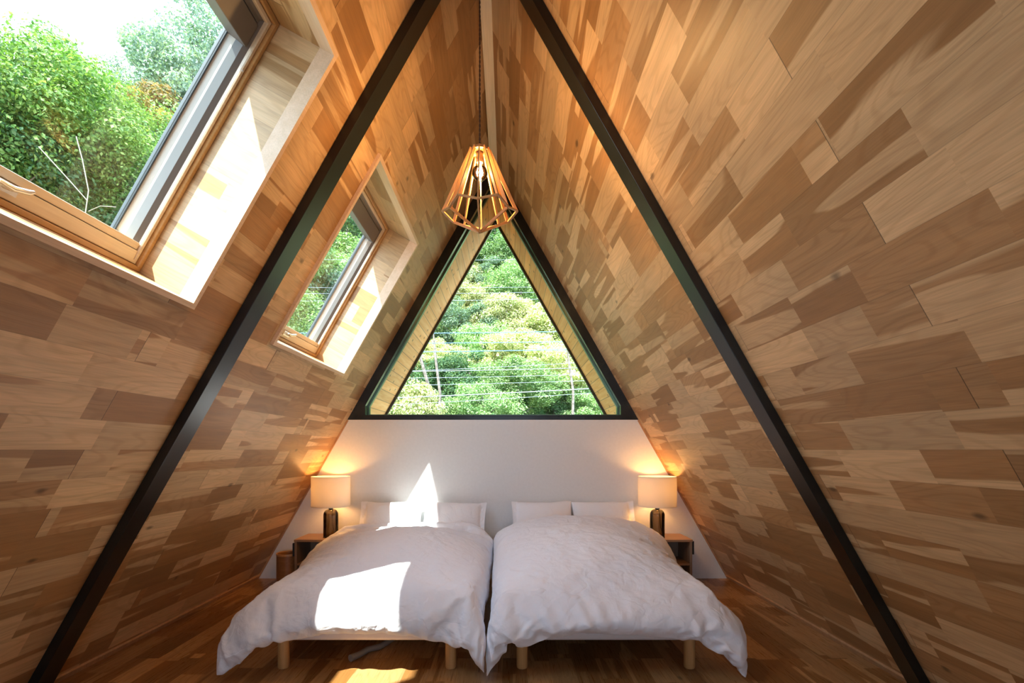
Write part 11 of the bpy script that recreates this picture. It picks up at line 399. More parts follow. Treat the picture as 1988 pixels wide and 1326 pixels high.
D2B = """-375 23 19 19 16 7 8 18 13 24 25 25 23 26 25 23 23 25 25 25 26 25 25 26 25 25 25 17 25 11 23 24 21 1 19 9 19 -2 2 6 3 6 -4 -1 -6 6 -1 -10 0 3 -1 -1 1 1 0 0 0 0 0 0 -1 1 0 -2 3 -4 9 -1 -5 -16 19 -3 -2 5 -3 0 -1 -1 -3 1 14 9 -14 -4 4 0 -1 0 1 1 0 0 0 0 -1 0 1 0 -1 0 -1 5 2 -2 -6 2 9 -1 -8 0 0 -2 0 0 -7 1 9 -5 -6 4 5 2 1 0 0 0 0 1 0 0 0 0 0 0 0 -1 0 2 0 2 0 4 -1 -1 -2 -5 3 -4 4 -4 -4 -8 1 -2 4 7 7 -2 -1 -1 1 0 0 0 0 0 0 0 1 0 -1 1 0 0 0 1 0 3 1 -1 5 -22 10 4 3 12 -14 1 -6 -4 5 3 -2 3 -2 5 0 0 0 0 0 1 0 0 0 -1 1 0 -1 1 0 1 -1 0 4 -4 4 -12 7 -4 4 3 6 8 -2 -11 -3 -4 -2 2 3 3 0 1 -1 0 0 1 -1 0 0 1 0 -1 0 1 0 0 0 1 0 0 4 -17 4 7 2 5 -7 5 10 -7 1 -6 -5 -5 3 2 1 0 0 0 0 1 -1 0 1 0 -1 0 1 0 -1 1 0 1 -1 1 0 -5 8 7 6 -5 -5 -6 9 -3 1 11 -7 -7 -8 -1 2 1 1 -1 0 1 -1 0 1 -1 1 0 0 0 0 0 0 0 0 0 -1 3 4 -8 -12 -2 10 -2 5 2 1 -2 -4 2 0 0 -2 0 1 -1 0 1 -1 1 1 -1 0 0 0 0 0 0 1 -1 1 -1 0 1 -2 2 2 3 -5 -18 1 -1 3 -5 -7 12 -3 -2 1 -1 0 -1 1 0 0 0 0 -1 0 1 -1 1 0 -1 1 -1 1 -1 1 0 -1 0 1 0 0 -4 0 -7 3 0 7 -5 -10 7 -1 1 0 -1 1 -1 1 -1 0 0 0 1 -1 0 0 0 0 0 0 0 0 0 0 0 -1 1 8 -13 1 4 -4 -3 -3 0 10 1 -7 -1 0 -1 0 0 0 -1 1 0 0 0 -1 1 0 -1 1 0 0 0 -1 1 -1 0 0 1 -1 0 2 -5 4 -5 10 -4 -2 4 0 1 4 -2 -1 0 -1 1 0 -1 1 -1 1 0 -1 1 0 -1 0 0 0 1 -1 0 1 0 -1 1 -1 5 -2 -5 7 -1 -2 3 1 -1 0 -1 -1 2 0 0 -1 1 0 0 0 -1 0 1 -1 0 0 1 -1 1 -1 0 1 -1 0 1 -1 -3 -1 7 -6 6 0 -1 -1 1 2 -3 1 2 0 1 0 0 -1 1 -1 0 1 0 -1 0 1 0 -1 1 -1 0 1 -1 0 0 0 -1 0 3 -8 7 1 -1 0 1 -2 1 1 -1 2 1 -1 0 0 1 -1 0 1 -1 0 0 0 0 0 0 0 0 0 0 0 0 0 0 1 -2 -2 3 -1 3 0 0 -2 0 -1 2 4 -1 0 0 0 1 -1 1 0 -1 0 0 1 0 -1 0 0 0 0 0 0 0 0 1 -1 -1 -1 -1 -1 4 2 -4 -1 0 3 1 -1 -4 2 2 1 0 -1 0 0 0 0 0 0 0 0 0 0 1 -1 0 0 0 0 0 0 0 -1 -1 -1 1 6 -2 3 -1 1 -1 -3 4 1 2 -1 -1 0 1 0 -1 0 1 0 0 -1 0 0 1 -1 0 0 1 -1 0 1 -1 0 1 -1 0 1 -3 5 -1 0 -2 2 4 -4 -1 0 2 0 0 -1 1 0 0 -1 0 1 0 0 0 -1 1 0 0 0 0 0 -1 0 1 -1 -1 3 -3 2 0 1 -2 0 3 -1 0 1 -1 -1 0 1 0 -1 1 0 0 0 -1 0 1 0 0 -1 1 0 -1 0 0 0 1 -1 1 0 -3 3 3 -2 -1 -2 -1 2 1 0 1 -1 -1 0 0 0 0 -1 1 -1 1 0 0 -1 0 1 0 0 0 -1 0 1 0 -1 0 0 2 0 0 -3 3 -1 -4 1 1 2 -3 3 -2 0 0 -1 1 0 1 -1 1 -1 0 0 0 1 -1 0 0 -1 1 0 -1 1 0 0 1 2 -1 -1 0 -1 0 -4 0 -3 4 6 -6 1 0 0 0 0 0 -1 0 1 0 0 0 0 0 -1 1 -2 1 1 0 0 -1 1 0 0 2 0 1 -3 1 -2 -4 1 4 2 -4 0 0 -1 0 0 -1 1 0 0 -1 1 0 0 0 -1 1 -1 1 0 0 0 0 0 -1 0 0 1 3 0 -1 -1 -2 -2 -1 0 -2 6 1 -4 0 0 1 0 -1 0 1 0 -1 0 0 0 0 1 0 0 0 -1 0 0 1 0 0 2 -1 -1 1 1 -1 -1 -2 0 0 5 -6 2 1 -1 1 -1 0 0 1 -1 0 0 0 0 0 1 -1 0 0 0 0 1 0 -1 0 0 0 2 -1 -1 0 1 0 -1 -1 1 0 4 -1 1 -2 -1 0 1 0 -1 1 0 0 -1 0 0 0 0 0 0 0 1 -1 0 0 0 0 -1 -1 4 -1 0 2 -2 0 0 -1 1 0 -1 -1 3 0 0 0 0 0 0 0 0 1 0 0 -1 0 0 0 0 0 0 0 0 0 1 -2 1 -3 1 4 -1 -2 2 -3 1 -2 0 3 2 0 0 0 -1 0 0 -1 1 0 0 0 0 0 0 0 0 0 -1 1 0 0 0 -1 1 1 0 -3 5 1 -1 4 -4 1 2 -4 2 -1 3 -1 0 0 1 0 0 -1 0 0 0 0 0 0 0 1 0 0 -1 0 0 0 0 1 -4 -2 5 5 -3 4 0 1 -2 2 2 -3 2 -1 2 0 0 -1 1 -1 0 0 0 0 0 0 0 0 0 0 0 0 1 -1 1 -1 -1 -2 2 3 1 0 1 -1 -1 1 1 -1 2 2 -1 -1 1 0 0 -1 1 0 0 0 0 -1 0 1 0 -1 1 0 0 -1 1 -1 2 -1 0 -3 7 -2 2 -1 -1 0 0 0 -1 1 0 3 0 -1 0 0 0 0 0 1 -2 0 1 0 -1 1 0 -1
0 0 1 0 0 -1 0 0 1 -1 4 0 1 -2 -1 0 3 3 -5 3 -1 0 -1 1 0 0 0 0 -1 2 -1 0 0 0 -1 1 0 0 0 -1 1 -1 1 0 -2 4 2 0 -2 0 -4 0 0 0 4 0 -1 0 -1 1 -1 1 0 0 0 0 0 1 -1 0 0 0 -1 0 1 0 0 -1 1 -1 -1 4 -1 2 0 0 -2 -3 -1 0 -7 12 -2 2 -2 0 -1 1 -1 0 1 -1 0 0 0 0 0 0 0 0 1 -1 0 0 0 0 0 1 -1 4 6 -8 -2 0 -8 4 0 1 -3 7 -4 1 0 1 -2 1 0 -1 1 -1 0 0 1 0 0 0 0 -1 1 0 0 0 0 -1 3 0 11 -9 -3 1 -3 -7 3 0 8 -5 5 -3 -5 1 0 1 -1 1 -1 -1 1 1 0 0 0 0 0 0 0 0 -1 0 1 0 0 -3 4 1 -6 4 5 -8 -6 2 0 1 7 -7 5 -1 -3 -1 1 0 -1 1 1 0 -1 0 0 0 0 0 0 1 -1 1 0 -1 0 1 -4 9 -15 6 5 -1 6 -5 1 1 -4 3 6 0 -1 -3 1 -1 0 1 0 0 0 0 0 0 0 0 1 0 -1 0 0 0 1 -5 -2 7 -10 4 7 0 1 3 -4 2 -2 3 -5 10 -6 6 -2 -2 0 0 -1 0 0 1 0 0 0 0 0 0 0 1 -1 0 -1 -2 5 1 -6 4 -1 2 2 -2 9 -3 -2 -1 -1 4 -7 1 0 7 2 0 0 0 1 0 -1 1 0 0 0 1 -1 0 -1 2 0 1 1 0 0 -4 -8 17 1 -1 -1 1 -66 0 -1 -2 1 5 10 -1 -4 -3 2 2 0 0 1 -1 -1 0 -1 0 0 0 0 1 0 2 0 -1 -2 -1 -6 -4 5 -6 4 -7 1 18 1 5 -1 -5 3 -7 6 -11 4 10 2 1 0 0 -4 5 -2 0 0 0 -1 2 -1 1 -1 0 -1 -5 4 -3 -9 10 5 -20 18 -3 12 2 -1 -3 -4 4 7 -7 -4 10 -1 -1 -1 3 -2 4 -5 4 0 1 -2 0 1 1 -5 2 3 1 -4 -17 -5 17 -3 -14 27 1 -4 12 -5 -10 1 4 10 2 -12 13 -5 1 -4 -2 -2 0 5 1 -3 1 0 -2 1 0 -1 3 -7 1 0 12 -1 0 -15 5 16 2 1 -5 11 -13 5 -6 10 1 -15 17 -12 2 -2 3 0 1 0 -3 -3 0 4 -1 4 -2 -1 0 1 4 -8 5 -1 5 3 4 -5 14 -1 -10 8 -4 9 -9 2 6 -4 6 -4 4 4 -8 -2 2 -2 1 -3 5 1 -4 0 -1 3 -3 -3 4 -3 7 -7 3 9 -7 13 4 2 -6 7 -3 6 13 -4 11 -18 -9 3 -2 5 -3 -4 1 1 0 -1 3 -1 -3 1 1 0 0 -2 4 -4 5 -3 3 -3 2 9 6 -3 -2 6 -4 -12 23 -13 14 0 -1 -15 -2 -2 9 -11 4 -1 -1 2 -1 0 -1 2 0 -1 0 0 2 -2 0 0 -1 0 0 -3 16 -9 -3 -4 7 -6 13 23 -1 -2 -5 5 2 -5 2 0 3 -1 0 -1 -1 2 -2 1 1 -1 0 1 -2 1 1 0 -2 0 0 0 3 -2 3 -3 -2 -18 11 7 15 10 0 1 -1 1 -1 3 -1 -1 -1 0 1 -1 0 1 -1 0 0 0 0 1 0 -1 0 0 1 0 0 0 -4 1 -8 -4 -3 1 6 25 -1 -3 3 1 0 0 -1 1 0 0 0 0 0 0 0 1 -1 0 0 0 0 0 1 0 -1 0 0 0 0 0 -6 4 0 0 -11 -4 16 0 7 0 2 0 0 0 0 0 0 0 0 0 0 1 -1 1 -1 0 0 0 0 0 0 1 0 -1 1 -1 0 0 -3 -5 7 -3 1 25 0 -1 -1 1 0 1 1 0 -1 1 0 0 0 0 -1 0 0 1 0 0 0 -1 0 0 0 0 1 -1 0 0 0 -1 1 -3 1 -9 25 0 -1 1 -2 2 1 -1 0 1 -1 0 0 0 0 0 0 0 0 0 0 0 1 -1 1 -1 0 0 0 1 -1 -1 2 -1 -2 2 0 25 0 1 -1 0 0 0 1 -1 0 0 1 0 -1 0 1 0 0 0 0 0 -1 0 1 -1 1 0 0 0 -1 0 0 0 0 0 -3 3 24 1 0 0 1 -1 0 0 1 0 0 -1 0 1 0 -1 0 0 0 0 0 1 0 -1 0 0 0 0 0 0 0 1 -1 0 0 1 0 25 0 0 0 0 1 -1 0 0 0 0 0 0 0 0 0 0 0 0 0 0 0 0 1 0 -1 0 0 0 1 0 -1 0 0 0 0 0 23 2 0 0 0 0 1 -1 0 0 0 0 0 0 1 -1 0 0 0 0 1 -1 0 0 0 1 0 0 0 -1 0 0 0 0 0 0 -1 25 -2 2 0 0 0 0 1 -1 0 0 0 0 1 -1 1 0 0 0 -1 -1 2 -1 0 0 0 0 0 0 0 0 0 0 0 0 0 -1 25 0 -1 0 1 0 0 0 1 -1 1 -1 1 -1 0 0 0 0 0 0 0 -1 1 0 0 0 0 1 -1 0 0 0 0 0 0 0 0 25 0 0 0 0 0 0 0 -1 1 0 1 -1 0 0 0 0 0 0 1 0 0 0 0 0 -1 1 -2 1 0 0 0 0 0 0 0 0 25 0 0 1 -1 0 0 0 1 0 -1 0 0 0 0 1 -1 0 0 0 1 -1 0 0 0 1 -2 1 1 0 0 0 0 -1 0 0 0 25 0 0 0 0 0 0 0 0 0 0 0 0 0 0 -1 2 -1 0 0 0 0 1 -1 0 -1 2 0 -1 0 0 0 0 0 0 0 0 26 -1 1 -1 0 1 -1 0 0 0 0 0 0 0 0 0 0 1 -1 1 -1 1 -1 0 0 1 -1 0 0 0 0 0 0 1 -1 0 0 25 0 0 0 0 0 1 0 -1 1 -1 0 0 1 0 0 -1 0 1 0 -1 0 -1 1 0 0 0 0 0 0 1 -1 1 -1 1 0 -1 25 0 0 1 0 -1 0 0 1 -2 2 -1 0
0 0 0 0 0 0 -1 1 0 0 0 0 0 0 0 0 1 -1 1 -1 1 -1 0 0 25 0 0 -1 1 -1 0 1 -1 1 -1 1 0 0 0 0 0 0 0 0 0 -1 1 0 0 0 1 0 -1 -1 0 1 0 -1 1 0 0 25 0 0 0 0 1 0 -2 2 0 0 0 0 -1 0 0 0 0 -1 0 1 0 0 0 0 1 -2 0 2 0 0 -1 0 0 0 0 0 24 2 -1 1 -1 0 -1 1 0 0 0 0 0 0 0 0 0 -1 1 0 -1 1 0 0 1 -1 0 0 -1 1 0 0 -1 1 0 -1 1 25 0 0 0 0 0 1 0 -2 0 1 0 0 0 0 0 0 1 -1 0 0 0 0 0 -1 1 0 0 0 0 0 0 1 -1 0 0 0 25 0 1 -1 0 0 0 0 1 0 -1 0 0 0 0 0 0 0 0 0 0 0 0 0 0 0 1 -1 1 -2 0 1 0 1 -1 -1 -1 24 1 0 0 0 0 0 0 0 0 0 0 -1 1 0 0 0 -1 1 0 0 0 0 1 -1 0 0 1 -1 1 0 -1 0 0 0 0 -1 25 0 1 -1 0 0 0 0 0 0 -1 0 1 0 0 0 0 1 0 0 0 -1 0 -1 2 -1 0 0 -1 1 0 0 0 0 -1 -1 1 25 0 -1 1 0 0 0 -1 0 0 2 -1 0 -1 0 1 0 0 0 0 0 1 0 0 -1 0 0 0 1 -1 0 0 0 0 0 0 -1 25 -1 1 1 -1 0 -1 1 0 0 -1 1 0 0 1 -2 1 0 0 0 0 0 0 0 0 0 0 0 0 0 0 0 1 -1 0 0 -1 25 -1 1 0 0 -1 0 0 1 0 0 0 0 0 0 1 -2 1 0 0 0 0 0 0 0 0 0 0 -1 1 0 1 -1 0 0 -1 1 24 1 -1 1 0 0 1 -1 -1 1 0 0 0 0 0 0 1 -1 -1 1 -1 1 0 0 0 0 0 -1 2 -1 0 0 0 0 0 0 -1 22 2 0 -3 3 0 0 1 0 0 0 0 0 0 0 0 -1 0 2 -1 1 -1 0 0 0 0 0 0 0 0 0 0 0 -4 3 0 1 24 1 0 0 -1 0 -1 2 -1 0 1 0 0 0 0 -1 1 0 0 0 0 0 0 0 0 0 0 0 -1 1 0 0 -9 8 0 1 -1 24 -1 1 0 -6 7 -1 -3 3 0 1 0 0 0 -1 1 0 0 0 0 0 0 1 -1 0 -1 1 0 0 -1 -1 -12 7 3 4 1 -1 24 0 0 -1 1 -11 -4 9 2 2 -2 1 0 -1 3 -1 1 -1 0 -1 -2 3 -3 0 2 1 -2 1 -1 1 -15 6 9 2 -1 3 -4 25 -1 -1 -3 0 4 -1 -16 11 -2 -1 0 1 1 -5 2 1 0 0 1 0 -4 3 0 -3 2 1 0 -11 -10 15 13 2 -3 1 0 2 24 0 -3 1 -3 -6 0 11 -19 9 -1 3 -1 0 3 -1 -2 2 -3 2 -1 2 -1 1 -3 0 -7 -6 11 10 3 -5 3 -1 -3 2 1 25 -10 -5 -3 -6 13 3 -2 6 -7 3 -3 0 -1 -1 0 -1 -1 2 -2 3 0 0 0 4 -4 6 5 -1 -3 -8 6 -9 -1 1 2 12 10 6 16 16 20 10 14 -10 -21 -7 -1 5 1 1 4 -1 -1 -1 -1 -1 0 -1 0 0 0 3 0 10 2 -7 -10 3 11 -19 -9 -20 -11 12 0 -11 -5 -8 12 3 -8 27 -2 -8 -7 -2 1 -4 5 -4 2 2 -1 1 2 -2 0 0 -4 3 -1 -2 0 13 2 -25 6 0 2 8 23 -2 0 -2 -4 -9 -20 29 -1 4 2 0 1 -2 0 -2 3 -2 -1 2 0 -1 1 -1 1 2 -5 -10 3 11 -2 -15 8 9 -7 -1 7 22 2 1 -6 6 -11 7 3 -6 2 4 1 0 0 -1 -1 2 0 0 0 -1 0 1 1 -2 1 0 -1 -4 -1 0 5 0 -8 -5 0 1 22 1 2 -3 -1 -1 3 -9 9 1 0 2 -1 0 1 -1 0 0 0 0 1 -1 0 1 0 -3 1 2 0 -3 -3 0 -7 -6 5 10 -8 16 8 -3 4 -5 4 0 1 -2 0 3 -1 1 0 0 -1 0 1 0 0 -1 1 0 -2 1 1 0 -1 0 -2 2 -4 -5 -2 0 -4 8 -10 3 -2 14 13 7 -1 1 0 1 0 -1 1 0 -1 1 0 -1 0 1 -1 0 0 1 -1 0 0 0 0 0 -2 -10 0 3 1 3 0 -4 -13 16 5 2 11 7 0 -4 5 -1 2 -2 -1 2 -1 0 2 -1 -2 2 -1 1 0 1 -2 2 0 -1 1 -11 1 2 0 1 0 1 2 -5 -1 3 2 2 10 2 0 -2 0 0 2 1 -2 2 -1 -1 1 1 -1 1 -1 0 0 1 -1 1 1 -3 0 -5 -7 -1 7 1 -20 -4 1 4 -1 0 0 1 3 -1 -1 1 -1 -1 0 1 -2 2 0 2 -2 0 0 0 0 0 0 1 -1 1 3 1 3 1 -1 -13 -6 9 -2 4 2 -3 -1 0 0 1 1 -2 0 0 0 0 0 1 -2 1 -2 2 0 0 0 1 -1 1 -1 1 0 1 2 -1 -1 0 -5 -2 1 -1 1 -1 2 0 0 -2 1 0 0 0 0 0 0 0 0 0 0 0 0 0 0 0 -1 1 0 -1 2 -1 2 0 1 -1 -7 3 -3 8 -2 -2 1 1 2 -1 1 1 -2 1 0 0 0 0 0 0 1 1 -3 1 0 1 -1 -1 1 0 1 -2 1 -2 2 1 -1 1 -2 -5 1 1 3 -4 0 -1 1 0 -2 2 -1 2 0 -1 0 0 0 0 -1 3 -2 0 0 1 0 0 -1 0 0 0 1 0 -2 0 0 -1 5 -1 3 -4 1 0 0 0 2 -2 2 1 -4 0 2 -1 0 2 -2 -1 0 2 -1 -1 0 1 -2 3 -1 0 0 0 0 -1 1 0 1 -1 2 6 -3 -1 0 0 0 -1 3 -6 0 4 -2 -1 1 0 -2 2 0 0 -1 0 1 0 0 1 -1 0 -1 3 -3 -1 1
-1 0 -2 4 2 5 -4 1 0 0 0 -1 -1 0 0 -2 2 2 -2 0 1 -1 0 0 1 0 -1 0 1 -1 0 0 1 -3 3 -1 -2 0 -1 1 1 2 6 -2 -1 -1 0 1 -2 -3 3 -1 2 -2 -2 3 -1 -1 1 0 0 -1 1 0 0 -1 2 -2 1 1 -1 0 -3 1 -1 1 0 0 5 3 0 -2 2 0 -1 1 -2 -2 1 0 3 -3 2 -2 0 0 0 0 3 0 -3 2 -2 1 0 0 -2 1 -1 0 -1 1 -1 4 -2 -2 4 -2 0 -1 0 0 -2 0 3 -2 -2 2 2 -5 5 -2 0 2 0 -5 0 3 -1 1 -2 2 0 -1 3 -3 1 -1 -1 0 -2 6 -1 3 -1 -2 0 1 0 2 0 -2 2 -3 -3 3 0 -2 2 1 -2 1 0 0 0 -1 1 0 0 -1 2 -1 1 -2 0 0 1 0 3 -2 3 -2 -1 0 -1 1 -1 -2 0 0 6 -3 0 0 0 0 0 -1 -1 2 -1 1 0 0 0 0 0 0 -2 2 1 0 0 0 2 1 -1 2 -2 -2 0 1 -1 0 2 0 0 -3 3 -2 5 -3 2 -3 1 0 0 1 -1 0 0 0 -1 1 0 0 0 0 1 1 -1 -1 -1 4 1 0 -2 0 -1 0 1 1 0 0 0 0 0 -3 3 1 -1 0 0 0 0 2 -2 0 0 0 0 0 1 0 2 -1 0 1 -1 4 -2 0 0 4 -6 0 0 1 0 3 -2 2 -1 -1 0 0 -3 6 -1 -2 0 0 -2 2 2 -2 0 0 0 1 -1 2 1 0 -1 -1 -3 6 1 0 -7 4 0 0 0 2 -2 2 -2 3 1 -2 0 0 0 -2 3 -1 2 1 -3 -1 3 -2 1 -1 -2 1 1 3 -1 1 -1 -1 3 2 0 -2 -1 0 0 2 1 -2 0 0 -2 3 -1 0 0 -2 5 -4 1 -2 3 2 -4 -1 2 -2 2 2 -1 2 -2 1 0 2 -1 0 3 0 -2 -2 1 0 -1 0 1 0 0 0 -3 6 -3 0 -1 0 5 0 1 -9 1 4 -1 1 4 -2 -5 1 2 1 -1 0 -1 6 -3 3 -1 -1 0 -1 0 -1 0 1 0 -1 1 0 -3 6 -3 3 -5 0 -2 -1 6 -1 2 -2 -1 -3 1 7 -1 -5 1 1 0 0 -1 5 4 0 -3 0 0 0 2 -1 1 -3 3 -3 0 0 -4 4 0 0 -2 4 -2 -1 3 -5 3 3 -3 2 -4 0 1 0 0 0 2 5 -2 5 -4 1 1 -1 1 -3 -1 1 0 -2 3 0 -1 3 -1 -3 1 3 -4 2 1 -4 5 0 -6 3 -2 0 2 -1 0 -1 0 3 -2 3 6 -2 -1 -1 1 -1 1 -4 1 3 0 0 1 -4 -2 2 -2 2 -3 2 0 -1 4 -3 -2 6 -3 2 -2 -1 0 -2 1 0 5 3 -2 5 2 -4 -1 1 -1 0 -1 -4 0 0 0 0 7 0 -6 2 3 0 -2 1 -2 -2 0 4 -3 5 -3 -1 0 -2 0 0 1 2 3 -1 4 -2 3 -3 0 1 -5 3 -1 0 0 0 -2 -2 0 7 -3 1 -4 2 1 3 -3 1 -3 1 -1 -1 3 2 -2 -2 0 3 0 4 -1 5 1 -3 -1 -1 0 4 -6 4 -3 0 3 -3 0 1 -5 10 -10 4 1 -3 -1 3 1 1 -4 1 3 0 -5 3 0 0 -2 4 2 1 3 0 -1 -1 0 0 -2 4 -3 0 3 -7 4 0 -1 4 -8 5 4 -4 0 1 -1 -1 1 1 -2 -1 0 4 -2 0 0 2 1 1 1 4 -2 1 -2 -1 0 1 -4 0 3 -3 3 0 3 -3 -2 1 1 -5 4 1 -1 1 -1 -1 5 -3 0 0 -2 2 2 0 1 1 1 0 4 0 0 4 -7 0 -6 5 5 -5 2 1 -3 -3 4 -1 0 0 1 -1 3 -3 3 -3 2 -5 7 -1 -3 2 -1 1 1 7 -4 2 -2 3 3 -1 -3 -1 -1 5 -5 -5 9 -6 0 2 0 0 0 0 0 0 2 -5 3 -1 1 -1 1 -4 4 4 -3 3 -1 13 -7 -1 -4 1 4 2 1 -4 6 -9 1 -1 0 -2 4 -3 1 5 -4 1 -2 2 -1 -3 1 1 -2 3 -3 2 0 -3 -1 6 -3 15 -2 -3 -1 -9 6 3 4 2 0 -6 10 -7 8 -4 -4 1 2 1 -3 2 1 1 -2 1 1 4 -4 0 -1 1 -1 -1 0 1 -4 8 4 -11 3 1 -6 -3 4 4 1 5 -3 -6 3 7 2 3 0 0 0 -1 3 -2 0 1 -1 0 -1 3 -2 1 1 -2 1 -1 -1 2 1 -16 1 7 -1 -1 -6 4 3 7 -3 5 -3 -1 -5 16 -2 0 -1 0 0 -2 1 1 -1 2 -1 -1 -1 2 -2 1 1 1 4 -5 -11 -10 10 1 2 4 -2 -10 5 14 4 -2 -14 3 7 1 -7 5 2 3 0 0 1 1 0 0 -1 1 -2 1 -1 0 -3 -1 -4 -6 2 5 -4 0 11 2 -2 -1 -16"""

# ---------------------------------------------------------------- helpers
class MB:
    """collects faces and links them as ONE mesh object"""
    def __init__(self): self.v = []; self.f = []; self.uv = []
    def face(self, pts, uv=None):
        k = len(self.v); self.v += [tuple(p) for p in pts]; self.f.append(tuple(range(k, k + len(pts))))
        self.uv += list(uv) if uv else [(0, 0)] * len(pts)
    def mesh(self, vs, fs):
        k = len(self.v); self.v += [tuple(p) for p in vs]
        for f in fs: self.f.append(tuple(i + k for i in f)); self.uv += [(0, 0)] * len(f)
    def hexa(self, p):                      # eight corners: bottom loop, top loop
        self.mesh(p, [(3, 2, 1, 0), (4, 5, 6, 7), (0, 1, 5, 4), (1, 2, 6, 5), (2, 3, 7, 6), (3, 0, 4, 7)])
    def box(self, x0, x1, y0, y1, z0, z1):
        self.hexa([(x0, y0, z0), (x1, y0, z0), (x1, y1, z0), (x0, y1, z0), (x0, y0, z1), (x1, y0, z1), (x1, y1, z1), (x0, y1, z1)])
    def sbox(self, y0, y1, s0, s1, n0, n1, fn=L):   # a box in slope coordinates
        self.hexa([fn(y0, s0, n0), fn(y1, s0, n0), fn(y1, s1, n0), fn(y0, s1, n0), fn(y0, s0, n1), fn(y1, s0, n1), fn(y1, s1, n1), fn(y0, s1, n1)])
    def plank(self, a, b, wd, w, t, w2=None):      # bar from a to b, width w along wd, thickness t across
        a = Vector(a); b = Vector(b); d = (b - a).normalized(); wd = Vector(wd); wd = (wd - d * wd.dot(d)).normalized(); td = d.cross(wd)
        w2 = w if w2 is None else w2
        P = []
        for q, ww in ((a, w), (b, w2)):
            P += [q - wd * ww / 2 - td * t / 2, q + wd * ww / 2 - td * t / 2, q + wd * ww / 2 + td * t / 2, q - wd * ww / 2 + td * t / 2]
        self.hexa(P)
    def tube(self, pts, rad, seg=10, caps=True):
        pts = [Vector(p) for p in pts]; n = len(pts)
        rad = rad if isinstance(rad, (list, tuple)) else [rad] * n
        vs = []; fs = []; ref = None
        for i, p in enumerate(pts):
            d = (pts[min(i + 1, n - 1)] - pts[max(i - 1, 0)]).normalized()
            if ref is None: ref = Vector((0, 0, 1)) if abs(d.z) < .9 else Vector((1, 0, 0))
            a = (ref - d * ref.dot(d)).normalized(); ref = a; b = d.cross(a)
            for k in range(seg):
                t = 2 * math.pi * k / seg; vs.append(p + (a * math.cos(t) + b * math.sin(t)) * rad[i])
        for i in range(n - 1):
            for k in range(seg):
                k2 = (k + 1) % seg; fs.append((i * seg + k, i * seg + k2, (i + 1) * seg + k2, (i + 1) * seg + k))
        if caps: fs += [tuple(range(seg))[::-1], tuple(range((n - 1) * seg, n * seg))]
        self.mesh(vs, fs)
    def lathe(self, prof, seg=40, c=(0, 0, 0), sx=1.0, sy=1.0):
        vs = []; fs = []
        for r, z in prof:
            for k in range(seg):
                t = 2 * math.pi * k / seg; vs.append((c[0] + r * math.cos(t) * sx, c[1] + r * math.sin(t) * sy, c[2] + z))
        for i in range(len(prof) - 1):
            for k in range(seg):
                k2 = (k + 1) % seg; fs.append((i * seg + k, i * seg + k2, (i + 1) * seg + k2, (i + 1) * seg + k))
        self.mesh(vs, fs)
    def build(self, name, mat, parent=None, smooth=False, bevel=0, origin=None, sub=0):
        me = bpy.data.meshes.new(name)
        me.from_pydata(self.v, [], self.f)
        l = me.uv_layers.new(name='UVMap'); l.data.foreach_set('uv', [c for q in self.uv for c in q])
        me.materials.append(mat if not isinstance(mat, str) else M[mat])
        if smooth: me.polygons.foreach_set('use_smooth', [True] * len(me.polygons))
        o = bpy.data.objects.new(name, me); COL.objects.link(o)
        if origin is not None:
            me.transform(Matrix.Translation(-Vector(origin))); o.location = origin
        if parent is not None:
            o.parent = parent; o.location = Vector(o.location) - Vector(parent.location) if origin is not None else -Vector(parent.location)
        if bevel or smooth:
            bm = bmesh.new(); bm.from_mesh(me); bmesh.ops.remove_doubles(bm, verts=bm.verts, dist=1e-5)
            bmesh.ops.recalc_face_normals(bm, faces=bm.faces); bm.to_mesh(me); bm.free()
        if bevel:
            m = o.modifiers.new('bevel', 'BEVEL'); m.width = bevel; m.segments = 3; m.limit_method = 'ANGLE'; m.angle_limit = R(35)
        if smooth and not sub:
            me.set_sharp_from_angle(angle=R(40))
        if sub:
            m = o.modifiers.new('sub', 'SUBSURF'); m.levels = m.render_levels = sub
        return o

def tag(o, label=None, cat=None, group=None, kind=None):
    if label: o['label'] = label
    if cat: o['category'] = cat
    if group: o['group'] = group
    if kind: o['kind'] = kind
    return o
def empty(name, loc=(0, 0, 0)):
    o = bpy.data.objects.new(name, None); COL.objects.link(o); o.location = loc; o.empty_display_size = .1
    return o
def struct(o, label, cat): return tag(o, label, cat, kind='structure')
def copy_tree(o, parent=None):
    c = o.copy(); COL.objects.link(c); c.parent = parent
    for ch in list(o.children): copy_tree(ch, c)
    return c

# ---------------------------------------------------------------- the setting
YE = DW + .17
b = MB()
b.face([(-3, YB, 0), (3, YB, 0), (3, YE, 0), (-3, YE, 0)], [(YB, -3), (YB, 3), (YE, 3), (YE, -3)])
b.face([(-3, YB, -.2), (3, YB, -.2), (3, YE, -.2), (-3, YE, -.2)])
struct(b.build('floor', 'floor'), 'wooden parquet floor of honey coloured staves under the beds', 'floor')

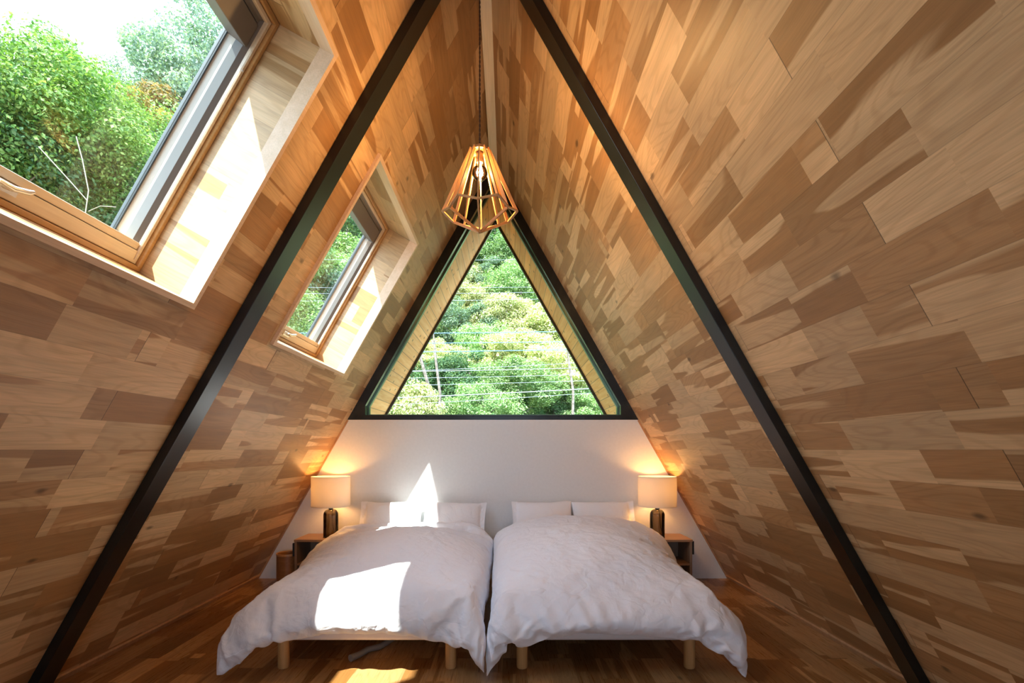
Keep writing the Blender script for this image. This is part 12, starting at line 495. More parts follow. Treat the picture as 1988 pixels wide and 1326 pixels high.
def slope(fn, holes):
    b = MB()
    ys = [YB] + [q for h in holes for q in h] + [YE]; ss = [0, SA, SB, SMAX]
    for i in range(len(ys) - 1):
        for j in range(3):
            if j == 1 and (ys[i], ys[i + 1]) in holes: continue
            q = [(ys[i], ss[j]), (ys[i + 1], ss[j]), (ys[i + 1], ss[j + 1]), (ys[i], ss[j + 1])]
            sh = 0 if fn is L else 37.3 * 1.94
            b.face([fn(y, s, 0) for y, s in q], [(y + sh, s) for y, s in q])
            b.face([fn(y, s, .24) for y, s in q], [(y, s) for y, s in q])
    for (y, s, y2, s2) in ((YB, 0, YE, 0), (YB, SMAX, YE, SMAX), (YB, 0, YB, SMAX), (YE, 0, YE, SMAX)):
        b.face([fn(y, s, 0), fn(y2, s2, 0), fn(y2, s2, .24), fn(y, s, .24)])
    return b
struct(slope(L, [WIN1, WIN2]).build('wall_left', 'floor'), 'left sloping wall of light birch parquet staves with two roof windows', 'wall').data.materials[0] = M['floor']
bpy.data.objects['wall_left'].data.materials[0] = M['parq'] if 'parq' in M else bpy.data.materials['birch_parquet_wall']
struct(slope(RR, []).build('wall_right', bpy.data.materials['birch_parquet_wall']), 'right sloping wall of light and brown birch parquet staves', 'wall')

def hw(z): return (ZA - z) * T
def gable(name, y0, y1, ztop, lab):
    b = MB(); w0 = hw(0) ; w1 = hw(ztop)
    P = [(XC - w0, 0), (XC + w0, 0), (XC + w1, ztop), (XC - w1, ztop)]
    b.hexa([(x, y0, z) for x, z in P] + [(x, y1, z) for x, z in P])
    return struct(b.build(name, 'white'), lab, 'wall')
gable('wall_back', DW, YE, 1.54, 'white plastered low wall behind the two beds')
b = MB()
def tz(xa0, xb0, za, xa1, xb1, zb):
    q = [(xa0, za), (xb0, za), (xb1, zb), (xa1, zb)]
    b.hexa([(XC + x, YB - .17, z) for x, z in q] + [(XC + x, YB, z) for x, z in q])
tz(-hw(0), hw(0), 0, -hw(.35), hw(.35), .35)
tz(-hw(.35), -1.0, .35, -hw(1.85), -1.0, 1.85); tz(1.0, hw(.35), .35, 1.0, hw(1.85), 1.85)
tz(-hw(1.85), hw(1.85), 1.85, -.005, .005, ZA - .01)
struct(b.build('wall_front', 'white'), 'white gable wall behind the camera', 'wall')
e = empty('window_added', (XC, YB, .35)); struct(e, 'added wide window behind the camera, out of view, lighting the bed fronts', 'window')  # added opening, never in view; lets in light for the bed fronts and floor
b = MB()
for x0, x1, z0, z1 in ((-1.0, 1.0, .35, .40), (-1.0, 1.0, 1.80, 1.85), (-1.0, -.95, .40, 1.80), (.95, 1.0, .40, 1.80), (-.03, .03, .40, 1.80)):
    b.box(XC + x0, XC + x1, YB - .12, YB - .05, z0, z1)
b.build('window_frame', 'blackframe', e)
b = MB(); q = [(-.95, .40), (.95, .40), (.95, 1.80), (-.95, 1.80)]; b.face([(XC + x, YB - .08, z) for x, z in q]); b.build('window_pane', 'pane', e)

def gable_window(name, y0, y1, yg, lab):
    e = empty(name, (XC, y0, 1.54)); struct(e, lab, 'window')
    zb = 1.585; c = 1.24; k = .167
    O = [(-hw(1.54), 1.54), (-hw(1.72), 1.72), (0, ZA), (hw(1.72), 1.72), (hw(1.54), 1.54)]
    I = [(-c, zb), (-c, ZA - k - c / T), (0, ZA - k), (c, ZA - k - c / T), (c, zb)]
    b = MB()
    for i in range(5):
        j = (i + 1) % 5
        o1, o2, i1, i2 = O[i], O[j], I[i], I[j]
        for y in (y0, y1): b.face([(XC + q[0], y, q[1]) for q in (o1, o2, i2, i1)])
        b.face([(XC + i1[0], y0, i1[1]), (XC + i2[0], y0, i2[1]), (XC + i2[0], y1, i2[1]), (XC + i1[0], y1, i1[1])])
        b.face([(XC + o1[0], y0, o1[1]), (XC + o2[0], y0, o2[1]), (XC + o2[0], y1, o2[1]), (XC + o1[0], y1, o1[1])])
    b.build('window_frame', 'blackframe', e)
    # slim glazing bead round the pane
    b = MB(); t = .014
    I2 = [(-c + t, zb + t), (-c + t, ZA - k - t * KQ / T - (c - t) / T), (0, ZA - k - t * KQ / T), (c - t, ZA - k - t * KQ / T - (c - t) / T), (c - t, zb + t)]
    ya, yb_ = yg - .022, yg + .022
    for i in range(5):
        j = (i + 1) % 5
        for y in (ya, yb_): b.face([(XC + q[0], y, q[1]) for q in (I[i], I[j], I2[j], I2[i])])
        b.face([(XC + I2[i][0], ya, I2[i][1]), (XC + I2[j][0], ya, I2[j][1]), (XC + I2[j][0], yb_, I2[j][1]), (XC + I2[i][0], yb_, I2[i][1])])
    b.build('glazing_bead', 'bead', e)
    b = MB(); b.face([(XC + q[0], yg, q[1]) for q in I]); b.build('window_pane', 'pane', e)
    return e
gable_window('window_3', DW, YE, DW + .12, 'large triangular gable window in a black frame above the white wall')

# white wall's thin wooden edge battens, ridge board, skirting
for i, (sg, fn, nm) in enumerate(((-1, L, 'left'), (1, RR, 'right'))):
    b = MB(); b.sbox(DW - .012, DW, .0, 1.54 * KQ, -.014, 0, fn)
    struct(b.build('trim_%d' % (i + 1), 'batten'), 'thin wooden edge batten where the white wall meets the %s sloping wall' % nm, 'trim')
    b = MB(); b.sbox(YB, DW - .012, 0, .045, -.014, 0, fn)
    struct(b.build('baseboard_' + nm, 'batten'), 'thin wooden skirting strip along the foot of the %s sloping wall' % nm, 'baseboard')
b = MB(); zr = ZA - .0425 / T
for y0_, y1_ in [(YB, -.9), (-.9, 1.0), (1.0, 2.9), (2.9, 3.9), (3.9, DW)]:
    b.box(XC - .026, XC + .048, y0_ + .0006, y1_ - .0006, zr - .004, zr + .02)
struct(b.build('trim_3', 'trim', None, origin=(XC, 1, zr)), 'flat pale wooden ridge board running along the peak of the ceiling', 'trim')

# eaves beyond the gable window: knotty pine soffit with a black edge
for i, (fn, nm) in enumerate(((L, 'left'), (RR, 'right'))):
    e = empty('trim_%d' % (4 + i), fn(YE, 1.6)); struct(e, 'knotty pine roof overhang outside the gable window, %s slope' % nm, 'eave')
    b = MB(); y1 = 6.04
    q = [(YE, .9), (y1, .9), (y1, SMAX), (YE, SMAX)]
    b.face([fn(y, s, 0) for y, s in q], [(y, s + i * 3.3) for y, s in q]); b.face([fn(y, s, .14) for y, s in q])
    b.build('soffit', 'soffit', e)
    b = MB(); b.sbox(y1, y1 + .035, .9, SMAX - .012 / T, -.028, .17, fn); b.build('fascia', 'blackframe', e)

# rafters
def beam(sg, nm, y0, y1):
    b = MB(); d = .045 * KQ / T
    P = [(-ZA * T, 0), (0, ZA), (0, ZA - d), (-(ZA - d) * T, 0)]
    P = [(XC - sg * x if sg > 0 else XC + x, z) for x, z in P]
    b.hexa([(x, y0, z) for x, z in P] + [(x, y1, z) for x, z in P])
    o = b.build('roof_beam', 'black', None, bevel=.002, origin=(P[0][0], y0, 0))
    return o
tag(beam(-1, 'left', 2.482, 2.605), 'black painted timber roof beam on the left slope between the two roof windows', 'beam')
tag(beam(1, 'right', 2.482, 2.605), 'black painted timber roof beam across the right sloping wall', 'beam')

# skylights
def skylight(name, y0, y1, lab):
    org = L((y0 + y1) / 2, SA, 0)
    e = empty(name, org); struct(e, lab, 'window')
    def loop(o, n, ob=None, ot=None):
        ob = o if ob is None else ob; ot = o if ot is None else ot
        return [(y0 + o, SA + ob, n), (y1 - o, SA + ob, n), (y1 - o, SB - ot, n), (y0 + o, SB - ot, n)]
    def sweep(nm, loops, mat, bevel=0):
        b = MB()
        for a, c in zip(loops[:-1], loops[1:]):
            for k in range(4):
                k2 = (k + 1) % 4
                q = (a[k], a[k2], c[k2], c[k])
                if k in (0, 2): uv = [(p[0] + k * .5, p[2] + .02 + k * .3) for p in q]
                else: uv = [(p[2] + k * 1.3 + y0, p[1]) for p in q]
                b.face([L(*p) for p in q], uv)
        return b.build(nm, mat, e)
    sweep('reveal_lining', [loop(0, .0), loop(0, .252)], 'reveal')
    # birch casing round the opening
    b = MB(); t = .022; n0, n1 = -.020, .050; i_ = .002
    b.sbox(y0 - t, y1 + t, SA - t, SA + i_, n0, n1); b.sbox(y0 - t, y1 + t, SB - i_, SB + t, n0, n1)
    b.sbox(y0 - t, y0 + i_, SA + i_, SB - i_, n0, n1); b.sbox(y1 - i_, y1 + t, SA + i_, SB - i_, n0, n1)
    b.build('casing', 'trim', e)
    sweep('window_frame', [loop(0, .250), loop(.004, .246), loop(.020, .246), loop(.023, .250), loop(.023, .275)], 'pine')
    sweep('sash', [loop(.025, .275), loop(.025, .262), loop(.028, .259), loop(.041, .259), loop(.044, .264), loop(.044, .279)], 'pinelight')
    sweep('sash_channel', [loop(.060, .292), loop(.076, .316)], 'alu')
    sweep('sash_groove', [loop(.044, .276), loop(.060, .292)], 'taupe')
    sweep('glazing_strip', [loop(.076, .316), loop(.089, .348)], 'cream')
    sweep('gasket', [loop(.089, .346), loop(.096, .343), loop(.100, .352)], 'gasket')
    b = MB(); b.face([L(*p) for p in loop(.100, .352)]); b.build('window_pane', 'pane', e)
    b = MB(); b.face([L(*p) for p in loop(.097, .364)]); b.build('window_pane', 'pane', e)
    # outer flashing collar that closes the sash from outside
    sweep('outer_collar', [loop(-.05, .24), loop(-.03, .366), loop(.097, .366), loop(.098, .345)], 'gasket')
    b = MB()
    b.sbox(y0 + .047, y1 - .047, SA + .026, SA + .080, .258, .300)
    b.sbox(y0 + .047, y1 - .047, SA + .082, SA + .112, .266, .345)
    b.build('bottom_rail', 'pinelight', e, bevel=.003)
    b = MB(); b.sbox(y0 + .055, y1 - .055, SB - .180, SB - .075, .280, .348); b.sbox(y0 + .055, y1 - .055, SB - .07, SB - .040, .285, .348)
    v = b.build('vent_housing', 'taupe', e, bevel=.003); tag(v, 'grey brown blind housing at the top of the window')
    ym = (y0 + y1) / 2
    b = MB(); b.sbox(ym - .045, ym + .045, SA + .045, SA + .078, .250, .258)
    b.tube([L(ym, SA + .062, .255), L(ym, SA + .066, .225)], .009)
    b.tube([L(ym - .045, SA + .072, .222), L(ym, SA + .068, .222), L(ym + .04, SA + .080, .218), L(ym + .052, SA + .090, .214)], [.006, .010, .009, .005])
    b.build('handle', 'silver', e, smooth=True)
    b = MB(); c = L(y1 - .036, 3.12, .262)
    b.lathe([(.0001, -.006), (.005, -.004), (.006, 0), (.005, .004), (.0001, .006)], 12, c); b.tube([c, L(y1 - .036, 3.12, .285)], .0025)
    b.build('blind_knob', 'plate', e, smooth=True)
skylight('window_1', *WIN1, 'large roof window on the left slope nearest the camera, trees and sky behind')
skylight('window_2', *WIN2, 'smaller looking roof window on the left slope beyond the black beam')

# ---------------------------------------------------------------- beds
def leg(x, y, z1):
    b = MB(); r = .032
    b.lathe([(.0001, 0), (r - .004, 0), (r - .001, .003), (r - .001, .006), (r, .012), (r, z1)], 28, (x, y, 0)); return b
def make_bed(cx, lab):
    y0, y1 = 2.84, 4.80; w = .60
    e = empty('bed', (cx, y0, 0)); tag(e, lab, 'bed', 'pair of twin beds')
    b = MB(); b.box(cx - w, cx + w, y0, y1, .168, .30); o = b.build('bed_base', 'base', e); 
    m = o.modifiers.new('bevel', 'BEVEL'); m.width = .02; m.segments = 4
    b = MB(); b.box(cx - w + .005, cx + w - .005, y0 + .005, y1, .29, .425); o = b.build('mattress', 'sheet', e)
    m = o.modifiers.new('bevel', 'BEVEL'); m.width = .045; m.segments = 5
    for lx in (-w + .12, w - .12):
        for ly in (y0 + .045, y1 - .12):
            leg(cx + lx, ly, .175).build('leg', 'legwood', e, smooth=True)
    return e
CXL, CXR = -.805, .565
make_bed(CXL, 'left twin bed on round wooden legs, its duvet crossed by a sun patch')
make_bed(CXR, 'right twin bed on round wooden legs, its duvet wholly in shade')

def decode(s, h, w):
    d = np.array(s.split(), dtype=np.int64).reshape(3, h, w)
    return np.cumsum(np.cumsum(np.moveaxis(d, 0, 2), 0), 1) / 500.0
def grow(A, h, w):                              # resample a grid to h x w points
    u = np.linspace(0, A.shape[0] - 1, h); v = np.linspace(0, A.shape[1] - 1, w)
    i = np.minimum(u.astype(int), A.shape[0] - 2); j = np.minimum(v.astype(int), A.shape[1] - 2)
    fu = (u - i)[:, None, None]; fv = (v - j)[None, :, None]
    a = A[i][:, j]; b_ = A[i + 1][:, j]; c = A[i][:, j + 1]; d = A[i + 1][:, j + 1]
    return (a * (1 - fu) + b_ * fu) * (1 - fv) + (c * (1 - fu) + d * fu) * fv
def duvet(ts, bs, cx, inner, lab):
    nx, ny = 72, 86
    Tp = decode(ts, ny + 1, nx + 1); B = grow(decode(bs, 44, 37), ny + 1, nx + 1)[1:-1, 1:-1]
    N = (nx + 1) * (ny + 1)
    P = np.concatenate([Tp.reshape(-1, 3), B.reshape(-1, 3)])
    x = P[:, 0] * inner
    k = np.clip(x - .56, 0, None); x = np.where(x > .56, .56 + .14 * np.tanh(k / .15), x)      # squeezed against its neighbour
    P[:, 0] = x * inner
    z = P[:, 2]; y = P[:, 1]
    hd = np.clip((y - .5) / .9, 0, 1); hd = hd * hd * (3 - 2 * hd)
    P[:, 0] += np.sign(P[:, 0]) * (P[:, 0] * inner < 0) * np.clip((np.abs(P[:, 0]) - .25) / .45, 0, 1) * hd * (.15 if inner > 0 else .05)
    w_ = np.clip((.20 - y) / .12, 0, 1) * np.clip(1 - np.abs(P[:, 0] / .64) ** 2.5, 0, 1) * np.clip((.46 - z) / .30, 0, 1)
    P[:, 2] = z + DUV_LIFT * w_
    # gathers that run up from the hems, and long soft creases on top
    jj = np.concatenate([np.repeat(np.arange(ny + 1), nx + 1), np.repeat(np.arange(1, ny), nx - 1)])
    ii = np.concatenate([np.tile(np.arange(nx + 1), ny + 1), np.tile(np.arange(1, nx), ny - 1)])
    for q in range(len(P)):
        j = jj[q]; i = ii[q]; x_, y_ = i / nx * 1.76, j / ny * 2.1
        wf = math.exp(-j / 9.0); ws = math.exp(-min(i, nx - i) / 5.0); e_ = min(1, min(i, nx - i, j, ny - j) / 2)
        gf = noise.noise(Vector((x_ * 15 + y_ * 3.5, y_ * 1.6, cx))) + .6 * noise.noise(Vector((x_ * 31 + y_ * 6, y_ * 3, cx + 5)))
        gs = noise.noise(Vector((x_ * 1.8, y_ * 12 + x_ * 2, cx + 9)))
        rd = 1 - min(1, abs(noise.noise(Vector((x_ * 2.3 + y_ * .8, y_ * 1.7, cx * 3)))) / .10)
        top = 1 if q < N else -1
        P[q, 1] -= e_ * wf * .055 * gf
        P[q, 2] += top * e_ * ((1 - wf) * .010 * rd + ws * .018 * gs + wf * .016 * gf)
    P[:, 0] += cx; P[:, 1] += 2.84
    fs = []
    def vid(l, i, j):
        if l and not (i in (0, nx) or j in (0, ny)): return N + (j - 1) * (nx - 1) + i - 1
        return j * (nx + 1) + i
    for j in range(ny):
        for i in range(nx):
            fs.append((vid(0, i, j), vid(0, i + 1, j), vid(0, i + 1, j + 1), vid(0, i, j + 1)))
            fs.append((vid(1, i, j), vid(1, i, j + 1), vid(1, i + 1, j + 1), vid(1, i + 1, j)))
    b = MB(); b.mesh(P.tolist(), fs)
    o = b.build('duvet', 'sheet', None, smooth=True, origin=(cx, 2.84, .42), sub=2)
    tx = bpy.data.textures.new('wrinkle', 'CLOUDS'); tx.noise_scale = .09; tx.noise_depth = 3
    m = o.modifiers.new('wrinkle', 'DISPLACE'); m.texture = tx; m.strength = .016; m.mid_level = .5; m.texture_coords = 'LOCAL'
    return tag(o, lab, 'duvet', 'white duvets on the twin beds')
DUV_LIFT = .125
duvet(D1T, D1B, CXL, 1, 'white cotton duvet on the left bed, partly in bright sun')
duvet(D2T, D2B, CXR, -1, 'white cotton duvet on the right bed, smooth and in shade')

# pillows lean against the wall behind the duvets
def pillow(cx, hem, seed, lab, dz=0, dw=0):
    random.seed(seed)
    W2, H2, TH = .30 + dw, .215, .085
    nx, ny = 46, 34; vs = []
    off = Vector((seed * 3.1, seed, 0))
    def pt(i, j, side):
        u = i / nx * 2 - 1; v = j / ny * 2 - 1
        us = u * hem                                      # +1 is the hemmed end
        fl = max(0, min(1, (us - .80) / .06))             # flat hem beyond .8
        uu = max(-1, min(1, (us + .0) / .84)) if us > 0 else us
        t = TH * (max(0, 1 - abs(uu) ** 2.6) ** .55) * (max(0, 1 - abs(v) ** 2.6) ** .55)
        t = t * (1 - fl) + .004 * fl
        x = u * W2 * (1 - .05 * (1 - abs(v) ** 2) * (0 if us > 0 else 1) * 0) 
        z = v * H2 * (1 - .07 * (1 - min(1, abs(u) * 1.0) ** 6 * 1) * 0)
        # pulled-in sides, full corners
        x *= 1 - .045 * (1 - v * v) * abs(u) ** 3
        z *= 1 - .07 * (1 - u * u) * abs(v) ** 3
        w = noise.noise(Vector((x * 6, z * 6, side * 5)) + off) * .010 + noise.noise(Vector((x * 15, z * 13, side * 7)) + off) * .0045
        w += fl * .008 * math.sin(v * 14 + seed)
        if fl > 0: w += .006 * math.cos((us - .80) * 140)
        e = (1 - u ** 8) * (1 - v ** 8)
        return Vector((x, side * (t + w * e), z + .012 * noise.noise(Vector((u * 2, 3, seed)))))
    N = (nx + 1) * (ny + 1)
    for side in (-1, 1):
        for j in range(ny + 1):
            for i in range(nx + 1): vs.append(pt(i, j, side))
    fs = []
    for j in range(ny):
        for i in range(nx):
            a = j * (nx + 1) + i
            fs.append((a, a + 1, a + nx + 2, a + nx + 1)); fs.append((N + a, N + a + nx + 1, N + a + nx + 2, N + a + 1))
    rot = Matrix.Rotation(R(-33), 4, 'X') @ Matrix.Rotation(R(random.uniform(-1.5, 1.5)), 4, 'Y')
    c = Vector((cx, 4.70, .575 + dz))
    b = MB(); b.mesh([c + rot @ v for v in vs], fs)
    o = b.build('pillow', 'pillow', None, smooth=True, origin=c, sub=1)
    return tag(o, lab, 'pillow', 'white pillows against the wall')
for p in ((CXL - .29, -1, 1, 'white hemmed pillow at the left end of the left bed, beside the left lamp', 0, 0),
          (CXL + .305, 1, 2, 'white pillow with stitched hem on the left bed, nearer the gap between the beds', -.005, 0),
          (CXR - .235, -1, 3, 'white pillow on the right bed, nearer the gap between the beds', 0, -.01),
          (CXR + .345, 1, 4, 'white pillow on the right bed beside the right lamp', 0, 0)):
    pillow(*p)

# ---------------------------------------------------------------- nightstands, lamps, bin
def nightstand(x0, x1, lab):
    yb, yf, z1, t = DW - .005, 4.54, .437, .022
    e = empty('nightstand', ((x0 + x1) / 2, yf, 0)); tag(e, lab, 'nightstand', 'open wooden nightstands')
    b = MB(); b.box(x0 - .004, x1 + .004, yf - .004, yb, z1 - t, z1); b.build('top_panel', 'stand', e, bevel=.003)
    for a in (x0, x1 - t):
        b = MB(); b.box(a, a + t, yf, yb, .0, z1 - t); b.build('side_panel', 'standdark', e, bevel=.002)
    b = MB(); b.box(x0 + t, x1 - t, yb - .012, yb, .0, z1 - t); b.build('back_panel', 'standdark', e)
    b = MB(); b.box(x0 + t, x1 - t, yf + .01, yb - .012, .20, .20 + .018); b.build('shelf', 'stand', e)
    return e
nightstand(1.265, 1.672, 'open wooden nightstand right of the beds, carrying the right lamp')
nightstand(-1.925, -1.515, 'open wooden nightstand left of the beds, carrying the left lamp')

def table_lamp(cx, cy, lab):
    z0 = .437
    e = empty('table_lamp', (cx, cy, z0)); tag(e, lab, 'lamp', 'bedside lamps with drum shades')
    b = MB(); r = .067
    prof = [(.0001, .004), (r - .006, .004), (r, .012), (r, .205)]
    for k in range(1, 9):
        t = k / 8 * math.pi / 2; prof.append((.018 + (r - .018) * math.cos(t), .205 + .055 * math.sin(t)))
    prof += [(.016, .268)]
    b.lathe(prof, 40, (cx, cy, z0)); 
    b.lathe([(q[0] * .93, q[1] * .985 + .004) for q in prof], 40, (cx, cy, z0))
    tag(b.build('lamp_base', 'smoke', e, smooth=True), 'smoked glass bottle base')
    b = MB(); b.lathe([(.0001, 0), (r + .001, 0), (r + .002, .005), (r - .002, .008), (.0001, .008)], 40, (cx, cy, z0)); b.build('base_ring', 'rubber', e, smooth=True)
    b = MB(); b.lathe([(.0001, .255), (.017, .255), (.020, .262), (.020, .276), (.014, .282), (.014, .34), (.0001, .34)], 24, (cx, cy, z0)); b.build('lamp_socket', 'rubber', e, smooth=True)
    b = MB(); P = []
    for k in range(18):
        t = k / 17; P.append((cx + .012 + .042 * t ** 2 + .006 * math.sin(t * 7), cy + .0 - .02 * math.sin(t * 3), z0 + .262 - .245 * t))
    P += [(cx + .058, cy + .02, z0 + .016), (cx + .075, cy + .05, z0 + .006)]
    b.tube(P, .0032, 8); b.build('power_cord', 'rubber', e, smooth=True)
    b = MB(); sr, zs, zt = .174, .290, .560
    b.lathe([(sr, zs), (sr, zt)], 72, (cx, cy, z0)); b.lathe([(sr - .0025, zt), (sr - .0025, zs)], 72, (cx, cy, z0))
    b.build('lamp_shade', 'shade', e, smooth=True)
    for zz in (zs, zt):
        b = MB(); b.lathe([(sr + .0012, zz - .004), (sr + .0012, zz + .004), (sr - .004, zz + .004), (sr - .004, zz - .004), (sr + .0012, zz - .004)], 72, (cx, cy, z0))
        b.build('shade_rim', 'cream', e, smooth=True)
    b = MB()
    for k in range(3):
        t = k * 2.094 + .4; b.tube([(cx + .014 * math.cos(t), cy + .014 * math.sin(t), z0 + .34), (cx + (sr - .003) * math.cos(t), cy + (sr - .003) * math.sin(t), z0 + .50)], .0018, 6)
    b.build('shade_holder', 'cream', e)
    b = MB(); b.lathe([(.0001, .335), (.014, .337), (.016, .355), (.030, .395), (.030, .41), (.020, .435), (.0001, .442)], 24, (cx, cy, z0)); bo = b.build('bulb', 'lampbulb', e, smooth=True)
    l = bpy.data.lights.new('bedside_bulb', 'POINT'); l.energy = LAMP_W; l.color = (1.0, .50, .16); l.shadow_soft_size = .032
    o = bpy.data.objects.new('bulb_glow', l); COL.objects.link(o); o.parent = e; o.location = (0, 0, .47)
    return e
LAMP_W = 2.5
table_lamp(1.397, 4.68, 'lit lamp with cream drum shade on smoked glass base, right of the beds')
table_lamp(-1.645, 4.68, 'lit lamp with cream drum shade on smoked glass base, left of the beds')

# round bentwood bin in the left corner
e = empty('waste_bin', (-2.03, 4.66, 0)); tag(e, 'round bentwood waste bin in the corner left of the left nightstand', 'bin')
b = MB(); b.lathe([(.0001, .012), (.098, .012), (.098, .290)], 48, (-2.03, 4.66, 0)); b.lathe([(.104, .290), (.104, .006), (.090, 0), (.0001, 0)], 48, (-2.03, 4.66, 0)); b.build('bin_body', 'binwood', e, smooth=True)
b = MB(); b.lathe([(.097, .288), (.097, .296), (.106, .296), (.107, .280), (.104, .276)], 48, (-2.03, 4.66, 0)); b.build('bin_rim', 'legwood', e, smooth=True)

# phone charger plate and plug right of the right nightstand
e = empty('wall_outlet', (1.76, DW, .33)); tag(e, 'white wall outlet low on the white wall right of the right nightstand', 'outlet')
b = MB(); b.box(1.728, 1.80, DW - .007, DW, .27, .38); b.build('cover_plate', 'plate', e, bevel=.003)
b = MB(); b.box(1.742, 1.77, DW - .009, DW - .006, .30, .345); b.build('socket_face', 'cream', e)
e = empty('plug_and_cord', (1.74, DW - .03, .31)); tag(e, 'black plug with cord in the wall outlet beside the right nightstand', 'plug')
b = MB(); b.box(1.738, 1.772, DW - .040, DW - .009, .300, .330); b.build('plug', 'rubber', e, bevel=.004)
b = MB(); b.tube([(1.745, DW - .04, .315), (1.72, DW - .06, .325), (1.70, DW - .10, .31), (1.70, DW - .12, .22), (1.70, DW - .12, .05), (1.698, DW - .12, .004)], .004, 8); b.build('cord', 'rubber', e, smooth=True)
for x, z1, lab in ((1.688, .418, 'narrow black remote pocket on the right side of the right nightstand'), (-1.944, .40, 'narrow black remote pocket on the left side of the left nightstand')):
    b = MB(); b.box(x - .008, x + .008, 4.56, 4.60, z1 - .12, z1); o = b.build('remote_control', 'rubber', None, bevel=.003, origin=(x, 4.58, z1 - .12))
    tag(o, lab.replace('remote pocket on', 'remote holder fixed to'), 'holder')

# grey bent tube under the left bed
b = MB(); b.tube([(-.925, 2.96, .021), (-.885, 3.02, .021), (-.86, 3.09, .021), (-.80, 3.13, .021), (-.775, 3.18, .022), (-.75, 3.25, .022), (-.735, 3.40, .024), (-.73, 3.7, .024)], [.021, .019, .019, .018, .018, .019, .019, .019], 14)
tag(b.build('grey_tube', 'tube', None, smooth=True, origin=(-.8, 3.1, 0)), 'grey bent plastic tube lying on the floor under the left bed', 'tube')

# ---------------------------------------------------------------- pendant lamp
PX, PY = XC, 2.55
e = empty('pendant_lamp', (PX, PY, 2.352)); tag(e, 'lit pendant lamp with faceted cage of thin wooden slats hanging from the ridge', 'lamp')
def pv(a, r, z): return Vector((PX + r * math.sin(R(a)), PY - r * math.cos(R(a)), z))
for k in range(12):
    a = k * 30; big = k % 2
    rb, zb_ = (.190, 2.462) if big else (.166, 2.443)
    b = MB(); b.plank(pv(a, .046, 2.768), pv(a, rb - .004, zb_), pv(a, 1, 0) - pv(a, 0, 0), .020, .0065, .016); b.build('slat', 'slat', e)
    a2 = a + 30; r2, z2 = (.166, 2.443) if big else (.190, 2.462)
    b = MB(); b.plank(pv(a, rb, zb_), pv(a2, r2, z2), (0, 0, 1), .007, .012); b.build('ring_segment', 'slat', e)
for k in range(0, 12, 2):
    a = k * 30
    b = MB(); b.plank(pv(a, .160, 2.441), pv(a, .004, 2.356), (0, 0, 1), .013, .0075); b.build('strut', 'slat', e)
b = MB(); b.lathe([(.008, 2.760), (.050, 2.760), (.050, 2.768), (.030, 2.786), (.008, 2.786), (.008, 2.760)], 12, (PX, PY, 0)); b.build('hub', 'slat', e)
b = MB(); b.lathe([(.0001, 2.782), (.012, 2.782), (.017, 2.77), (.018, 2.74), (.020, 2.735), (.020, 2.715), (.016, 2.705), (.0001, 2.705)], 20, (PX, PY, 0)); b.build('socket', 'socket', e, smooth=True)
b = MB(); P = [(.012, 2.706), (.013, 2.695)]
for k in range(0, 15):
    t = R(30 + k * 150 / 14); P.append((max(.0001, .040 * math.sin(t)), 2.655 + .040 * math.cos(t)))
b.lathe(P, 32, (PX, PY, 0)); b.build('bulb', 'bulbglass', e, smooth=True)
b = MB()
for k in range(6):
    t0 = k * math.pi / 3; b.tube([(PX + .004 * math.cos(t0), PY + .004 * math.sin(t0), 2.695), (PX + .013 * math.cos(t0), PY + .013 * math.sin(t0), 2.668), (PX + .008 * math.cos(t0), PY + .008 * math.sin(t0), 2.642)], .0008, 5)
b.build('filament', 'filament', e)
b = MB(); P = []; P2 = []
for k in range(160):
    z = 2.78 + (zr - .004 - 2.78) * k / 159; t = k * 1.0
    P.append((PX + .0022 * math.cos(t), PY + .0022 * math.sin(t), z)); P2.append((PX - .0022 * math.cos(t), PY - .0022 * math.sin(t), z))
b.tube(P, .0024, 6); b.tube(P2, .0024, 6); b.build('twisted_cord', 'cord', e, smooth=True)
l = bpy.data.lights.new('pendant_bulb', 'POINT'); l.energy = 9.0; l.color = (1.0, .66, .34); l.shadow_soft_size = .022
o = bpy.data.objects.new('pendant_glow', l); COL.objects.link(o); o.parent = e; o.location = (0, 0, 2.655 - 2.352)

# ---------------------------------------------------------------- outdoors: wooded hillside
def hill(x, y):
    d = max(0.0, y - 8.0 + .25 * max(0, -x - 6))
    return -3.2 + .60 * d + .5 * math.sin(x * .35 + 1) + .35 * math.sin(x * .9 + y * .6)
b = MB(); nxh, nyh = 80, 44; vs = []; fs = []
for j in range(nyh + 1):
    for i in range(nxh + 1):
        x = -44 + 68 * i / nxh; y = -6 + 42 * j / nyh
        vs.append((x, y, hill(x, y) + .25 * noise.noise(Vector((x * .7, y * .7, 0)))))
for j in range(nyh):
    for i in range(nxh):
        a = j * (nxh + 1) + i; fs.append((a, a + 1, a + nxh + 2, a + nxh + 1))
b.mesh(vs, fs)
tag(b.build('hillside', 'earth', None, smooth=True), 'steep dark undergrowth hillside rising beyond the windows', 'ground', kind='structure')

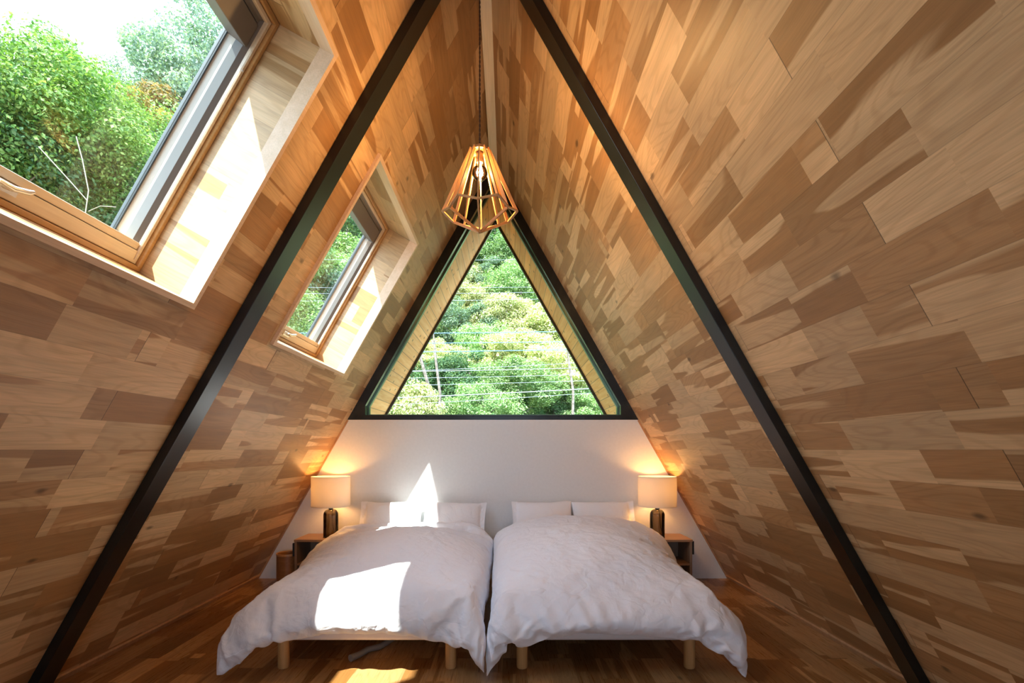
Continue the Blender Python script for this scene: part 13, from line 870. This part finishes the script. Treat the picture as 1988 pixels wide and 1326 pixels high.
def foliage_mesh(name, seed, n_cl, n_leaf, rad, flat, leaf, mat, droop=0.0):
    rnd = random.Random(seed); rs = np.random.RandomState(seed)
    C = []
    for k in range(n_cl):
        while True:
            p = rs.uniform(-1, 1, 3)
            q = np.linalg.norm(p)
            if .45 < q < 1: break
        p = p * (0.92 + .16 * rs.rand()); p[2] *= flat
        C.append((p * rad, rad * rs.uniform(.16, .30)))
    vs = []; fs = []
    per = n_leaf // n_cl
    for c, cr in C:
        d = rs.normal(size=(per, 3)); d /= np.linalg.norm(d, axis=1)[:, None]
        rr = cr * rs.uniform(.25, 1, per) ** .6
        P = c + d * rr[:, None] * np.array([1.15, 1.15, .75])
        for p, dd in zip(P, d):
            s = leaf * rnd.uniform(.6, 1.25)
            nrm = Vector(dd * .8) + Vector((rnd.gauss(0, .5), rnd.gauss(0, .5), .55 + rnd.gauss(0, .4)))
            nrm.normalize()
            t = nrm.orthogonal().normalized(); t.rotate(Matrix.Rotation(rnd.uniform(0, 6.28), 3, nrm))
            t.z -= droop; t.normalize(); bt = nrm.cross(t).normalized(); nrm = t.cross(bt)
            o = Vector(p); k = len(vs)
            vs += [o, o + t * s * .5 + bt * s * .30 + nrm * s * .06, o + t * s - nrm * s * .10, o + t * s * .5 - bt * s * .30 + nrm * s * .06]
            fs.append((k, k + 1, k + 2, k + 3))
    me = bpy.data.meshes.new(name); me.from_pydata([tuple(v) for v in vs], [], fs); me.materials.append(M[mat])
    return me
def trunk_mesh(name, seed, h, r, lean):
    rnd = random.Random(seed); b = MB(); P = []; rad = []
    n = 9
    for k in range(n):
        t = k / (n - 1); P.append((lean * t * h * .5 + .10 * math.sin(t * 5 + seed), .08 * math.sin(t * 4 + seed * 2), t * h)); rad.append(r * (1 - .7 * t))
    b.tube(P, rad, 8)
    for k in range(8):
        i = rnd.randint(3, n - 2); a = rnd.uniform(0, 6.28); l = h * rnd.uniform(.18, .34); p = Vector(P[i])
        d = Vector((math.cos(a), math.sin(a), .55)).normalized()
        b.tube([p, p + d * l * .5 + Vector((0, 0, .05)), p + d * l + Vector((0, 0, .25))], [rad[i] * .5, rad[i] * .3, rad[i] * .08], 5)
    o = b.build(name, 'bark'); me = o.data; bpy.data.objects.remove(o)
    me.polygons.foreach_set('use_smooth', [True] * len(me.polygons))
    return me
KIND = {}
for key, args in {
    'fresh': (11, 70, 26000, 1.7, .75, .09, 'leaf_a'),
    'yellow': (12, 70, 26000, 1.7, .70, .10, 'leaf_b', .5),
    'deep': (13, 70, 24000, 1.7, .85, .09, 'leaf_c'),
    'rusty': (14, 50, 14000, 1.6, .8, .13, 'leaf_d', .2),
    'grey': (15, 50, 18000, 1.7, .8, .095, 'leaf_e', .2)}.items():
    KIND[key] = [foliage_mesh('foliage_' + key, args[0] + q * 10, *args[1:]) for q in range(2)]
TR = [trunk_mesh('trunk_%d' % k, k, 4.2, .10, (.15, -.18, .05)[k]) for k in range(3)]
LAB = {'fresh': 'bright green leafy tree', 'yellow': 'drooping yellow green tree', 'deep': 'dark green dense tree',
       'rusty': 'tree with rusty yellow leaf tips', 'grey': 'grey green tree',
       'near': 'sunlit bright green tree', 'neardeep': 'shaded deep green tree', 'hazy': 'loose hazy blue green tree'}
KIND['near'] = [foliage_mesh('foliage_near', 31 + q, 90, 42000, 1.7, .75, .062, 'leaf_g') for q in range(2)]
KIND['neardeep'] = [foliage_mesh('foliage_neardeep', 41, 80, 34000, 1.7, .8, .062, 'leaf_c')]
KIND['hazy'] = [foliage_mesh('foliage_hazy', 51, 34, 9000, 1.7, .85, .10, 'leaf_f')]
rt = random.Random(5)
def tree(kind, x, y, z, sc, where, group, trunk=True, drop=2.6):
    e = empty('tree', (x, y, z - drop * sc)); tag(e, LAB[kind] + ' ' + where, 'tree', group)
    f = bpy.data.objects.new('foliage', KIND[kind][rt.randint(0, 1) % len(KIND[kind])]); COL.objects.link(f); f.parent = e
    f.location = (0, 0, drop * sc); f.scale = (sc * rt.uniform(.9, 1.15), sc * rt.uniform(.9, 1.15), sc * rt.uniform(.85, 1.1)); f.rotation_euler = (rt.uniform(-.2, .2), rt.uniform(-.2, .2), rt.uniform(0, 6.28))
    if trunk:
        t = bpy.data.objects.new('trunk', TR[rt.randint(0, 2)]); COL.objects.link(t); t.parent = e; t.scale = (sc, sc, sc * .78); t.rotation_euler = (0, 0, rt.uniform(0, 6.28))
    return e
def at(px, py, Y): return ((px - 985) / 975 * Y, H_EYE + (873 - py) / 975 * Y)
# beyond the gable window, rows of crowns climbing the slope: (pixel of crown centre, distance, kind, size)
G1 = 'trees on the hillside behind the gable window'
spots = []
for (px, py, Y, kd, sc) in [
    (780, 800, 11.5, 'yellow', .55), (745, 835, 12.5, 'fresh', .7),
    (940, 800, 13.0, 'fresh', .62), (1010, 745, 14.0, 'fresh', .70), (905, 745, 16.0, 'deep', .75), (800, 745, 17.0, 'deep', .8),
    (880, 705, 17.5, 'yellow', .55), (835, 688, 16.5, 'yellow', .42), (1075, 715, 15.0, 'yellow', .70), (1120, 770, 16.0, 'deep', .6), (1150, 800, 14.5, 'fresh', .5),
    (1060, 790, 15.0, 'deep', .55), (1010, 690, 17.0, 'yellow', .70), (1130, 690, 18.5, 'fresh', .75), (950, 670, 18.5, 'fresh', .7),
    (900, 640, 20.0, 'grey', .85), (860, 640, 21, 'fresh', .8), (980, 620, 20.5, 'yellow', .8), (1060, 645, 20.0, 'yellow', .9), (1110, 630, 22, 'yellow', .8),
    (1010, 565, 23.5, 'fresh', .95), (920, 590, 23.0, 'yellow', .75), (1060, 590, 24.0, 'fresh', .9), (890, 560, 25.0, 'yellow', .8), (960, 545, 25.0, 'grey', .85),
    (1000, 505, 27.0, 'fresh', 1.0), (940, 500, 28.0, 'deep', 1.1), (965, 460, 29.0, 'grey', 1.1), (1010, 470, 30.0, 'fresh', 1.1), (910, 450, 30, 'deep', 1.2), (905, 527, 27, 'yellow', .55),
    (1100, 540, 28.0, 'fresh', 1.1), (860, 530, 29.0, 'deep', 1.1), (960, 410, 31, 'deep', 1.3), (1040, 420, 31, 'fresh', 1.2), (830, 600, 25, 'deep', 1.0), (1150, 640, 25, 'fresh', 1.0), (1160, 720, 21, 'deep', .9),
    (760, 700, 22, 'fresh', .9), (1190, 780, 17, 'fresh', .8), (1000, 790, 18, 'deep', .8), (960, 740, 20, 'deep', .9), (870, 780, 18.5, 'deep', .7)]:
    x, z = at(px, py, Y)
    row = 'at foot' if py > 765 else 'low' if py > 690 else 'at mid height' if py > 610 else 'high' if py > 530 else 'topmost'
    col = 'far left' if px < 820 else 'left' if px < 905 else 'left of centre' if px < 955 else 'centre' if px < 1005 else 'right of centre' if px < 1065 else 'right' if px < 1125 else 'far right'
    tree(kd, x, Y, z, sc, 'on the hillside %s %s in gable window' % (row, col), G1)
# slim bare trunks low in the gable window
for k, (p0, p1, Y, r, lab) in enumerate((((842, 815), (815, 690), 12.5, .050, 'slim leaning grey trunk low at the left of the gable window'),
                                 ((852, 815), (845, 690), 12.2, .040, 'slim upright grey trunk just right of the leaning one'),
                                 ((1112, 800), (1104, 700), 13.0, .038, 'slim brown trunk low at the right of the gable window'))):
    x0, z0 = at(*p0, Y); x1, z1 = at(*p1, Y); b = MB()
    zg = hill(x0, Y) - .1
    pts = [(x0 + .02, Y, min(zg, z0 - .5)), (x0, Y, z0), (x0 * .6 + x1 * .4 + .06, Y + .05, z0 * .6 + z1 * .4), (x1, Y, z1), (x1 - .05, Y, z1 + .6)]
    b.tube(pts, [r * 1.2, r, r * .9, r * .8, r * .4], 9)
    tag(b.build('slim_sapling', 'bark', None, smooth=True, origin=pts[0]), lab, 'tree trunk')
# seen through the roof windows
G2 = 'trees seen through the roof windows'
for (px, py, Y, kd, sc) in [
    (50, 270, 7.0, 'near', .95), (-90, 240, 6.5, 'near', 1.0), (150, 330, 7.6, 'near', .72), (215, 268, 9.0, 'rusty', .62), (30, 400, 7.5, 'neardeep', 1.0), (170, 400, 8.2, 'neardeep', .9),
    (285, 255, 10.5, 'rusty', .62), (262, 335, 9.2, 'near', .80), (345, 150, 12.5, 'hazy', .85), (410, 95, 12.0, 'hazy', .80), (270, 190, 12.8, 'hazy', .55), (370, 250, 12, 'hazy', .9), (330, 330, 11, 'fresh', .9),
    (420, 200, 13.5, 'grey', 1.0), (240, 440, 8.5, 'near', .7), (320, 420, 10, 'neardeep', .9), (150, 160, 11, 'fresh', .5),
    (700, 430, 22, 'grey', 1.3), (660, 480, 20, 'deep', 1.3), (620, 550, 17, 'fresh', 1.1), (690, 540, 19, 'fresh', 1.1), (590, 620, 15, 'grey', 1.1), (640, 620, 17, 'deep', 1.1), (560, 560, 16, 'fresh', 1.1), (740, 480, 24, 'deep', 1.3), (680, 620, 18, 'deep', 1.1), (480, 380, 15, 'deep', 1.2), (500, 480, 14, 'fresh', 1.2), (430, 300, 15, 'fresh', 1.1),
    (740, 400, 24, 'grey', 1.4), (560, 660, 13, 'fresh', 1.0)]:
    x, z = at(px, py, Y)
    win = 'near' if px < 450 else 'far'
    row = 'upper' if py < (200 if px < 450 else 520) else 'middle' if py < (340 if px < 450 else 600) else 'lower'
    col = 'left' if px < (120 if px < 450 else 610) else 'right' if px > (280 if px < 450 else 670) else 'central'
    tree(kd, x, Y, z, sc, 'in %s %s part of %s roof window' % (row, col, win), G2)
# bare pale twigs low in the near roof window
for k, (pts, r, lab) in enumerate((([(75, 285), (130, 345), (170, 390)], .012, 'thin pale bare twig slanting down in the near roof window'),
                              ([(165, 420), (172, 370), (160, 310), (148, 265)], .014, 'thin pale bare upright branch low in the near roof window'),
                              ([(172, 410), (195, 400), (225, 402)], .010, 'thin pale bare twig bending right at the foot of the near roof window'))):
    Y = 5.2; r *= .4; b = MB(); P = [(at(*p, Y)[0], Y, at(*p, Y)[1]) for p in pts]
    b.tube(P, r, 6); tag(b.build('bare_twig', plain('pale_bark_%d' % k, (.24, .21, .15), .8), None, smooth=True, origin=P[0]), lab, 'twig')

# overhead wires crossing behind the gable window
GW = 'overhead wires behind the gable window'
nth = ['topmost', 'second from the top', 'third from the top', 'fourth from the top', '', '', '', 'eighth from the top', 'ninth from the top', 'tenth from the top', 'eleventh from the top', '', 'lowest']
for k, (yl, yr, r, mt) in enumerate([(506, 503, .005, 'wire'), (560, 556, .005, 'wire'), (571, 566, .005, 'wire'), (585, 579, .005, 'wire'), (648, 643, .011, 'wireblue'), (667, 663, .010, 'wireblue'), (684, 678, .012, 'wireblue'),
                      (721, 703, .006, 'wire'), (722, 714, .009, 'wire'), (735, 727, .006, 'wire'), (749, 739, .006, 'wire'), (772, 754.5, .014, 'wire'), (785, 763, .006, 'wire')]):
    Y = 9.0; b = MB(); P = []
    for q in range(25):
        px = 400 + 1150 * q / 24; t = (px - 800) / 360; py = yl + (yr - yl) * t + 2.2 * ((px - 980) / 180) ** 2 * -.4
        x, z = at(px, py, Y); P.append((x, Y, z))
    b.tube(P, r * .62, 6); o = b.build('power_wire', mt, None, smooth=True, origin=P[0])
    if k in (4, 5, 6): lab = ('upper', 'middle', 'lower')[k - 4] + ' of the three blue sleeved wires crossing behind the gable window'
    elif k == 11: lab = 'thickest pale wire crossing low behind the gable window'
    else: lab = 'thin pale overhead wire behind the gable window, ' + nth[k]
    tag(o, lab, 'wire', GW)
